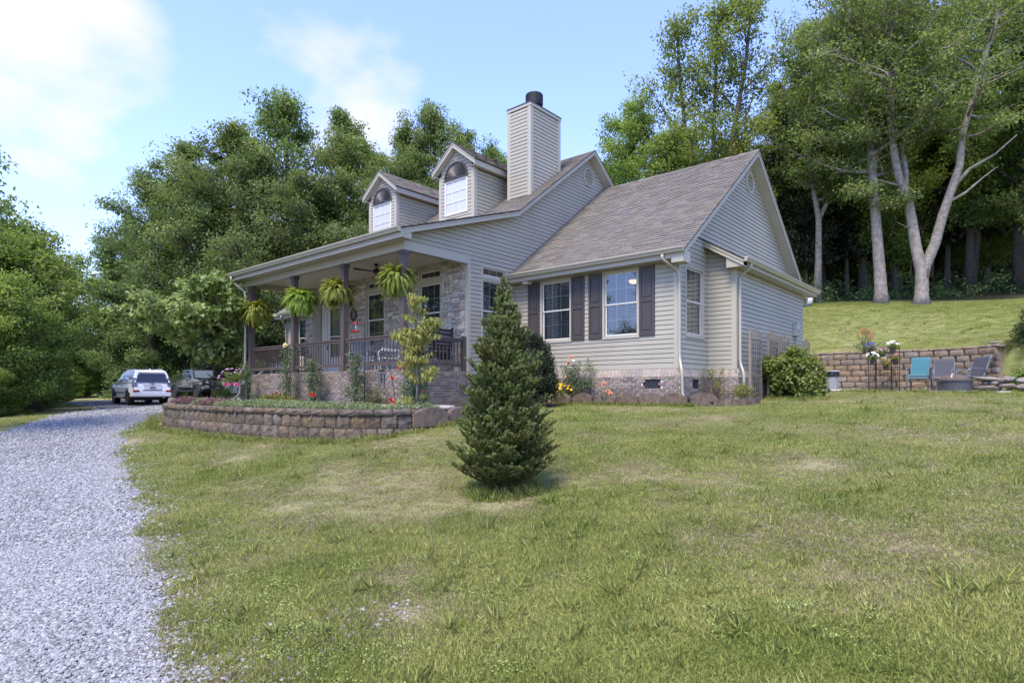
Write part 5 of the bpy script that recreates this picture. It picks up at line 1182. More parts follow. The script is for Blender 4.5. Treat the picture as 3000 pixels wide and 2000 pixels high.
# shepherd's hook with a hummingbird feeder
hk = thing('shepherd_hook', 'tall black shepherd hook pole standing in the bed before the porch', 'garden hook', (-5.64, -4.88, BED_TOP-.02))
mb = MB(); arc = [(-.16+.16*math.cos(a), 0, 1.90+.16*math.sin(a)) for a in np.linspace(0, 2.9, 9)]
mb.tube([(0, 0, -.1), (0, 0, 1.0), (0, 0, 1.90)]+arc+[(-.345, 0, 1.86), (-.36, 0, 1.83)], .0095, 7); mb.build('pole', M_IRON, hk, smooth=True)
fd = thing('hummingbird_feeder', 'red and clear hummingbird feeder hanging from the tall hook', 'bird feeder', (-5.995, -4.88, 3.0)); fd.scale = (.78, .78, .78)
M_RED = mat('red_plastic', (.55, .012, .02), rough=.3, var=.05); mb = MB(); mb.lathe([(.02, 0), (.10, .01), (.115, .035), (.09, .06), (.045, .065)], 18); mb.build('base', M_RED, fd)
for k in range(5):
    a = k*1.257; mb = MB(); mb.lathe([(.012, 0), (.036, .022), (.03, .03)], 8, (.105*math.cos(a), .105*math.sin(a), .02)); mb.build('flower_port', M_RED, fd)
mb = MB(); mb.lathe([(.045, .066), (.055, .12), (.05, .2), (.042, .245)], 16); mb.build('bottle', glassmat('clear_bottle', (.75, .9, .88), 1, .12), fd)
mb = MB(); mb.lathe([(.042, .245), (.075, .255), (.075, .285), (.03, .305)], 16); mb.tube([(0, 0, .3), (0, 0, .40)], .004, 5); mb.build('cap', M_RED, fd)
hk2 = thing('shepherd_hook', 'thin black garden hook leaning over the wind chime', 'garden hook', (-4.27, -5.0, BED_TOP-.02))
mb = MB(); mb.tube([(0, 0, -.1), (-.16, 0, .55), (-.32, 0, 1.08), (-.36, -.01, 1.17), (-.43, -.03, 1.20), (-.50, -.05, 1.15), (-.50, -.05, 1.08)], .0085, 7); mb.build('pole', M_IRON, hk2, smooth=True)
def chime(label, loc, L, n=5):
    t = thing('wind_chime', label, 'wind chime', loc, group='wind chimes'); M_C = MATS.get('chime_metal') or mat('chime_metal', (.16, .18, .20), rough=.35, metal=.7)
    mb = MB(); mb.lathe([(.02, .02), (.085, 0), (.085, -.02), (.02, -.03)], 14); mb.tube([(0, 0, .01), (0, 0, .3)], .003, 4); mb.build('top_disc', M_SWING, t)
    for k in range(n):
        a = 2*math.pi*k/n; mb = MB(); mb.tube([(.065*math.cos(a), .065*math.sin(a), -.06), (.065*math.cos(a), .065*math.sin(a), -.06-L*(.8+.2*math.sin(k*2.1)))], .015, 8); mb.tube([(.065*math.cos(a), .065*math.sin(a), -.02), (.065*math.cos(a), .065*math.sin(a), -.06)], .002, 3); mb.build('chime_tube', M_C, t)
    mb = MB(); mb.lathe([(.0, -L*.5), (.04, -L*.5), (.04, -L*.5-.015), (0, -L*.5-.015)], 12); mb.tube([(0, 0, -.03), (0, 0, -L*.5)], .002, 4); mb.build('clapper', M_SWING, t); return t
chime('grey wind chime hanging low before the porch brickwork', (-4.74, -5.06, 2.05), .36); chime('small dark wind chime hanging from the redbud before the black pickup', (-14.62, -5.42, 2.22), .27)

# fire pit
fp = thing('fire_pit', 'round grey metal fire pit in front of the patio chairs', 'fire pit', (4.70, 7.85, PZ)); M_PIT = mat('pit_steel', (.062, .064, .07), rough=.5, var=.2, scale=8, bump=.2)
mb = MB(); mb.lathe([(.40, 0), (.405, .02), (.425, .26), (.46, .29), (.46, .305), (.40, .305), (.385, .05), (0, .05)], 24); mb.build('bowl', M_PIT, fp)
mb = MB(); mb.lathe([(.39, .28), (.36, .36), (.24, .44), (.06, .475), (0, .477)], 20); mb.build('screen_dome', mat('rust_mesh', (.10, .075, .062), rough=.8, var=.3), fp)
mb = MB(); mb.tube([(-.04, -.37, .35), (-.04, -.26, .445), (-.04, 0, .49)], .022, 6); mb.build('handle', mat('pale_strap', (.42, .33, .25)), fp)
# bin
bn = thing('trash_bin', 'grey trash bin with a black liner beside the tall wall', 'trash bin', (1.30, 8.75, PZ)); mb = MB(); mb.lathe([(.19, 0), (.20, .02), (.245, .62), (.24, .62), (.19, .05)], 20); mb.build('bin_body', mat('bin_grey', (.28, .29, .29), rough=.5), bn)
mb = MB(); random.seed(4); mb.lathe([(.252, .48), (.262, .52), (.258, .58), (.27, .63), (.22, .635), (.2, .5)], 22); v = mb.v; mb.v = [(x*random.uniform(.96, 1.06), y*random.uniform(.96, 1.06), z+random.uniform(-.02, .02)) for x, y, z in v]; mb.build('liner', mat('black_liner', (.012, .012, .013), rough=.25), bn)
mb = MB(); mb.lathe([(.275, .63), (.285, .655), (.25, .67), (0, .675)], 22); mb.build('lid', mat('bin_lid', (.45, .46, .47), rough=.5), bn)
o = MB(); random.seed(9)
for k in range(60): o.obox(Matrix.Translation((random.gauss(0, .33), random.gauss(0, .12), .02)) @ Euler((random.random()*3, random.random()*3, 0)).to_matrix().to_4x4(), .05, .04, .03)
o = o.build('white_gravel', mat('white_marble', (.7, .7, .7))); o.location = (1.55, 8.12, PZ-.0); tag(o, 'scatter of white pebbles by the trash bin', kind='stuff')
# white tank up the slope
tk = thing('propane_tank', 'small white tank standing at the wood edge behind the house corner', 'tank', at_ground(-3.75, 25.4)); mb = MB(); mb.lathe([(0, .12), (.3, .14), (.36, .3), (.36, .95), (.3, 1.1), (.06, 1.16), (0, 1.16)], 18); mb.build('tank_body', mat('white_paint', (.72, .72, .70), rough=.4), tk)
mb = MB(); mb.lathe([(.26, 0), (.28, .16), (.26, .16)], 14); mb.build('foot_ring', M_FRAMEG, tk); mb = MB(); mb.lathe([(.1, 1.14), (.12, 1.28), (.1, 1.3), (0, 1.31)], 12); mb.build('valve_cover', MATS['white_paint'], tk)
# iron folding trellis with pots
tr = thing('iron_trellis', 'black three-panel iron trellis screen standing before the tall wall', 'trellis', (2.62, 10.1, PZ))
pan = [((-.42, -.16), (-.28, .22)), ((-.26, .23), (.18, .2)), ((.2, .2), (.46, -.10))]
for (a, b) in pan:
    ax, ay = a; bx_, by_ = b; mb = MB(); H = 1.46
    for t in (0, 1): mb.tube([(ax+(bx_-ax)*t, ay+(by_-ay)*t, 0), (ax+(bx_-ax)*t, ay+(by_-ay)*t, H)], .012, 6)
    for z in (.08, .8, H-.06, H-.0): mb.tube([(ax, ay, z), (bx_, by_, z)], .007, 5)
    mb.build('panel_frame', M_IRON, tr); mb = MB()
    for k in (1, 2, 3): t = k/4; mb.tube([(ax+(bx_-ax)*t, ay+(by_-ay)*t, .08), (ax+(bx_-ax)*t, ay+(by_-ay)*t, H)], .005, 4)
    for z in (.25, .42, .6): mb.tube([(ax, ay, z), (bx_, by_, z)], .004, 4)
    mb.build('grid_bar', M_IRON, tr); mb = MB()
    for c, sg in ((.27, 1), (.73, -1)):
        pts = []
        for aa in np.linspace(0, 7.2, 18): r = .24*(1-aa/9); pts.append((ax+(bx_-ax)*(c+sg*r*math.cos(aa)), ay+(by_-ay)*(c+sg*r*math.cos(aa)), H+.05+.13*(1-aa/9)*math.sin(aa)))
        mb.tube(pts, .006, 5)
    mb.build('scroll', M_IRON, tr)
# wooden trellises on the side wall
M_LATT = mat('taupe_lattice', (.22, .185, .14), rough=.7, var=.12)
def lattice(y0, y1, zb, ztop, label):
    t = thing('garden_trellis', label, 'trellis', (BX+.24, (y0+y1)/2, zb), group='wooden trellises along the side wall'); w = (y1-y0)/2
    for y in (-w+.04, w-.04):
        mb = MB(); mb.box(-.03, .03, y-.03, y+.03, -.1, ztop-zb); mb.build('post', M_LATT, t)
    n = 3
    for k in range(n): y = (-w+.08)+(2*w-.16)*(k+1)/(n+1); mb = MB(); mb.box(-.012, .012, y-.011, y+.011, .0, ztop-zb+(.14 if k == 1 else .06)); mb.build('upright_slat', M_LATT, t)
    z = .1
    while z < ztop-zb-.1: mb = MB(); mb.box(.0125, .032, -w+.082, w-.082, z-.011, z+.011); mb.build('cross_slat', M_LATT, t); z += .155
lattice(2.0, 2.85, 1.42, 3.12, 'taupe wooden trellis nearest the downspout on the side wall'); lattice(3.4, 4.25, 1.46, 3.14, 'taupe wooden trellis second from the downspout, behind the raspberry bush'); lattice(4.45, 5.3, 1.5, 3.14, 'taupe wooden trellis third from the downspout, left of the meter box'); lattice(6.75, 7.45, 1.55, 3.14, 'taupe wooden trellis at the back corner beyond the meter box')
# ================================================================ GARDEN PLANTS
L_ROSE = leafmat('rose_leaf', (.095, .14, .065), (.165, .215, .105), trans=.22, clump=3)
L_YELL = leafmat('dogwood_leaf', (.27, .29, .07), (.38, .35, .12), trans=.4, clump=2.2, islr=.3)
L_FERN = leafmat('fern_leaf', (.19, .26, .035), (.32, .38, .075), trans=.42, clump=5, islr=.25)
L_YEW = leafmat('yew_leaf', (.016, .028, .014), (.030, .046, .02), trans=.1, clump=3)
L_SPR = leafmat('spruce_needle', (.080, .100, .022), (.125, .15, .038), trans=.2, clump=4, rough=.5, islr=.35)
L_SPRT = leafmat('spruce_tip', (.165, .20, .06), (.22, .255, .085), trans=.25, clump=5, rough=.5)
L_BUSH = leafmat('bright_bush_leaf', (.135, .205, .045), (.23, .30, .08), trans=.4, clump=1.8)
L_LIME = leafmat('lime_leaf', (.17, .185, .035), (.27, .26, .06), trans=.35, clump=3)
L_SEDUM = leafmat('sedum_green', (.14, .19, .075), (.25, .30, .13), trans=.2, clump=4)
L_PURP = leafmat('sedum_purple', (.16, .075, .075), (.23, .14, .12), trans=.2, clump=4)
L_RED = leafmat('redbud_leaf', (.17, .275, .08), (.28, .385, .14), trans=.44, clump=1.2, rough=.5, islr=.45, spec=.25)
M_BARK = mat('brown_bark', (.10, .078, .06), rough=.95, var=.45, scale=12, bump=.9, bscale=30)
M_STEM = mat('green_stem', (.08, .10, .04), rough=.7, var=.2)
M_PALEB = mat('pale_bark', (.245, .215, .185), rough=.95, var=.45, scale=5, bump=1.0, bscale=16, col2=(.12, .105, .09))
def petal(name, c, **k): return leafmat(name, c, tuple(min(1, q*1.25) for q in c), trans=.25, clump=8, islr=.2, thue=.5, hue=0, **k)
P_REDR = petal('red_petal', (.55, .012, .018)); P_PINK = petal('pink_petal', (.62, .20, .36)); P_PEACH = petal('peach_petal', (.75, .36, .25)); P_YEL = petal('yellow_petal', (.80, .56, .02)); P_WHITE = petal('white_petal', (.78, .78, .74)); P_PURP = petal('purple_petal', (.30, .05, .38)); P_BLUE = petal('blue_petal', (.07, .05, .28)); P_CREAM = petal('cream_petal', (.75, .68, .42)); P_CORAL = petal('coral_petal', (.60, .10, .08))
def clumps(rng, centers, radii, n, L, W, kind='leaf', up=.5, fold=.15, droop=.1, flat=1.0, hang=0, outward=.6):
    """leaves gathered round branch ends"""
    C_ = np.asarray(centers, float); n = int(n); P = np.repeat(C_, n, 0); R = np.repeat(np.asarray(radii, float)*np.ones(len(C_)), n)
    d = rnd_dirs(rng, len(P)); rr = rng.random(len(P))**.5; off = d*(R*rr)[:, None]; off[:, 2] *= flat; P = P+off
    D = unit(d*outward+rnd_dirs(rng, len(P))*.7+np.array([0, 0, -hang])); N = unit(rnd_dirs(rng, len(P))*.55+np.array([0, 0, up])+d*.5)
    Ln = L*rng.uniform(.65, 1.25, len(P)); Wd = Ln*W/L*rng.uniform(.85, 1.15, len(P))
    return (heart_arrays if kind == 'heart' else leaf_arrays)(P, D, N, Ln, Wd, fold, droop)
def flower_mesh(m, r, n=7, layers=2, seed=0, cup=.5):
    rng = np.random.default_rng(seed); P = []; D = []; N = []
    for l in range(layers):
        for k in range(n): a = 2*math.pi*(k+.5*l)/n+rng.uniform(-.2, .2); e = cup*(.35+.8*l); P.append((0, 0, .01*l)); D.append((math.cos(a)*math.cos(e), math.sin(a)*math.cos(e), math.sin(e))); N.append((-math.cos(a)*math.sin(e), -math.sin(a)*math.sin(e), math.cos(e)))
    V, F = leaf_arrays(np.array(P), np.array(D), np.array(N), np.full(len(P), r), np.full(len(P), r*.95), .12, .15); return np_mesh('flower', [(V, F, 0)], m)
def shrub(name, label, cat, loc, pts, radii, n, L, W, lm, seed=0, stem_r=.008, sm=None, flowers=(), group=None, part='foliage', kind='leaf', **kw):
    rng = np.random.default_rng(seed); t = thing(name, label, cat, loc, group=group)
    link(part, np_mesh(part, [(*clumps(rng, pts, radii, n, L, W, kind, **kw), 0)], lm), t)
    mb = MB(); rr = random.Random(seed)
    for p in pts:
        b = Vector((rr.uniform(-.04, .04), rr.uniform(-.04, .04), -.03)); p = Vector(p); m1 = b.lerp(p, .5)+Vector((rr.uniform(-.05, .05), rr.uniform(-.05, .05), .05)); mb.tube([b, m1, p], [stem_r, stem_r*.8, stem_r*.4], 5)
    mb.build('stem', sm or M_STEM, t)
    for fm, (x, y, z), tilt, rz in flowers:
        o = link('flower', fm, t); o.location = (x, y, z); o.rotation_euler = (tilt, 0, rz)
    return t
F_RED = flower_mesh(P_REDR, .047, 8, 3, 1, .7); F_PINK = flower_mesh(P_PINK, .04, 6, 1, 2, .3); F_PINKB = flower_mesh(P_PINK, .065, 8, 3, 3, .7); F_PEACH = flower_mesh(P_PEACH, .065, 8, 3, 4, .6); F_YEL = flower_mesh(P_YEL, .045, 8, 1, 5, .15); F_WHITE = flower_mesh(P_WHITE, .045, 6, 1, 6, .3); F_PURP = flower_mesh(P_PURP, .045, 6, 1, 7, .3); F_BLUE = flower_mesh(P_BLUE, .045, 6, 1, 8, .3); F_CREAM = flower_mesh(P_CREAM, .08, 9, 3, 9, .6); F_CORAL = flower_mesh(P_CORAL, .035, 6, 2, 10, .4); F_MAUVE = flower_mesh(petal('mauve_petal', (.55, .33, .52)), .04, 6, 1, 11, .3)
def spots(fm, n, c, r, seed, face=(6.3, -13.3)):
    """flowers on the outside of a clump, facing the light"""
    rr = random.Random(seed); out = []
    for _ in range(n):
        a = rr.uniform(0, 6.28); e = rr.uniform(.05, 1.2); p = (c[0]+r[0]*math.cos(a)*math.cos(e), c[1]+r[1]*math.sin(a)*math.cos(e), c[2]+r[2]*math.sin(e)); out.append((fm, p, rr.uniform(.1, .8), rr.uniform(-.8, 1.2)))
    return out
# hanging ferns
def fern():
    rng = np.random.default_rng(3); parts = []; frond = []
    for k in range(360):
        az = rng.uniform(0, 2*math.pi); hang_ = k % 2; el = rng.uniform(-.15, .5) if hang_ else rng.uniform(.3, 1.5); L = rng.uniform(.5, .9)*np.interp(el, [0, .6, 1.5], [1, .85, .66]); nseg = 30; dr_ = (1.75 if hang_ else np.interp(el, [0, .5, 1, 1.5], [1.9, 2.0, 1.6, 1.0]))*rng.uniform(.8, 1.25); p = np.array([.06*math.cos(az), .06*math.sin(az), .02]); pts = [p]; e = el
        for i in range(nseg): e -= dr_/nseg*((1.5-.9*i/nseg) if hang_ else (.3+1.4*i/nseg)); st = L/nseg; p = p+st*np.array([math.cos(az)*math.cos(e), math.sin(az)*math.cos(e), math.sin(e)]); pts.append(p)
        pts = np.array(pts); T = unit(np.gradient(pts, axis=0)); S = unit(np.cross(T, np.array([0, 0, 1.0])+.01)); U = np.cross(S, T); tt = np.linspace(0, 1, nseg+1)
        pl = .085*np.sin(np.pi*np.clip(tt*.92+.08, 0, 1))**.7*(1-.25*tt)+.008
        for s in (1, -1):
            D = unit(S*s+T*.45-U*.25+rng.normal(size=S.shape)*.08); V, F = leaf_arrays(pts, D, U, pl, np.full(len(pl), .026), .05, .2); frond.append((V, F, 0))
    return np_mesh('fronds', frond, L_FERN)
fm_ = fern(); M_POT = mat('dark_pot', (.035, .032, .03), rough=.7)
fern0 = thing('hanging_fern', 'hanging Boston fern in front of the corner post at the far porch end', 'fern', group='ferns hanging from the porch beam'); link('fronds', fm_, fern0)
mb = MB(); mb.lathe([(.08, -.16), (.12, -.12), (.15, .0), (.155, .03), (.13, .03), (.10, -.02)], 18); mb.build('pot', M_POT, fern0)
mb = MB()
for k in range(3): a = k*2.09; mb.tube([(.15*math.cos(a), .15*math.sin(a), .02), (0, 0, .42)], .0035, 4)
mb.tube([(0, 0, .42), (0, 0, .84)], .004, 4); mb.build('hanger', M_IRON, fern0)
for (x, z, rz, sc, lb) in ((-12.62, 4.16, .3, .82, None), (-9.88, 4.26, 2.2, .86, 'hanging Boston fern just right of the second porch post'), (-7.98, 4.30, 4.0, .84, 'hanging Boston fern half behind the third porch post'), (-5.42, 4.34, 5.1, .80, 'hanging Boston fern behind the near corner post of the porch')):
    place(fern0, USED, (x, PORCH_Y+.07, z), rz, sc, lb)
# spruce in the lawn
def spruce():
    rng = np.random.default_rng(7); H = 2.5; base = (1.76, -8.25); g = gz1(*base)
    t = thing('spruce_tree', 'young dark green spruce standing alone in the front lawn', 'spruce', (base[0], base[1], g-.02))
    mb = MB(); mb.tube([(0, 0, 0), (.01, .01, 1.0), (0, .01, 1.9), (.01, 0, H-.05)], [.045, .034, .018, .006], 7); mb.build('trunk', M_BARK, t)
    protos = []
    for L in (.70, .56, .43, .31, .20):
        for sd in range(2):
            r = np.random.default_rng(int(L*100)+sd); segs = []
            def shoot(p0, d, l, lv):
                n = max(2, int(l/.05)); p = np.array(p0, float); d = unit(np.array(d, float)); pts = [p]
                for i in range(n):
                    d = unit(d+np.array([0, 0, .05])+r.normal(size=3)*.04); p = p+d*l/n; pts.append(p)
                segs.append((np.array(pts), lv))
                if lv < 2:
                    m = int(l/(.052 if lv == 0 else .075))
                    for i in range(m):
                        q = .12+.86*(i+.5)/m; j = min(int(q*n), n-1); pp = pts[j]+(pts[j+1]-pts[j])*(q*n-j); sd_ = 1 if i % 2 else -1; sv = unit(np.cross(d, [0, 0, 1]))*sd_
                        ll = (l*.52*(1-q)+.055)*r.uniform(.75, 1.2); dd = unit(d*.75+sv*.72+np.array([0, 0, r.uniform(-.05, .32)]))
                        if ll > .035: shoot(pp, dd, ll, lv+1)
            shoot((0, 0, 0), (1, 0, .1), L, 0); A = []; Bt = []; mbw = MB()
            for pts, lv in segs:
                seglen = np.linalg.norm(np.diff(pts, axis=0), axis=1).sum(); n = int(seglen*560)
                if n < 4: continue
                q = r.random(n)*(len(pts)-1); i = np.minimum(q.astype(int), len(pts)-2); P = pts[i]+(pts[i+1]-pts[i])*(q-i)[:, None]; T = unit(pts[i+1]-pts[i]); rad_ = rnd_dirs(r, n); rad_ = unit(rad_-T*(rad_*T).sum(1)[:, None]); rad_[:, 2] += .25
                D = unit(T*.75+rad_*.8); N = np.cross(D, rnd_dirs(r, n)); tip = (q/(len(pts)-1) > .62) & (lv > 0)
                V, F = leaf_arrays(P, D, N, r.uniform(.018, .030, n), np.full(n, .0075), 0, 0); F = F.reshape(n, 2, 3)
                for msk, lst in ((~tip, A), (tip, Bt)):
                    if msk.any(): Vm = V.reshape(n, 4, 3)[msk].reshape(-1, 3); k = msk.sum(); b = np.arange(k)[:, None]*4; lst.append((Vm, np.concatenate([b+np.array([[0, 1, 2]]), b+np.array([[0, 2, 3]])], 1).reshape(-1, 3), 0 if lst is A else 1))
                mbw.tube([tuple(x) for x in pts[::2]] if len(pts) > 3 else [tuple(pts[0]), tuple(pts[-1])], .004 if lv == 0 else .0022, 3)
            Vw = np.array(mbw.v); tr_ = []
            for f in mbw.f:
                for k in range(1, len(f)-1): tr_.append((f[0], f[k], f[k+1]))
            protos.append((L, np_mesh('branch', A+Bt+[(Vw, np.array(tr_), 2)], [L_SPR, L_SPRT, M_BARK])))
    z = .10; k = 0
    while z < H-.1:
        f = z/H; L = np.interp(f, [0, .1, .25, .5, .7, .85, .95, 1], [.52, .62, .61, .50, .33, .17, .08, .05]); el = np.interp(f, [0, .15, .5, .8, 1], [-.02, .12, .42, .8, 1.15]); n = int(np.interp(f, [0, .6, 1], [10, 7, 4]))
        for i in range(n):
            a = 2*math.pi*i/n+k*.7+rng.uniform(-.25, .25); l = L*rng.uniform(.8, 1.18); pr = min(protos, key=lambda q: abs(q[0]-l)+rng.random()*.02)
            o = link('branch', pr[1], t); s = l/pr[0]; o.scale = (s, s, s); o.location = (0, 0, z+rng.uniform(-.03, .03)); o.rotation_euler = Euler((rng.uniform(-.4, .4), -(el+rng.uniform(-.14, .14)), a)); 
        z += np.interp(f, [0, 1], [.082, .11]); k += 1
    return t
spruce()
# dark yew by the wing wall
rng = np.random.default_rng(12); pts = []; 
for _ in range(150): d = unit(rng.normal(size=3)); d[2] = abs(d[2])*1.0; pts.append((d[0]*.60, d[1]*.54, .34+d[2]*1.38))
for _ in range(40): d = unit(rng.normal(size=3)); pts.append((d[0]*.55, d[1]*.5, .45+d[2]*.35))
yw = shrub('yew_bush', 'dark green yew bush between the spruce and the wing wall', 'bush', (-2.98, -1.95, gz1(-3.0, -1.95)), pts, .17, 130, .07, .02, L_YEW, seed=4, sm=M_BARK, up=.2)
# young yellow-green dogwood by the leaning rod
def small_tree(name, label, cat, loc, stems, lm, L, W, n, R, kind, seed, barkm, twigs=5, droop=.35, hang=.8, flat=.55, fold=.1, group=None, sub=.45, lowest=0):
    rr = random.Random(seed); rng = np.random.default_rng(seed); t = thing(name, label, cat, loc, group=group); mb = MB(); ends = []
    for pts, r0 in stems:
        m = len(pts); mb.tube(pts, [r0*(1-.75*i/(m-1)) for i in range(m)], 7)
        for i in range(1, m):
            for _ in range(twigs if i > 1 else max(1, twigs//2)):
                p = Vector(pts[i-1]).lerp(Vector(pts[i]), rr.random()); a = rr.uniform(0, 6.28); l = sub*rr.uniform(.45, 1.1)*(1.2-.7*i/m); e = p+Vector((math.cos(a)*l, math.sin(a)*l, l*rr.uniform(.15, .6)))
                mb.tube([p, p.lerp(e, .5)+Vector((0, 0, .03)), e], [r0*.32, r0*.22, r0*.1], 4); ends += [tuple(e), tuple(p.lerp(e, .6))]
        ends.append(tuple(pts[-1]))
    ends = [e for e in ends if e[2] > lowest]
    mb.build('trunk', barkm, t, smooth=True); link('crown', np_mesh('crown', [(*clumps(rng, ends, R, n, L, W, kind, up=.8, fold=fold, droop=droop, flat=flat, hang=hang), 0)], lm), t); return t
small_tree('dogwood_sapling', 'slender young tree with drooping yellow-green leaves before the porch corner', 'sapling', (-3.48, -5.11, BED_TOP-.05), [([(0, 0, 0), (.01, .01, .5), (-.02, .02, 1.0), (0, 0, 1.5), (.05, .02, 1.95), (.03, .0, 2.35)], .028), ([(0, .01, .75), (-.16, -.05, 1.1), (-.22, -.08, 1.45), (-.30, -.1, 1.6)], .014), ([(0, .01, .95), (.18, .05, 1.25), (.26, .1, 1.6), (.33, .12, 1.85)], .013)], L_YELL, .085, .036, 22, .12, 'leaf', 21, M_PALEB, twigs=7, droop=.5, hang=1.2, fold=.2, sub=.34)
# redbud at the porch end
rb = []; rr = random.Random(31)
tr0 = [(0, 0, 0), (.02, .02, .7), (.05, 0, 1.4)]
rb.append((tr0, .085))
for a, l, h in ((0.2, 2.2, 1.9), (1.1, 2.0, 2.4), (2.0, 2.3, 1.7), (2.9, 2.5, 2.0), (3.5, 2.7, 1.3), (3.9, 2.6, 1.75), (4.5, 2.1, 2.1), (5.4, 2.0, 1.6), (3.3, 1.4, 2.75), (.8, 1.0, 2.85), (5.0, .9, 2.7), (2.2, .8, 2.9), (5.9, 1.3, 2.5)):
    l *= 1-.42*max(0, math.cos(a-.71))+.18*max(0, -math.cos(a-.71)); d = Vector((math.cos(a), math.sin(a), 0)); rb.append(([(.05, 0, 1.3), tuple(Vector((.05, 0, 1.3))+d*l*.25+Vector((0, 0, h*.45))), tuple(Vector((.05, 0, 1.3))+d*l*.6+Vector((0, 0, h*.78))), tuple(Vector((.05, 0, 1.3))+d*l*.95+Vector((0, 0, h)))], .05))
small_tree('redbud_tree', 'spreading redbud tree with large heart-shaped leaves beyond the porch end', 'tree', (-14.35, -4.72, BED_TOP-.05), rb, L_RED, .135, .125, 15, .26, 'heart', 33, M_BARK, twigs=10, droop=.25, hang=.45, flat=.7, sub=.8, lowest=1.45)
# climbing roses and shrubs along the porch brick
def tall_rose(label, loc, h, w, n, seed, flowers=()):
    rr = random.Random(seed); pts = []; 
    for k in range(n): z = h*(.08+.9*rr.random()**.9); s = w*(1.1-.75*z/h); pts.append((rr.uniform(-s, s), rr.uniform(-.14, .10), z))
    return shrub('climbing_rose', label, 'rose bush', loc, pts, .13, 34, .05, .034, L_ROSE, seed=seed, flowers=flowers, group='rose bushes along the porch brick')
BZ = BED_TOP-.02
tall_rose('thin climbing rose beside the downspout at the far porch corner', (-12.2, -4.55, BZ), 1.1, .28, 26, 41)
tall_rose('tall climbing rose topped by a cream bloom below the second porch post', (-9.75, -4.55, BZ), 1.55, .34, 34, 42, [(F_CREAM, (.0, -.1, 1.62), .5, .4), (F_RED, (-.2, -.25, .28), 1.0, .5), (F_RED, (.12, -.3, .2), 1.0, .6)])
tall_rose('climbing rose with one red bloom low on its right, left of the third post', (-8.5, -4.52, BZ), 1.2, .42, 40, 43, [(F_RED, (.42, -.3, .26), 1.1, .6), (F_RED, (.50, -.28, .22), 1.1, .7)])
tall_rose('dense climbing rose left of the hook pole, right of the third post', (-6.45, -4.55, BZ), 1.3, .34, 46, 44)
tall_rose('red rose bush around the dogwood trunk at the porch corner', (-3.95, -4.75, BZ), .95, .48, 50, 45, [(F_RED, (-.42, -.3, .62), 1.0, .6), (F_RED, (-.40, -.35, .15), 1.0, .5), (F_RED, (.02, -.6, .09), .9, .6), (F_CORAL, (.35, -.1, .35), .8, .6), (F_RED, (-.3, -.2, .85), .8, .6)])
tall_rose('small rose by the brick beside the spruce', (-4.2, -2.2, 1.22), .55, .24, 18, 46)
def ball_pts(n, r, h, seed, base=.05):
    rg = np.random.default_rng(seed); d = unit(rg.normal(size=(n, 3))); d[:, 2] = abs(d[:, 2]); q = rg.random(n)[:, None]**.4; p = d*q*np.array([r, r, h-base]); p[:, 2] += base; return p
shrub('low_shrub', 'low bronze-green shrub beneath the wind chime', 'shrub', (-5.55, -4.62, BZ), ball_pts(26, .3, .62, 51), .09, 40, .04, .02, leafmat('bronze_leaf', (.075, .085, .025), (.14, .13, .04), clump=4), seed=51)
shrub('low_shrub', 'upright green shrub beyond the far porch corner beside the redbud', 'shrub', (-13.85, -4.55, BZ), ball_pts(34, .34, .72, 52), .09, 60, .04, .016, L_BUSH, seed=52, up=.2)
shrub('petunia_basket', 'basket of pink petunias at the far porch corner', 'flower basket', (-12.25, -4.95, 1.84), ball_pts(30, .42, .38, 53, -.05), .1, 40, .045, .02, L_BUSH, seed=53, flowers=spots(F_MAUVE, 34, (-.05, 0, .1), (.45, .45, .36), 3)+spots(F_PINKB, 7, (.2, -.2, -.12), (.2, .2, .1), 4))
shrub('potted_flower', 'small pink flowers peeping over the porch floor by the second post', 'flowers', (-10.9, -3.85, 2.1), ball_pts(10, .2, .2, 54), .08, 30, .04, .02, L_ROSE, seed=54, flowers=spots(F_PINK, 9, (0, 0, .08), (.2, .2, .15), 5))
# ground cover in the bed: one mass each
def mat_cover(name, label, poly_pts, n, L, W, m, seed, h=.07, fl=None):
    rg = np.random.default_rng(seed); P = []
    for (x, y, r) in poly_pts:
        k = int(n*r*r); a = rg.uniform(0, 6.28, k); q = r*np.sqrt(rg.random(k)); z = BED_TOP-.02+h*(1-(q/r)**2*.6)*rg.uniform(.3, 1.3, k); P.append(np.stack([x+q*np.cos(a), y+q*np.sin(a)*.6, z], 1))
    P = np.concatenate(P); D = rnd_dirs(rg, len(P)); D[:, 2] = abs(D[:, 2])*.7; N = rnd_dirs(rg, len(P)); N[:, 2] += 1
    V, F = leaf_arrays(P, D, N, L*rg.uniform(.6, 1.3, len(P)), np.full(len(P), W), .1, .1); return tag(link(name, np_mesh(name, [(V, F, 0)], m)), label, kind='stuff')
mat_cover('sedum_cover', 'pale green creeping sedum along the top of the low wall', [(-2.5, -7.0, .45), (-3.0, -6.9, .5), (-3.6, -7.1, .55), (-4.3, -7.1, .6), (-5.0, -7.2, .6), (-2.3, -6.5, .4), (-2.2, -6.0, .35), (-5.8, -7.2, .6), (-6.5, -7.2, .65), (-7.2, -7.2, .7), (-8.8, -7.1, .7), (-9.5, -6.8, .7), (-6.9, -6.3, .8), (-7.9, -6.3, .7), (-10.5, -6.4, .8), (-11.9, -6.2, .6)], 4200, .035, .02, L_SEDUM, 61, .12)
mat_cover('purple_sedum', 'dusty purple sedum cushions above the low wall', [(-8.1, -7.35, .42), (-7.65, -7.3, .3), (-8.6, -7.3, .35), (-11.1, -6.85, .5), (-10.7, -6.9, .4)], 5200, .035, .02, L_PURP, 62, .16)
mat_cover('lily_clump', 'bright grassy clump below the second porch post', [(-9.0, -5.4, .5), (-8.3, -5.5, .35)], 1500, .28, .016, L_LIME, 63, .12)
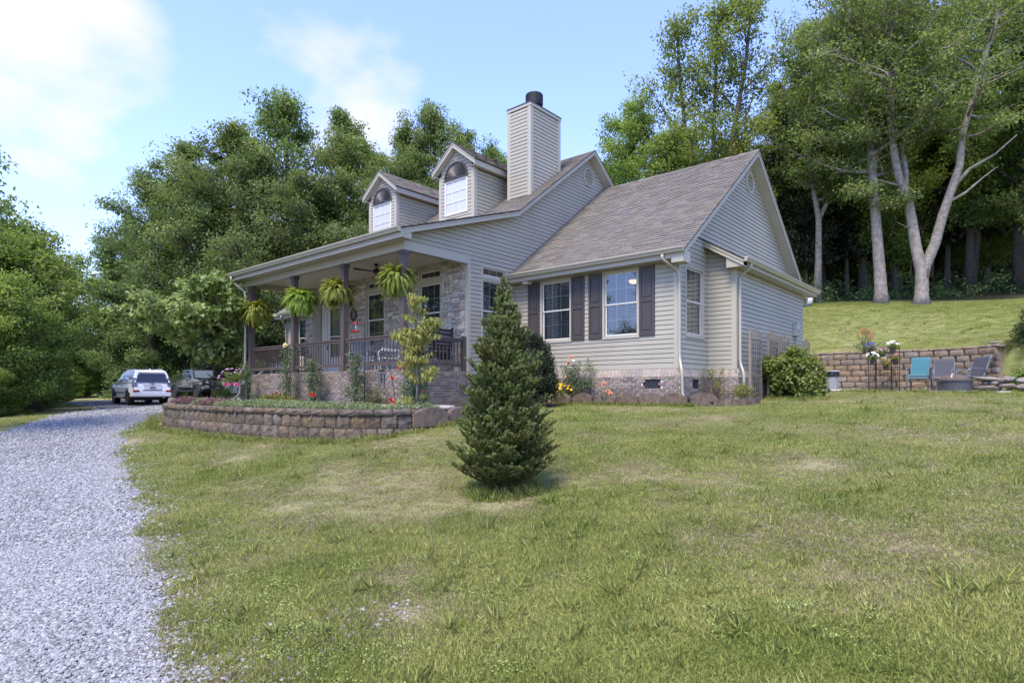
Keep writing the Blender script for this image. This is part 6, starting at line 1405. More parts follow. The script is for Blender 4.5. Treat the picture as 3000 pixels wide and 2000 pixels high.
# beds by the right wing
shrub('coreopsis', 'clump of yellow daisies at the left of the wing bed', 'flowers', (-3.15, -.32, 1.33), ball_pts(24, .26, .30, 71), .08, 50, .06, .012, L_BUSH, seed=71, flowers=spots(F_YEL, 30, (0, -.02, .20), (.33, .28, .28), 6))
shrub('rose_bush', 'tall rose with a few pale pink blooms against the wing wall', 'rose bush', (-2.75, -.30, 1.33), [(x*1.0, y*.5, z) for x, y, z in [(random.uniform(-.45, .45), random.uniform(-.3, .3), random.uniform(.3, 1.02)) for _ in range(44)]], .11, 24, .055, .036, L_ROSE, seed=72, flowers=[(F_PEACH, (-.08, -.1, 1.12), .4, .5), (F_PEACH, (-.14, -.12, .98), .7, .5), (F_WHITE, (.0, -.1, 1.05), .5, .5)], group='rose bushes in the wing bed')
shrub('rose_bush', 'small rose with two peach blooms in the wing bed', 'rose bush', (-1.75, -.30, 1.33), ball_pts(12, .2, .3, 73), .07, 22, .05, .03, L_ROSE, seed=73, flowers=[(F_PEACH, (-.1, -.05, .42), .7, .5), (F_PEACH, (.13, -.12, .18), .8, .6), (F_PEACH, (.05, -.1, .24), .8, .4)], group='rose bushes in the wing bed')
shrub('lime_shrub', 'taller yellow-green shrub before the bump-out brick', 'shrub', (.42, 1.15, 1.33), [(random.gauss(0, .17), random.gauss(0, .12), random.uniform(.15, .78)) for _ in range(26)], .08, 34, .04, .018, L_LIME, seed=74, sm=M_BARK, group='yellow-green shrubs by the bump-out')
shrub('lime_shrub', 'rounder yellow-green shrub below the second downspout', 'shrub', (1.06, 1.28, 1.33), ball_pts(24, .26, .46, 75, .15), .08, 40, .045, .018, L_LIME, seed=75, sm=M_BARK, group='yellow-green shrubs by the bump-out')
rg = np.random.default_rng(76); pts = []
for _ in range(200): a = rg.uniform(0, 6.28); q = rg.random()**.5; z = rg.uniform(.04, 1.0); s = math.sqrt(max(0, 1-(z-.2)**2/.72)); pts.append((.70*q*s*math.cos(a), .68*q*s*math.sin(a), z*(1.0+.25*math.sin(a*1.5+1))+.12*rg.random()))
for _ in range(26): pts.append((-.55+rg.normal()*.12, -.25+rg.normal()*.12, rg.uniform(.6, 1.0)))
shrub('raspberry_bush', 'big leafy raspberry bush spilling over the wooden trellises', 'bush', (1.58, 3.6, gz1(1.6, 3.6)), pts, .16, 46, .095, .06, L_BUSH, seed=76, sm=M_STEM, kind='heart', up=.9, droop=.35)
# right-hand shrubs
shrub('rounded_shrub', 'dense rounded green shrub at the right edge beyond the wall end', 'shrub', (6.55, 9.75, gz1(6.55, 9.75)-.3), ball_pts(90, .62, 1.25, 81, .1), .16, 130, .065, .03, leafmat('privet_leaf', (.035, .06, .02), (.065, .10, .032), clump=2), seed=81, sm=M_BARK)
shrub('low_shrub', 'low bright green weeds growing over the lower wall end', 'shrub', (6.25, 8.8, gz1(6.25, 8.8)), ball_pts(40, .45, .6, 82, .0), .14, 50, .08, .04, L_BUSH, seed=82)
# potted flowers on the iron trellis
def pot_flower(label, loc, fls, seed):
    t = shrub('hanging_pot', label, 'flower pot', loc, ball_pts(14, .15, .17, seed, .02), .06, 26, .045, .022, L_LIME if seed % 2 else L_BUSH, seed=seed, flowers=fls, group='flower pots on the iron trellis')
    mb = MB(); mb.lathe([(.055, -.16), (.06, -.155), (.085, 0), (.09, .015), (.07, .015)], 14); mb.build('pot', M_POT, t)
pot_flower('pot of dark blue petunias at the upper left of the iron trellis', (2.27, 9.88, 2.93), spots(F_BLUE, 16, (0, 0, .12), (.2, .2, .16), 91), 91)
pot_flower('pot of white petunias at the middle left of the iron trellis', (2.33, 9.80, 2.62), spots(F_WHITE, 18, (0, 0, .12), (.18, .18, .15), 92), 92)
pot_flower('pot of pink and purple petunias on the middle trellis panel', (2.57, 10.1, 2.80), spots(F_PURP, 9, (.1, 0, .12), (.2, .2, .15), 93)+spots(F_MAUVE, 10, (-.05, 0, .1), (.2, .2, .15), 94), 94)
pot_flower('pot of white petunias at the upper right of the iron trellis', (2.88, 10.02, 2.98), spots(F_WHITE, 18, (0, 0, .13), (.18, .18, .15), 95), 96)
pot_flower('pot of yellow-green leaves with a few pink blooms, right on the trellis', (2.97, 9.95, 2.60), spots(F_PINK, 5, (0, 0, .1), (.16, .16, .12), 97), 97)
pot_flower('lowest pot on the iron trellis, with yellow-green leaves', (2.68, 10.02, 2.45), spots(F_CREAM, 2, (0, 0, .1), (.12, .12, .12), 98), 99)
shrub('salvia', 'red flowering plant on top of the tall wall beside the iron trellis', 'flowers', (1.9, 11.05, 3.0), [(random.gauss(0, .16), random.gauss(0, .1), random.uniform(.1, .75)) for _ in range(22)], .08, 20, .06, .022, L_ROSE, seed=101, flowers=spots(F_CORAL, 34, (0, 0, .35), (.3, .2, .45), 102))
# ================================================================ PARKED VEHICLES (local frame: +x forward, +y left)
M_WPAINT = mat('white_car_paint', (.80, .81, .83), rough=.35, var=.02, coat=.35)
M_BPAINT = mat('black_car_paint', (.012, .012, .014), rough=.25, var=.05, coat=1.0)
M_GPAINT = mat('grey_car_paint', (.10, .12, .145), rough=.28, var=.04, coat=.9)
M_CGLASS = mat('tinted_glass', (.012, .014, .016), rough=.06, var=.02, spec=.8)
M_CGLASSL = mat('pale_windscreen', (.16, .19, .21), rough=.05, var=.1, spec=1.0)
M_TYRE = mat('tyre_rubber', (.018, .018, .018), rough=.85)
M_RIMD = mat('dark_rim', (.09, .09, .095), rough=.35, metal=.8)
M_RIML = mat('alloy_rim', (.42, .43, .44), rough=.3, metal=.9)
M_CHROME = mat('chrome_trim', (.62, .63, .65), rough=.18, metal=1)
M_BLKPL = mat('black_plastic', (.018, .018, .019), rough=.6)
M_TAIL = mat('red_lens', (.30, .012, .015), rough=.15, coat=1)
M_CLEAR = mat('clear_lens', (.55, .56, .58), rough=.12, coat=1)
M_PLATE = mat('plate_white', (.48, .50, .52), rough=.5)
M_UNDER = mat('underbody', (.010, .010, .010), rough=.9)
def arch_outline(base, wheels, r):
    """bottom outline from rear to front with wheel arches cut out"""
    pts = []
    (x0, z0), (x1, z1) = base
    for cx, cz in wheels:
        a0 = math.asin(max(-1, min(1, (z0-cz)/r)))
        for k in range(11):
            a = math.pi-a0-(math.pi-2*a0)*k/10; pts.append((cx+r*math.cos(a), cz+r*math.sin(a)))
    return [(x0, z0)]+pts+[(x1, z1)]
def solid(name, outline, hw, m, parent, bev=.03, rings=(1.0,)):
    """a closed side outline (x, z) swept between the two flanks y = ±hw(x, z)"""
    mb = MB(); n = len(outline)
    vs = [(x, hw(x, z), z) for x, z in outline]+[(x, -hw(x, z), z) for x, z in outline]
    mb.add(vs, [tuple(range(n))[::-1], tuple(range(n, 2*n))]+[(i, (i+1) % n, n+(i+1) % n, n+i) for i in range(n)])
    me = mb.mesh(name, m); bm = bmesh.new(); bm.from_mesh(me); bmesh.ops.recalc_face_normals(bm, faces=bm.faces)
    bmesh.ops.bevel(bm, geom=[e for e in bm.edges if e.calc_face_angle(0) > .45], offset=bev, segments=3, affect='EDGES', clamp_overlap=True)
    bm.to_mesh(me); bm.free(); me.polygons.foreach_set('use_smooth', [False]*len(me.polygons)); me.update(); return link(name, me, parent)
def flank(name, pts, hw, m, parent, side, off=.008, th=.004):
    mb = MB(); f = [(x, side*(hw(x, z)+off), z) for x, z in pts]; b = [(x, side*(hw(x, z)+off-.03), z) for x, z in pts]; n = len(pts)
    mb.add(f+b, [tuple(range(n)) if side < 0 else tuple(range(n))[::-1]]+[(i, (i+1) % n, n+(i+1) % n, n+i) for i in range(n)]); return mb.build(name, m, parent)
def wheel(parent, x, y, r, w, rim, spokes=6, rr=.68):
    s = 1 if y > 0 else -1; M = Matrix.Rotation(-s*math.pi/2, 4, 'X'); mb = MB()
    mb.lathe([(r*rr, -w/2), (r*.9, -w/2), (r, -w*.36), (r, w*.36), (r*.9, w/2), (r*rr, w/2-.005), (r*rr-.01, 0)], 26, (x, y, r), M=M); t = mb.build('wheel', M_TYRE, parent, smooth=True)
    mb = MB(); mb.lathe([(r*rr, w/2-.015), (r*rr-.03, w/2-.02), (r*rr-.05, w/2-.09), (.05, w/2-.10)], 24, (x, y, r), M=M, mi=1)
    for k in range(spokes):
        a = 2*math.pi*k/spokes
        for da in (-.12, .12): mb.bar((x+.05*math.cos(a), y+s*(w/2-.045), r+.05*math.sin(a)), (x+(r*rr-.02)*math.cos(a+da), y+s*(w/2-.03), r+(r*rr-.02)*math.sin(a+da)), .035, .03, 0, up=(0, s, 0))
    mb.lathe([(.07, w/2-.05), (.06, w/2-.03), (0, w/2-.03)], 12, (x, y, r), M=M); mb.build('rim', [rim, M_BLKPL], t); return t
def rect(pts_yz, x, m, name, parent, d=.012, rev=False):
    """a thin plate facing backwards (rev: forwards) with outline (y, z)"""
    mb = MB(); mb.prism([(x, y, z) for y, z in pts_yz], (d if rev else -d, 0, 0)); return mb.build(name, m, parent)
def suv(label, loc, rz, paint, front_only=False):
    t = thing('suv', label, 'car', loc, rz); R_ = .39; WX = (-1.395, 1.395)
    hw = lambda x, z: (.80 if z < .40 else .925 if z < .62 else .945 if z < .98 else .90)-max(0, abs(x)-2.0)*.16
    bot = arch_outline(((-2.30, .40), (2.30, .38)), [(WX[0], .39), (WX[1], .39)], .455)
    top = [(2.43, .48), (2.45, .78), (2.36, .98), (1.9, 1.10), (1.02, 1.17), (-2.30, 1.17), (-2.38, 1.0), (-2.44, .72), (-2.43, .48)]
    solid('body', bot+top, hw, paint, t, .045)
    hg = lambda x, z: .895-(z-1.13)*.30
    solid('cabin', [(1.10, 1.12), (.35, 1.70), (-.1, 1.81), (-.9, 1.855), (-1.7, 1.84), (-2.10, 1.79), (-2.22, 1.60), (-2.37, 1.12)][::-1], hg, paint, t, .05)
    mb = MB(); mb.box(-2.25, 2.2, -.80, .80, .30, .55); mb.box(-2.2, -.6, -.45, .45, .22, .34); mb.build('underbody', M_UNDER, t)
    for s in (1, -1):
        mb = MB()
        for cx in WX: mb.lathe([(.452, -.12), (.452, .02), (0, .02)], 22, (cx, s*.80, .39), M=Matrix.Rotation(-s*math.pi/2, 4, 'X'))
        mb.build('wheel_well', M_UNDER, t)
        flank('side_window', [(.78, 1.22), (.26, 1.66), (-.32, 1.72), (-.36, 1.22)], hg, M_CGLASS, t, s); flank('side_window', [(-.42, 1.22), (-.38, 1.72), (-1.15, 1.73), (-1.22, 1.22)], hg, M_CGLASS, t, s); flank('side_window', [(-1.34, 1.26), (-1.26, 1.72), (-1.88, 1.69), (-2.02, 1.30)], hg, M_CGLASS, t, s)
        mb = MB(); mb.box(-.95, 1.05, s*.93-.06, s*.93+.06, .36, .42); mb.build('running_board', M_CHROME if paint is M_WPAINT else M_BLKPL, t, bevel=.015)
        mb = MB(); mb.tube([(-1.75, s*.64, 1.86), (-1.6, s*.63, 1.90), (.0, s*.64, 1.88), (.15, s*.65, 1.82)], .018, 6); mb.build('roof_rail', M_CHROME, t)
        mb = MB(); mb.box(.66, .82, min(s*.93, s*1.12), max(s*.93, s*1.12), 1.19, 1.36); mb.build('mirror', M_BLKPL if paint is M_WPAINT else paint, t, bevel=.04)
        for xx in (-.18, -1.05): mb = MB(); mb.box(xx-.12, xx+.1, s*.945, s*.97, 1.0, 1.03) if s > 0 else mb.box(xx-.12, xx+.1, -.97, -.945, 1.0, 1.03); mb.build('handle', M_CHROME, t)
        # tail lamps wrap the rear corners
        y0, y1 = s*.70, s*.935; mb = MB(); mb.prism([(-2.385, y1, .93), (-2.42, y0, .97), (-2.32, y0*1.03, 1.38), (-2.26, s*.86, 1.40)], (.10, 0, 0)); mb.build('tail_light', [mat('smoked_lens', (.10, .10, .105), rough=.12, coat=1)] if s > 0 else [MATS['smoked_lens']], t)
        mb = MB(); mb.box(-2.455, -2.40, min(s*.62, s*.90), max(s*.62, s*.90), .66, .755); mb.build('reflector', M_TAIL, t)
        mb = MB(); mb.prism([(2.40, s*.55, .80), (2.30, s*.90, .82), (2.18, s*.93, .98), (2.33, s*.60, .96)], (.03, 0, .0)); mb.build('headlight', M_CLEAR, t)
        for cx in WX: wheel(t, cx, s*.80, R_, .26, M_RIMD, 6)
    # tailgate glass, spoiler, plate, emblem
    xr = lambda z: -2.37+(z-1.12)*(.15/.48)
    mb = MB(); mb.prism([(xr(1.17)-.012, .75, 1.17), (xr(1.17)-.012, -.75, 1.17), (xr(1.60)-.012, -.63, 1.60), (xr(1.60)-.012, .63, 1.60)], (.03, 0, 0)); mb.build('rear_window', M_CGLASS, t)
    mb = MB(); mb.prism([(-2.05, .62, 1.80), (-2.30, .62, 1.70), (-2.30, .62, 1.665), (-2.1, .62, 1.70)], (0, -1.24, 0)); mb.build('spoiler', paint, t, bevel=.012)
    mb = MB(); mb.prism([(.98, .76, 1.24), (.98, -.76, 1.24), (.42, -.64, 1.68), (.42, .64, 1.68)], (.02, 0, .025)); mb.build('windscreen', M_CGLASSL, t)
    mb = MB(); mb.box(-2.47, -2.38, -.88, .88, .42, .66); mb.build('rear_bumper', paint, t, bevel=.04)
    mb = MB(); mb.box(2.38, 2.475, -.84, .84, .42, .62); mb.build('front_bumper', paint, t, bevel=.04); mb = MB(); mb.box(2.40, 2.47, -.5, .5, .62, .95); mb.build('grille', M_BLKPL, t)
    mb = MB(); mb.box(-2.435, -2.40, -.43, .43, 1.0, 1.03); mb.box(-2.45, -2.41, -.45, .45, .74, .765); mb.build('chrome_bar', M_CHROME, t)
    mb = MB(); mb.box(-2.436, -2.40, -.40, .40, .78, .995); mb.build('plate_recess', paint, t)
    p = rect([(.155, .80), (-.155, .80), (-.155, .955), (.155, .955)], -2.438, M_PLATE, 'licence_plate', t)
    mb = MB(); random.seed(1)
    for k in range(7): y = .11-k*.035; mb.box(-2.4515, -2.4505, y-.011, y+.011, .842, .91)
    mb.box(-2.4515, -2.4505, -.08, .08, .925, .94); mb.build('plate_lettering', M_BLKPL, p)
    mb = MB(); K = 20
    for k in range(K):
        a0, a1 = 2*math.pi*k/K, 2*math.pi*(k+1)/K; Q = lambda a, q: (-2.422, .095*q*math.cos(a), 1.10+.07*q*math.sin(a)); mb.prism([Q(a0, 1), Q(a1, 1), Q(a1, .78), Q(a0, .78)], (-.01, 0, 0))
    mb.prism([(-2.422, .045, 1.15), (-2.422, .02, 1.15), (-2.422, -.0, 1.085), (-2.422, -.075, 1.085), (-2.422, -.07, 1.065), (-2.422, .03, 1.065)], (-.01, 0, 0)); mb.build('emblem', M_CHROME if paint is not M_WPAINT else M_RIMD, t)
    mb = MB()
    for k in range(5): y = -.46-k*.045; mb.box(-2.40, -2.385, y-.015, y+.013, 1.085, 1.115)
    mb.build('badge', M_CHROME, t); mb = MB(); mb.tube([(-2.30, -.5, .36), (-2.46, -.5, .35)], .035, 10); mb.build('exhaust', M_CHROME, t)
    mb = MB(); mb.prism([(-1.75, .02, 1.84), (-1.95, .02, 1.83), (-1.93, .02, 1.90)], (0, -.04, 0)); mb.build('antenna', paint, t)
    return t
sv = suv('white SUV seen from behind, parked on the gravel drive', (-30.9, -1.74, gz1(-30.9, -1.74)+.04), 3.08, M_WPAINT)
suv('dark grey car half hidden behind the porch end, beyond the black pickup', (-23.2, 2.35, gz1(-23.2, 2.35)+.03), rad(206), M_GPAINT)
def pickup(label, loc, rz):
    t = thing('pickup_truck', label, 'pickup', loc, rz); R_ = .415; WX = (-1.745, 1.745)
    hb = lambda x, z: .76 if z > .62 else .72
    bot = arch_outline(((-2.80, .60), (2.28, .60)), [(WX[0], .42), (WX[1], .42)], .52)
    solid('body', bot+[(2.32, .66), (2.32, 1.10), (2.2, 1.17), (1.02, 1.26), (-.98, 1.26), (-1.0, 1.20), (-2.86, 1.20), (-2.88, .64)], hb, M_BPAINT, t, .03)
    mb = MB(); mb.box(-2.8, -1.05, -.70, .70, 1.205, 1.215); mb.build('bed_cover', M_BLKPL, t)
    hc = lambda x, z: .755-(z-1.2)*.10
    solid('cabin', [(.98, 1.22), (.66, 1.80), (.5, 1.845), (-.85, 1.845), (-.96, 1.78), (-.99, 1.22)][::-1], hc, M_BPAINT, t, .03)
    mb = MB(); mb.box(-.90, .56, -.68, .68, 1.84, 1.872); mb.build('hard_top', mat('skylit_hard_top', (.16, .165, .17), rough=.4), t, bevel=.02)  # black hard top, coloured grey to stand for the sky's light on it
    mb = MB(); mb.prism([(.955, .66, 1.30), (.955, -.66, 1.30), (.685, -.62, 1.79), (.685, .62, 1.79)], (.02, 0, .012)); mb.build('windscreen', M_CGLASSL, t)
    mb = MB(); mb.box(-2.6, 2.1, -.62, .62, .42, .68); mb.build('underbody', M_UNDER, t)
    for s in (1, -1):
        flank('side_window', [(.80, 1.32), (.56, 1.74), (.06, 1.74), (.04, 1.32)], hc, M_CGLASS, t, s); flank('side_window', [(-.04, 1.32), (-.04, 1.74), (-.82, 1.74), (-.86, 1.32)], hc, M_CGLASS, t, s)
        for cx in WX:
            mb = MB(); pr = []
            for k in range(9): a = math.pi*(k/8); pr.append((cx+.60*math.cos(a), .50+.48*math.sin(a)**.7))
            pi_ = [(cx+.53*math.cos(math.pi*k/8), .46+.44*math.sin(math.pi*k/8)**.8) for k in range(9)][::-1]
            ya, yb = (s*.70, s*.935); mb.prism([(x, ya, z) for x, z in pr+pi_], (0, yb-ya, 0)); mb.build('fender_flare', mat('fender_plastic', (.045, .047, .05), rough=.4) if 'fender_plastic' not in MATS else MATS['fender_plastic'], t)
            wheel(t, cx, s*.80, R_, .27, M_RIML, 8, .60)
        mb = MB(); mb.tube([(-1.05, s*.80, .52), (-.95, s*.88, .47), (.95, s*.88, .47), (1.05, s*.80, .52)], .05, 8); mb.build('side_step', M_BLKPL, t)
        mb = MB(); mb.box(.70, .84, min(s*.84, s*1.02), max(s*.84, s*1.02), 1.30, 1.50); mb.bar((.80, s*.76, 1.34), (.78, s*.86, 1.36), .04, .04); mb.build('mirror', M_BLKPL, t, bevel=.03)
        for xx in (-.05, -.80): mb = MB(); mb.box(xx, xx+.14, min(s*.76, s*.785), max(s*.76, s*.785), 1.14, 1.17); mb.build('handle', M_BLKPL, t)
        mb = MB(); mb.lathe([(.0, .02), (.085, .02), (.11, .0), (.115, -.03)], 20, (2.36, s*.50, .985), M=Matrix.Rotation(math.pi/2, 4, 'Y')); mb.build('headlight', M_CLEAR, t)
        mb = MB(); mb.lathe([(.115, .03), (.13, .03), (.13, -.03)], 20, (2.345, s*.50, .985), M=Matrix.Rotation(math.pi/2, 4, 'Y')); mb.build('headlight_ring', M_CHROME, t)
        mb = MB(); mb.box(2.20, 2.26, min(s*.72, s*.92), max(s*.72, s*.92), .90, .99); mb.build('turn_signal', M_CLEAR, t, bevel=.015)
        mb = MB(); mb.box(2.45, 2.62, min(s*.48, s*.88), max(s*.48, s*.88), .60, .80); mb.build('bumper_end', mat('bumper_steel', (.30, .31, .33), rough=.35) if 'bumper_steel' not in MATS else MATS['bumper_steel'], t, bevel=.03)
        mb = MB(); mb.lathe([(0, .02), (.05, .02), (.055, -.01)], 14, (2.625, s*.66, .70), M=Matrix.Rotation(math.pi/2, 4, 'Y')); mb.build('fog_light', M_CLEAR, t)
        mb = MB(); mb.box(-2.90, -2.84, min(s*.62, s*.76), max(s*.62, s*.76), .85, 1.12); mb.build('tail_light', M_TAIL, t)
    mb = MB(); mb.box(2.46, 2.60, -.48, .48, .62, .78); mb.build('front_bumper', M_BLKPL, t, bevel=.02)
    g = MB(); g.box(2.30, 2.345, -.66, .66, .80, 1.15); gr = g.build('grille', M_BPAINT, t, bevel=.02)
    for k in range(7):
        y = -.27+k*.09; mb = MB(); mb.box(2.346, 2.352, y-.028, y+.028, .86, 1.12); mb.build('grille_slot', M_BLKPL, gr)
        mb = MB()
        for yy in (y-.034, y+.034): mb.box(2.352, 2.362, yy-.006, yy+.006, .85, 1.13)
        mb.build('grille_bar', M_CHROME, gr)
    p = MB().box(2.605, 2.62, -.16, .16, .585, .74).build('front_plate', M_BLKPL, t)
    mb = MB()
    for k in range(6): y = -.10+k*.04; mb.box(2.6205, 2.622, y-.012, y+.012, .69, .71)
    for k in range(4): y = -.06+k*.04; mb.box(2.6205, 2.622, y-.012, y+.012, .615, .635)
    mb.build('plate_lettering', M_PLATE, p)
    mb = MB(); mb.bar((1.02, .55, 1.285), (1.06, .1, 1.33), .015, .02); mb.bar((1.02, -.25, 1.285), (1.06, -.6, 1.33), .015, .02); mb.build('wiper', M_BLKPL, t)
pickup('black crew-cab pickup facing the camera, parked behind the white SUV', (-35.0, 3.05, gz1(-35.0, 3.05)+.04), rad(0))
# ================================================================ TREES
L_OAK = leafmat('oak_leaf', (.108, .162, .042), (.22, .285, .09), trans=.44, clump=.28, islr=.35, objr=.12, hue=.012)
L_OAKD = leafmat('dark_oak_leaf', (.09, .136, .042), (.19, .25, .086), trans=.42, clump=.3, islr=.35, objr=.14, hue=.012)
L_MAPL = leafmat('maple_leaf', (.145, .215, .048), (.245, .315, .084), trans=.46, clump=.35, islr=.35, objr=.12, hue=.012)
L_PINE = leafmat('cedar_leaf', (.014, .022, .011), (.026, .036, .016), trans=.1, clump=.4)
M_TRUNK = mat('forest_bark', (.085, .072, .060), rough=.95, var=.45, scale=5, bump=1, bscale=14)
def grow_tree(seed, H, r0, first, spread, nlimb, leafL, per, clump_r, lm, bark, stems=None, up=.55, top=.97, sparse=1.0, taper=.72, extra=(), droop_low=.0, shape=None, sub=5, name='broadleaf_tree'):
    """trunk or trunks, limbs with twigs, and leaves gathered at the twig ends"""
    rr = random.Random(seed); rng = np.random.default_rng(seed); mb = MB(); ends = []
    if stems is None:
        pts = []; x = y = 0
        for i in range(9): t = i/8; pts.append((x, y, H*top*t)); x += rr.uniform(-.03, .03)*H*.28; y += rr.uniform(-.03, .03)*H*.28
        stems = [(pts, r0)]
    shape = shape or (lambda t: (math.sin(math.pi*min(1, max(0, t*.86+.12)))**.75)*(1-.25*t))
    for pts, rs in stems:
        m = len(pts); mb.tube([pts[0]]+[tuple(p) for p in pts[1:]], [rs*(1.35 if i == 0 and pts[0][2] < .2 else 1)*(1-taper*i/(m-1)) for i in range(m)], 9)
        P = [Vector(p) for p in pts]; zt = P[-1].z; zb = max(first, P[0].z+.3)
        n = nlimb if len(stems) == 1 else max(3, int(nlimb/len(stems)))
        for k in range(n):
            f = (k+rr.random())/n; z = zb+(zt-zb)*f
            j = max(i for i in range(m-1) if P[i].z <= z or i == 0); q = (z-P[j].z)/max(1e-3, P[j+1].z-P[j].z); b = P[j].lerp(P[j+1], min(max(q, 0), 1))
            a = k*2.399+rr.uniform(-.5, .5); l = spread*shape((z-first)/max(.1, H-first))*rr.uniform(.7, 1.15)
            if l < .35: continue
            e0 = up*(.5+.9*f)-droop_low*(1-f)+rr.uniform(-.15, .15); d = Vector((math.cos(a)*math.cos(e0), math.sin(a)*math.cos(e0), math.sin(e0))); rb_ = min(rs*(1-taper*z/H)*.5, .03+l*.028)
            lp = [b]; nd = 5
            for i in range(nd): d = (d+Vector((rr.uniform(-.22, .22), rr.uniform(-.22, .22), rr.uniform(-.12, .2)))).normalized(); lp.append(lp[-1]+d*l/nd)
            mb.tube(lp, [rb_*(1-.8*i/nd) for i in range(nd+1)], 5, cap=False)
            for i in range(1, nd+1):
                for _ in range(max(1, int(sub*(.6+.5*l/spread)))):
                    s = lp[i-1].lerp(lp[i], rr.random()); aa = rr.uniform(0, 6.28); tl = l*rr.uniform(.16, .36)+.25; dd = (d*.6+Vector((math.cos(aa), math.sin(aa), rr.uniform(-.25, .65)))).normalized(); e = s+dd*tl
                    if i > 1 or tl > .5:
                        if sub and rr.random() < .7: mb.tube([s, s.lerp(e, .5)+Vector((0, 0, rr.uniform(-.05, .1))), e], [rb_*.3, rb_*.2, rb_*.08], 3, cap=False)
                        if rr.random() < sparse: ends += [e, s.lerp(e, .62)]
            ends.append(lp[-1])
        for _ in range(6): ends.append(P[-1]+Vector((rr.gauss(0, .5), rr.gauss(0, .5), rr.uniform(-.6, .5))))
    for pts, rs in extra: mb.tube(pts, [rs*(1-.85*i/(len(pts)-1)) for i in range(len(pts))], 6)
    ends = np.array([tuple(e) for e in ends]); ends = ends[ends[:, 2] > first*.6]
    rad_ = clump_r*rng.uniform(.6, 1.3, len(ends))
    V, F = clumps(rng, ends, rad_, per, leafL, leafL*.62, up=.75, flat=.7, fold=.12, droop=.2, hang=.25)
    TREE_STATS[name+str(seed)] = (len(ends), len(F))
    tm = mb.mesh('trunk', bark, True); cm = np_mesh('crown', [(V, F, 0)], lm); return tm, cm
TREES = {}
def tree_proto(key, *a, **k): TREES[key] = (*grow_tree(*a, **k), a[1])
def plant_tree(key, name, label, pos, H, rz, group=None, sx=1.0, cat='tree', lean=None):
    tm, cm, h0 = TREES[key]; s = H/h0; t = thing(name, label, cat, pos, rz, group); t.scale = (s*sx, s*sx, s)
    if lean: t.rotation_euler = (lean[0], lean[1], rz)
    link('trunk', tm, t); link('crown', cm, t); return t
def spot(px, d):
    """the place d metres out along a bearing from the viewpoint (bearings by column of the 2352-wide photograph)"""
    v = _f+_r*((px*1.2755-1500)/1752); return CAM[0]+v[0]*d, CAM[1]+v[1]*d
def top_at(py, d): return 1.6+(896-py)*1.2755/1752*d
tree_proto('oakA', 1, 17, .30, 3.0, 4.6, 24, .175, 32, .62, L_OAK, M_TRUNK)
tree_proto('oakB', 2, 17, .28, 2.2, 4.2, 26, .175, 32, .60, L_OAK, M_TRUNK, up=.65)
tree_proto('oakC', 3, 16, .32, 2.0, 5.0, 24, .18, 32, .66, L_OAKD, M_TRUNK, up=.45)
tree_proto('oakD', 4, 15, .28, 1.4, 4.8, 26, .18, 32, .64, L_OAKD, M_TRUNK, up=.4)
tree_proto('mapleA', 5, 14, .24, 1.6, 4.2, 26, .17, 30, .58, L_MAPL, M_TRUNK, up=.6)
tree_proto('airy', 6, 19, .22, 5.0, 4.8, 27, .18, 24, .62, L_MAPL, M_TRUNK, up=.8, sparse=.95, stems=[([(0, 0, 0), (.1, 0, 3), (.3, .2, 7), (.9, .4, 11), (1.6, .5, 15), (1.9, .4, 18.4)], .26), ([(0, 0, .2), (-.3, .1, 3.2), (-1.0, .3, 7), (-1.8, .3, 11), (-2.2, .1, 15), (-2.3, 0, 17.5)], .22), ([(0, .1, .3), (0, .4, 4), (-.3, .6, 9), (-.1, .5, 14), (.1, .3, 18.8)], .20)])
tree_proto('bushyA', 7, 7.0, .28, .5, 2.7, 30, .12, 26, .42, L_MAPL, M_TRUNK, up=.55)
tree_proto('bushyB', 8, 6.5, .17, .3, 2.5, 30, .12, 26, .40, L_MAPL, M_TRUNK, up=.45)
tree_proto('forest', 9, 15, .17, 4.6, 3.0, 20, .30, 13, .75, L_OAKD, M_TRUNK, up=.35, sub=4)
tree_proto('cedar', 10, 13, .17, 3.0, 2.5, 34, .26, 12, .6, L_PINE, M_TRUNK, up=-.05, sub=3, shape=lambda t: 1.05-.85*max(0, t))
tree_proto('edge', 11, 7.6, .15, 4.2, 2.15, 26, .12, 22, .34, L_OAK, M_TRUNK, up=.3)
GREY_BARK = M_PALEB
def rel(pts):                       # (across, up, away) in the viewing plane -> local x, y, z
    return [(_r[0]*a+_f[0]*c, _r[1]*a+_f[1]*c, b) for a, b, c in pts]
T1s = [(rel([(0, -.1, 0), (.02, .5, 0), (.05, 1.2, 0), (.02, 1.9, 0), (-.2, 3.2, .1), (-.34, 4.6, .2), (-.48, 5.8, .3), (-.95, 7.0, .3), (-1.3, 8.4, .2), (-1.5, 10, .1), (-1.65, 12.2, -.1), (-1.9, 15, -.2)]), .36), (rel([(.05, 1.4, 0), (.3, 2.2, .05), (.7, 3.3, -.1), (1.02, 4.7, -.2), (1.5, 6.1, -.2), (1.9, 7.4, -.3), (2.15, 9.2, -.2), (3.0, 11.4, .1), (3.9, 14, .3), (4.6, 16.2, .3)]), .30), (rel([(-.62, 6.1, .3), (-.45, 7.4, .5), (-.55, 8.8, .7), (-.1, 10.6, .9), (.3, 13, 1.2), (.5, 16, 1.2)]), .16)]
T1x = [(rel([(1.22, 5.4, -.2), (2.0, 5.9, -.6), (2.7, 6.6, -.9), (3.3, 7.1, -1.1)]), .09), (rel([(1.6, 6.3, -.2), (2.3, 7.2, -.5), (3.3, 7.8, -.9), (4.4, 8.8, -1.0)]), .13), (rel([(-.75, 6.5, .3), (-1.6, 6.75, .3), (-2.9, 7.0, .1)]), .07), (rel([(-.3, 4.3, .1), (-.8, 4.25, 0), (-1.3, 4.5, 0)]), .03)]
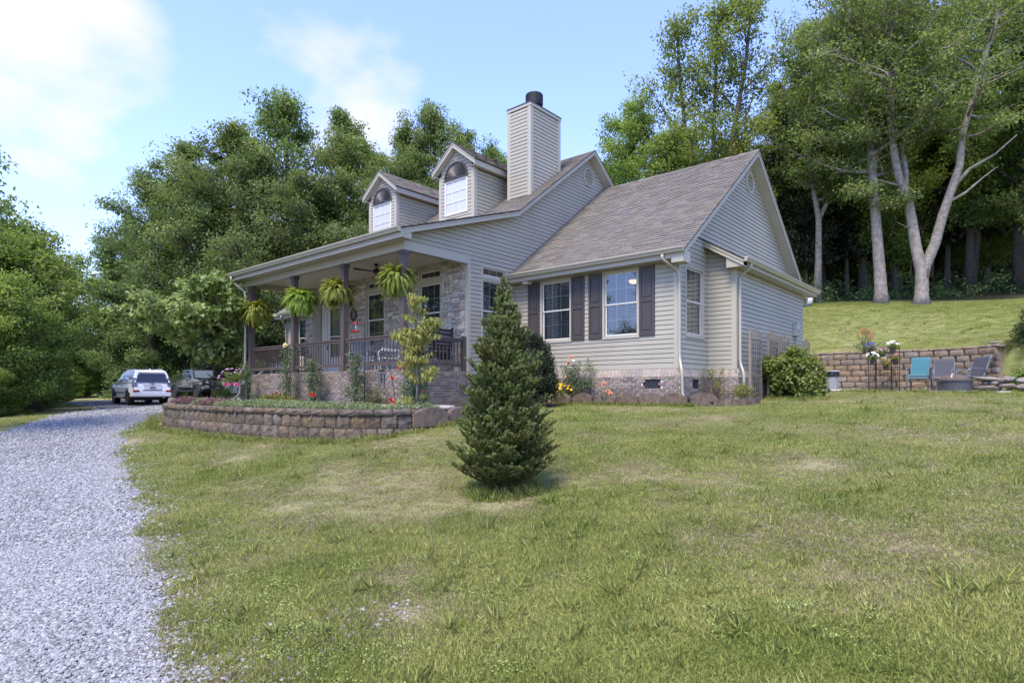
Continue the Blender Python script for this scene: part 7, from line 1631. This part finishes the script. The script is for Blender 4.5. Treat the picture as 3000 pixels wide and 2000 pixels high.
tree_proto('twin', 15, 18, .5, 8.6, 5.2, 44, .17, 17, .56, L_OAK, GREY_BARK, stems=T1s, extra=T1x, up=.42, sparse=.92, taper=.68)
T2s = [(rel([(0, -.1, 0), (0, .6, 0), (-.08, 2.0, 0), (-.22, 4, 0), (-.32, 6.5, .1), (-.4, 9, .2), (-.9, 12, .2), (-1.5, 15, .2), (-1.8, 18, .1)]), .36), (rel([(-.35, 7.5, .1), (.3, 10, .4), (.7, 13, .5), (1.0, 16.5, .4)]), .17)]
tree_proto('straight', 16, 18.5, .42, 5.0, 4.2, 44, .17, 17, .56, L_OAK, GREY_BARK, stems=T2s, up=.4, sparse=.92, taper=.7)
T3s = [(rel([(0, -.1, 0), (.1, 2.5, 0), (.12, 5.2, 0), (-.2, 7.5, .1), (-.5, 10, .2), (-.2, 14, .2), (.1, 17, .1)]), .22), (rel([(.12, 5.2, 0), (.9, 6.6, .2), (1.3, 9, .2), (1.6, 12, .3)]), .16)]
tree_proto('slim', 17, 17, .25, 6.0, 3.8, 36, .18, 20, .58, L_OAK, GREY_BARK, stems=T3s, up=.6, sparse=.8)
def put(key, name, label, px, ytop, d, rz, sx=1.0, group=None):
    x, y = spot(px, d); z = gz1(x, y); return plant_tree(key, name, label, (x, y, z-.05), top_at(ytop, d)-z, rz, group, sx)
# three pale-barked trees at the lawn's upper edge
put('twin', 'oak_tree', 'tall twin-trunked oak with pale bark, forking low at the lawn edge', 2117, -70, 32, 0); put('straight', 'oak_tree', 'tall single-trunk tree with pale bark left of the twin-trunked oak', 2025, -60, 33, 0); put('slim', 'oak_tree', 'slimmer pale-barked tree nearest the house corner at the wood edge', 1878, 60, 38, 0)
# right-hand wood
WOODR = [('airy', 1650, -10, 40, .4, 1.0, 'tall airy many-stemmed tree rising highest behind the wing roof'), ('mapleA', 1455, 240, 45, 1.2, .9, 'light green tree left of the tall airy tree, beside the chimney'), ('mapleA', 1560, 300, 41, 2.6, 1.1, 'light green bushy tree directly behind the wing ridge'), ('mapleA', 1700, 330, 44, 4.2, 1.0, 'yellow-green tree behind the wing gable peak'), ('oakB', 1790, 190, 46, .9, .8, 'thin-crowned oak between the airy tree and the slim pale tree'),
         ('airy', 1890, 40, 44, 2.4, .9, 'airy tree behind the slim pale-barked tree'), ('oakB', 1990, -40, 42, 3.1, .95, 'oak behind the straight pale trunk'), ('airy', 2230, -60, 39, 5.0, 1.05, 'airy tree right behind the twin-trunked oak'), ('oakA', 2350, -60, 37, 1.0, 1.0, 'oak at the right edge of the view'), ('oakB', 2440, -30, 34, 2.0, 1.0, 'oak just beyond the right edge by the wood'), ('mapleA', 1830, 420, 42, .2, .9, 'low light green tree filling the gap by the wing gable'), ('mapleA', 2270, 330, 41, 3.3, 1.1, 'light green tree under the oaks at the right'), ('oakC', 1400, 380, 52, 2.2, 1.0, 'darker tree far behind the main gable peak'), ('mapleA', 1950, 300, 45, 1.9, 1.0, 'light green tree between the straight and slim pale trunks'), ('mapleA', 2060, 240, 41, 2.9, 1.2, 'light green tree between the straight trunk and the twin trunk'), ('mapleA', 2190, 220, 43, 4.9, 1.2, 'light green tree right of the twin trunk, farther back'), ('mapleA', 2340, 300, 40, .9, 1.2, 'light green tree at the right edge of the view'), ('oakB', 2120, 60, 44, .3, 1.0, 'oak directly behind the twin trunk fork')]
for k, px, yt, d, rz, sx, lb in WOODR: put(k, 'broadleaf_tree', lb, px, yt, d, rz, sx, 'wood on the hill behind the lawn')
rr = random.Random(77)
for i in range(62):
    px = 1800+rr.random()*760; d = rr.uniform(40, 62); k = 'cedar' if rr.random() < .55 else 'forest'; x, y = spot(px, d); z = gz1(x, y)
    plant_tree(k, 'woodland_tree', 'dark slender tree standing in the shade of the hill wood', (x, y, z-.1), rr.uniform(9.5, 14), rr.uniform(0, 6), 'dark slender trees inside the hill wood', rr.uniform(.8, 1.1))
# wood behind the house, left of the chimney
WOODM = [('oakA', 660, 226, 44, .2, 1.0, 'tallest oak of the left wood, its top above the porch roof middle'), ('oakB', 785, 258, 43, 1.7, .85, 'narrow oak right of the tallest one behind the house'), ('oakA', 520, 286, 43, 2.9, 1.05, 'broad oak left of the tallest one'), ('oakB', 432, 335, 45, 4.4, 1.0, 'oak on the left shoulder of the wood'), ('oakC', 345, 398, 44, 5.1, 1.0, 'dark spreading oak at the left end of the wood crest'), ('oakD', 262, 545, 47, .8, 1.0, 'low dark oak at the left foot of the wood'), ('oakC', 590, 360, 41, 1.1, 1.0, 'dark oak in front of the tallest one'), ('oakD', 700, 400, 40, 3.7, 1.0, 'dark leafy oak just behind the porch roof'), ('oakB', 930, 300, 47, 2.0, .9, 'oak left of the dormers'), ('oakA', 1003, 243, 47, 5.4, .85, 'oak whose top shows above the left dormer'), ('oakB', 1068, 305, 49, 3.0, .8, 'oak behind the right dormer ridge'), ('mapleA', 1130, 350, 50, .5, .9, 'light green tree between dormer and chimney'), ('oakD', 860, 420, 41, 2.5, 1.0, 'dark oak directly behind the left dormer'), ('oakC', 470, 430, 41, .1, 1.0, 'dark oak above the redbud'),
         ('oakD', 385, 560, 47, 4.0, 1.0, 'dark oak behind the black pickup'), ('oakD', 310, 640, 48, 1.3, .95, 'dark oak behind the white car'), ('oakC', 560, 500, 40, 5.8, .9, 'dark low oak behind the redbud crown'), ('oakA', 850, 330, 52, 4.9, .9, 'oak farther back above the porch roof end'), ('oakB', 300, 500, 54, 2.2, .9, 'oak farther back at the left end of the wood'), ('oakD', 640, 560, 44, .6, 1.0, 'dark oak seen between the porch posts'), ('oakD', 480, 600, 46, 2.9, 1.0, 'dark oak seen under the redbud crown')]
for k, px, yt, d, rz, sx, lb in WOODM: put(k, 'oak_tree', lb, px, yt, d, rz, sx, 'oak wood behind the house')
for i in range(16):
    px = 270+rr.random()*560; d = rr.uniform(46, 60); x, y = spot(px, d); z = gz1(x, y)
    plant_tree('forest', 'woodland_tree', 'dark slender tree deep in the wood behind the parked vehicles', (x, y, z-.1), rr.uniform(9, 12), rr.uniform(0, 6), 'dark slender trees deep in the left wood')
# trees along the far side of the drive
WOODL = [('bushyA', 72, 565, 26, .5, 1.0, 'stout-trunked tree standing at the left of the drive'), ('bushyB', 15, 640, 21, 2.1, 1.1, 'bright leafy tree at the left edge of the view'), ('bushyA', 108, 640, 47, 3.3, 1.05, 'rounded tree next along the drive beyond the stout trunk'), ('bushyB', 40, 525, 30, 1.4, 1.2, 'taller tree behind the stout-trunked one'), ('bushyB', 140, 705, 47, 4.4, 1.1, 'tree leaning over the drive farther along'), ('bushyA', 165, 790, 52, .9, 1.1, 'low light green tree at the bend of the drive'), ('bushyB', 190, 830, 56, 2.7, 1.2, 'low light green tree left of the white car'), ('bushyA', 232, 815, 54, 2.0, 1.3, 'pale green tree behind the white car'), ('bushyB', -40, 545, 24, 3.0, 1.2, 'tree at the left border with its crown half in view'), ('bushyA', 5, 560, 33, 5.1, 1.3, 'tree farther back at the left border'), ('mapleA', 205, 770, 62, 1.0, 1.2, 'distant tree in the gap at the end of the drive'), ('mapleA', 150, 740, 70, 2.0, 1.4, 'distant tree left of the gap at the end of the drive'), ('edge', -195, 285, 13, 1.1, 1.0, 'tree just outside the left edge with one leafy branch in view')]
for k, px, yt, d, rz, sx, lb in WOODL: put(k, 'roadside_tree', lb, px, yt, d, rz, sx, 'trees along the left of the drive')
for i, (px, d, h) in enumerate([(-25, 20, 1.9), (25, 23, 2.1), (88, 28, 2.0), (105, 32, 2.2), (130, 36, 2.3), (155, 41, 2.4), (172, 46, 2.5), (192, 50, 2.6), (10, 27, 2.6), (65, 32, 2.8), (-65, 19, 2.0), (228, 56, 2.8)]):
    x, y = spot(px, d); z = gz1(x, y); plant_tree('bushyA' if i % 2 else 'bushyB', 'roadside_bush', 'leafy bush in the thicket beside the drive, %s' % ('under the stout-trunked tree', 'left of the stout trunk', 'right of the stout trunk', 'second right of the stout trunk', 'third right of the stout trunk', 'midway to the bend', 'just before the bend', 'at the bend', 'behind the stout trunk', 'far behind the stout trunk', 'at the left border', 'beside the white car')[i], (x, y, z-.2), h, i*1.3, 'bushes in the thicket beside the drive', 1.25, 'bush')
# trees across the drive, behind the viewpoint, mirrored in the windows
for i, (x, y, h, k) in enumerate([(-21.8, -25.5, 15, 'oakA'), (-26, -24.5, 17, 'oakD'), (-31.5, -23.5, 18, 'oakC'), (-37, -20, 18, 'oakD'), (-15.2, -27.5, 12.5, 'airy')]):
    plant_tree(k, 'broadleaf_tree', ('oak across the drive mirrored in the first shuttered window', 'dark oak across the drive left of the mirrored one', 'dark spreading oak mirrored in the porch windows', 'dark oak mirrored in the farther porch window', 'airy tree across the drive mirrored at the edge of the second shuttered window')[i], (x, y, gz1(x, y)-.1), h, i*1.1, 'trees across the drive mirrored in the windows')
# far wood closing the view: one mass
rg = np.random.default_rng(55); P = []; 
for _ in range(5200):
    px = rg.uniform(-250, 2700); d = rg.uniform(62, 96)
    if 40 < px < 330: d = rg.uniform(80, 110)
    x, y = spot(px, d); hmax = 10 if px > 330 else (6.5 if px < 190 else 4.0); P.append((x, y, 0, hmax))
P = np.array(P); P[:, 2] = gz(P[:, 0], P[:, 1])+rg.random(len(P))**.8*P[:, 3]
Q = []
for _ in range(2600):
    px = rg.uniform(1780, 2600); x, y = spot(px, rg.uniform(56, 66)); Q.append((x, y, gz1(x, y)+rg.random()*7))
P = np.concatenate([P[:, :3], np.array(Q)])
V, F = clumps(rg, P[:, :3], 1.5, 9, .85, .55, up=.6, flat=.8)
tag(link('far_wood', np_mesh('far_wood', [(V, F, 0)], L_OAKD)), 'far wooded slope closing the view behind the house', kind='stuff')
# weeds and saplings along the wood edges: one mass
P = []
for _ in range(330):
    px = rg.uniform(1835, 2480); d = rg.uniform(35.5, 43)+(.9 if px < 2200 else 0); x, y = spot(px, d); P.append((x, y, gz1(x, y)+rg.random()**2.2*1.5))
for _ in range(700):
    t = rg.uniform(8, 34); i = int(np.interp(t, [8, 34], [0, 999])); L_ = resample(DR_L, 1000); k = rg.integers(300, 930); b = L_[k]; n = unit(np.array([b[0]-L_[k-1][0], b[1]-L_[k-1][1]])); off = rg.uniform(4.6, 8.5); x, y = b[0]+n[1]*off, b[1]-n[0]*off
    if seg_signed(np.array([x]), np.array([y]), DR_L)[0][0] < 0: x, y = b[0]-n[1]*off, b[1]+n[0]*off
    P.append((x, y, gz1(x, y)+rg.random()**1.5*1.0))
for _ in range(500):
    px = rg.uniform(240, 640); d = rg.uniform(40.5, 46); x, y = spot(px, d); P.append((x, y, gz1(x, y)+rg.random()**1.3*2.2))
V, F = clumps(rg, P, .45, 26, .17, .09, up=.5)
tag(link('undergrowth', np_mesh('undergrowth', [(V, F, 0)], leafmat('undergrowth_leaf', (.07, .115, .035), (.14, .195, .06), clump=.5))), 'weeds and saplings along the wood edges', kind='stuff')
# ================================================================ GRASS AND LOOSE GRAVEL (uncountable masses, scattered)
def scatter(name, label, pts, rot, scl, idx, protos, mats_dummy=None):
    me = bpy.data.meshes.new(name); me.vertices.add(len(pts)); me.vertices.foreach_set('co', np.asarray(pts, np.float32).ravel())
    for nm, ty, arr, key in (('rot', 'FLOAT_VECTOR', rot, 'vector'), ('scl', 'FLOAT_VECTOR', scl, 'vector'), ('idx', 'INT', idx, 'value')):
        a = me.attributes.new(nm, ty, 'POINT'); a.data.foreach_set(key, np.asarray(arr, np.int32 if ty == 'INT' else np.float32).ravel())
    o = link(name, me); ng = bpy.data.node_groups.new(name, 'GeometryNodeTree')
    ng.interface.new_socket('Geometry', in_out='INPUT', socket_type='NodeSocketGeometry'); ng.interface.new_socket('Geometry', in_out='OUTPUT', socket_type='NodeSocketGeometry')
    N, L = ng.nodes, ng.links; gi, go = N.new('NodeGroupInput'), N.new('NodeGroupOutput')
    iop = N.new('GeometryNodeInstanceOnPoints'); iop.inputs['Pick Instance'].default_value = True
    def attr(nm, ty): n = N.new('GeometryNodeInputNamedAttribute'); n.data_type = ty; n.inputs['Name'].default_value = nm; return n.outputs['Attribute']
    jn = N.new('GeometryNodeJoinGeometry')
    for p in reversed(protos):
        oi = N.new('GeometryNodeObjectInfo'); oi.inputs['Object'].default_value = p; oi.inputs['As Instance'].default_value = True; L.new(oi.outputs['Geometry'], jn.inputs[0])
    L.new(gi.outputs[0], iop.inputs['Points']); L.new(jn.outputs[0], iop.inputs['Instance'])
    L.new(attr('idx', 'INT'), iop.inputs['Instance Index'])
    e2r = N.new('FunctionNodeEulerToRotation'); L.new(attr('rot', 'FLOAT_VECTOR'), e2r.inputs[0]); L.new(e2r.outputs[0], iop.inputs['Rotation'])
    L.new(attr('scl', 'FLOAT_VECTOR'), iop.inputs['Scale']); L.new(iop.outputs[0], go.inputs[0])
    o.modifiers.new('scatter', 'NODES').node_group = ng
    return tag(o, label, kind='stuff')
def grass_mat():
    m = bpy.data.materials.new('grass_blade'); m.use_nodes = True; nt = m.node_tree; N, L = nt.nodes, nt.links; b = N['Principled BSDF']; b.inputs['Roughness'].default_value = .55; b.inputs['Specular IOR Level'].default_value = .3
    g = N.new('ShaderNodeNewGeometry'); oi = N.new('ShaderNodeObjectInfo')
    no = N.new('ShaderNodeTexNoise'); no.inputs['Scale'].default_value = 1.3; no.inputs['Detail'].default_value = 4; L.new(g.outputs['Position'], no.inputs['Vector'])
    mr = N.new('ShaderNodeMapRange'); mr.inputs[1].default_value = .36; mr.inputs[2].default_value = .64; L.new(no.outputs['Fac'], mr.inputs[0])
    mx = N.new('ShaderNodeMix'); mx.data_type = 'RGBA'; L.new(mr.outputs[0], mx.inputs[0]); mx.inputs[6].default_value = (.285, .33, .08, 1); mx.inputs[7].default_value = (.43, .44, .14, 1)
    v = N.new('ShaderNodeMapRange'); L.new(g.outputs['Random Per Island'], v.inputs[0]); v.inputs[3].default_value = .6; v.inputs[4].default_value = 1.4
    hs = N.new('ShaderNodeHueSaturation'); L.new(mx.outputs[2], hs.inputs['Color']); L.new(v.outputs[0], hs.inputs['Value']); L.new(hs.outputs[0], b.inputs['Base Color'])
    tr = N.new('ShaderNodeBsdfTranslucent'); L.new(hs.outputs[0], tr.inputs['Color']); ms = N.new('ShaderNodeMixShader'); ms.inputs[0].default_value = .42; L.new(b.outputs[0], ms.inputs[1]); L.new(tr.outputs[0], ms.inputs[2]); L.new(ms.outputs[0], N['Material Output'].inputs['Surface']); return m
M_GRASS = grass_mat(); M_STRAW = leafmat('straw_blade', (.34, .29, .17), (.46, .40, .25), trans=.25, clump=3, islr=.35); M_CLOV = leafmat('clover_leaf', (.24, .33, .085), (.33, .40, .13), trans=.25, clump=4)
def tuft(name, n, R, h, w, m, seed, lean=.7):
    rg = np.random.default_rng(seed); a = rg.uniform(0, 6.28, n); q = R*np.sqrt(rg.random(n)); P = np.stack([q*np.cos(a), q*np.sin(a), np.full(n, -.012)], 1)
    D = unit(np.stack([rg.normal(size=n)*lean, rg.normal(size=n)*lean, np.ones(n)*rg.uniform(.5, 1.1, n)], 1)); N = rnd_dirs(rg, n)
    V, F = leaf_arrays(P, D, N, h*rg.uniform(.5, 1.25, n), w*rg.uniform(.7, 1.2, n), .0, .25); o = bpy.data.objects.new(name, np_mesh(name, [(V, F, 0)], m)); return o
G = [tuft('tuft', 60, .115, .036, .0036, M_GRASS, 1, 1.2), tuft('tuft', 60, .115, .034, .0036, M_GRASS, 2, 1.6), tuft('tuft', 44, .10, .050, .0038, M_GRASS, 3, 1.0), tuft('straw', 48, .115, .040, .0034, M_STRAW, 4, 1.6), tuft('straw', 40, .115, .034, .0034, M_STRAW, 5, 2.2)]
rg = np.random.default_rng(6); n = 40; a = rg.uniform(0, 6.28, n); q = .09*np.sqrt(rg.random(n)); P = np.stack([q*np.cos(a), q*np.sin(a), rg.uniform(.01, .04, n)], 1); D = rnd_dirs(rg, n); D[:, 2] *= .3; Nn = rnd_dirs(rg, n)*.4+np.array([0, 0, 1]); V, F = heart_arrays(P, D, Nn, np.full(n, .010), np.full(n, .010), .1, .1); G.append(bpy.data.objects.new('clover', np_mesh('clover', [(V, F, 0)], M_CLOV)))
G.append(tuft('coarse_tuft', 22, .04, .11, .0055, M_GRASS, 8, .6))
def lawn_points(n, d0, d1, seed, wide=.95):
    rg = np.random.default_rng(seed); d = np.sqrt(rg.uniform(d0*d0, d1*d1, n)); u = rg.uniform(-min(wide, 1.15), wide, n); x = CAM[0]+_f[0]*d+_r[0]*u*d; y = CAM[1]+_f[1]*d+_r[1]*u*d; return x, y
def keep_lawn(x, y, rg):
    e = edge_dist(x, y); w = .16*(vnoise(x, y, 1.6, 12)-.5)*3+.14*(vnoise(x, y, 5, 13)-.5)*3
    ok = (e > -.04+w*.9) & ~inside(x, y, BED_POLY) & ~inside(x, y, PATIO_POLY)
    ok &= ~((x > -18.4) & (x < 1.0) & (y > -.30) & (y < 9.6)); ok &= ~((x > XW-.2) & (x < 1.45) & (y > -.45) & (y < 1.75) & (x < 1.42)) | ((y < -.42) | ((x > .9) & (y < .15)))
    fr = (y > 27.3+np.maximum(0, (-x-3)*.35)); ok &= ~fr
    sl = -seg_signed(x, y, DR_L)[0]; left = sl < 0; ok |= (sl < -.1+w) & (sl > -4.6) & (x < -6) & ~fr
    return ok
PX_, RT, SL, IX = [], [], [], []
for (n, d0, d1, s0, seed, wide) in ((14000, .3, 2.3, 1.0, 5, 3.5), (84000, 2.2, 6.0, 1.0, 1, 1.8), (84000, 6.0, 11, 1.1, 2, 1.6), (78000, 11, 18, 1.25, 3, 1.3), (104000, 18, 38, 1.4, 4, 1.1)):
    x, y = lawn_points(n, d0, d1, seed, wide); rg = np.random.default_rng(seed+50); k = keep_lawn(x, y, rg); x, y = x[k], y[k]; n = len(x); dr = dryness(x, y); e = edge_dist(x, y)
    p = rg.random(n); clov = (vnoise(x, y, 1.1, 21)*.6+vnoise(x, y, 3.1, 22)*.4) > .60
    ix = np.where(p < dr*.85, np.where(rg.random(n) < .5, 3, 4), np.where(clov & (rg.random(n) < .025), 5, np.where(rg.random(n) < .45, 0, np.where(rg.random(n) < .6, 1, 2))))
    ix = np.where((rg.random(n) < .006) & (dr < .6), 6, ix); thin = rg.random(n) > np.clip((dr-.72)*2.4, 0, .75); bare = ~((dr > .9) & (rg.random(n) < .4)); kk = thin & bare; x, y, ix, dr = x[kk], y[kk], ix[kk], dr[kk]; n = len(x)
    z = gz(x, y); sc = s0*rg.uniform(.75, 1.2, n)*(1-.25*dr); zs = sc*rg.uniform(.7, 1.15, n)/(s0**.45)
    PX_.append(np.stack([x, y, z], 1)); RT.append(np.stack([rg.normal(size=n)*.08, rg.normal(size=n)*.08, rg.uniform(0, 6.28, n)], 1)); SL.append(np.stack([sc, sc, zs], 1)); IX.append(ix)
scatter('lawn_grass', 'short mown grass with straw and clover patches over the whole lawn', np.concatenate(PX_), np.concatenate(RT), np.concatenate(SL), np.concatenate(IX), G)
# longer grass along the foot of the walls, stones and spruce
rg = np.random.default_rng(9); P = []
fA, LA = arc_path([(-11.2, -7.55), (-10.3, -7.9), (-9.2, -8.13), (-8.2, -8.2), (-6.6, -8.24), (-5.2, -8.17), (-4.0, -8.02), (-2.9, -7.85), (-2.3, -7.62), (-1.85, -7.25), (-1.6, -6.6), (-1.42, -5.5)])
for _ in range(700): s = rg.uniform(0, LA); p = fA(s); P.append((p[0]+rg.normal()*.05, p[1]+rg.normal()*.05-.02))
for _ in range(380): P.append((rg.uniform(-3.5, .6), -.52+rg.normal()*.04))
for _ in range(260): a = rg.uniform(0, 6.28); P.append((1.76+.42*rg.random()**.5*math.cos(a), -8.25+.42*rg.random()**.5*math.sin(a)))
for _ in range(240): P.append((rg.uniform(1.2, 2.6), rg.uniform(2.5, 3.4)))
for _ in range(260): t = rg.random(); P.append((1.4+4.2*t+rg.normal()*.1, 8.2-1.4*t+rg.normal()*.08))
P = np.array(P); n = len(P); z = gz(P[:, 0], P[:, 1])
scatter('edge_grass', 'longer grass left along the stones and under the spruce', np.stack([P[:, 0], P[:, 1], z], 1), np.stack([rg.normal(size=n)*.1, rg.normal(size=n)*.1, rg.uniform(0, 6.28, n)], 1), np.repeat(rg.uniform(.8, 1.3, n)[:, None], 3, 1), np.where(rg.random(n) < .45, 1, 0), [G[2], G[6]])
# gravel stones
M_PEB = mat('limestone_chip', (.30, .297, .298), rough=.9, var=.25, scale=30, islr=0, objr=.42, hue=.008, spec=.25, bump=.4, bscale=120)
def pebble(seed):
    r = random.Random(seed); bm = bmesh.new(); bmesh.ops.create_icosphere(bm, subdivisions=1, radius=.5)
    sx, sy, sz = r.uniform(.8, 1.25), r.uniform(.7, 1), r.uniform(.45, .75)
    for v in bm.verts: v.co = Vector((v.co.x*sx, v.co.y*sy, v.co.z*sz))*r.uniform(.78, 1.15)
    me = bpy.data.meshes.new('pebble'); bm.to_mesh(me); bm.free(); me.materials.append(M_PEB); return bpy.data.objects.new('pebble', me)
PB = [pebble(s) for s in range(6)]
xs, ys, ss = [], [], []
for (n, d0, d1, s0, s1, seed) in ((108000, 2.2, 5.5, .011, .033, 1), (74000, 5.5, 10, .018, .045, 2), (46000, 10, 19, .03, .06, 3), (26000, 19, 36, .05, .08, 4)):
    rg = np.random.default_rng(seed+80); u = rg.uniform(-1.3, 0.0 if d1 > 6 else .08, n); d = np.sqrt(rg.uniform(d0*d0, d1*d1, n)); x = CAM[0]+_f[0]*d+_r[0]*u*d; y = CAM[1]+_f[1]*d+_r[1]*u*d
    e = edge_dist(x, y); el = -seg_signed(x, y, DR_L)[0]; w = .5*(vnoise(x, y, 2.3, 31)-.5)+.4*(vnoise(x, y, 6, 32)-.5)
    q = e-w*.35; fall = np.exp(-np.maximum(q, 0)/.13)*np.where(q > 0, .35+.65*(vnoise(x, y, 2.6, 33) > .45), 1)
    k = (q < 1.0) & (rg.random(n) < fall) & (el > w*.5); x, y = x[k], y[k]; xs.append(x); ys.append(y); ss.append(rg.uniform(s0, s1, len(x)))
for (bx, by, r, n) in ((3.2, -11.0, .16, 70), (.9, -10.9, .3, 60), (3.0, -11.4, .25, 120)):
    a = rg.uniform(0, 6.28, n); q = r*np.sqrt(rg.random(n))*1.3; xs.append(bx+q*np.cos(a)); ys.append(by+q*np.sin(a)); ss.append(rg.uniform(.012, .032, n))
x, y, s = np.concatenate(xs), np.concatenate(ys), np.concatenate(ss); n = len(x); inn = edge_dist(x, y) < .0; z = gz(x, y)+np.clip(.002-edge_dist(x, y)*.06, .002, .03)+s*.15
scatter('gravel', 'loose pale grey limestone chips on the drive and its edge', np.stack([x, y, z], 1), rg.uniform(-.5, .5, (n, 3))*np.array([1, 1, 12.6]), np.repeat(s[:, None], 3, 1), rg.integers(0, 6, n), PB)
print('STATS', len(np.concatenate(IX)), n, TREE_STATS)
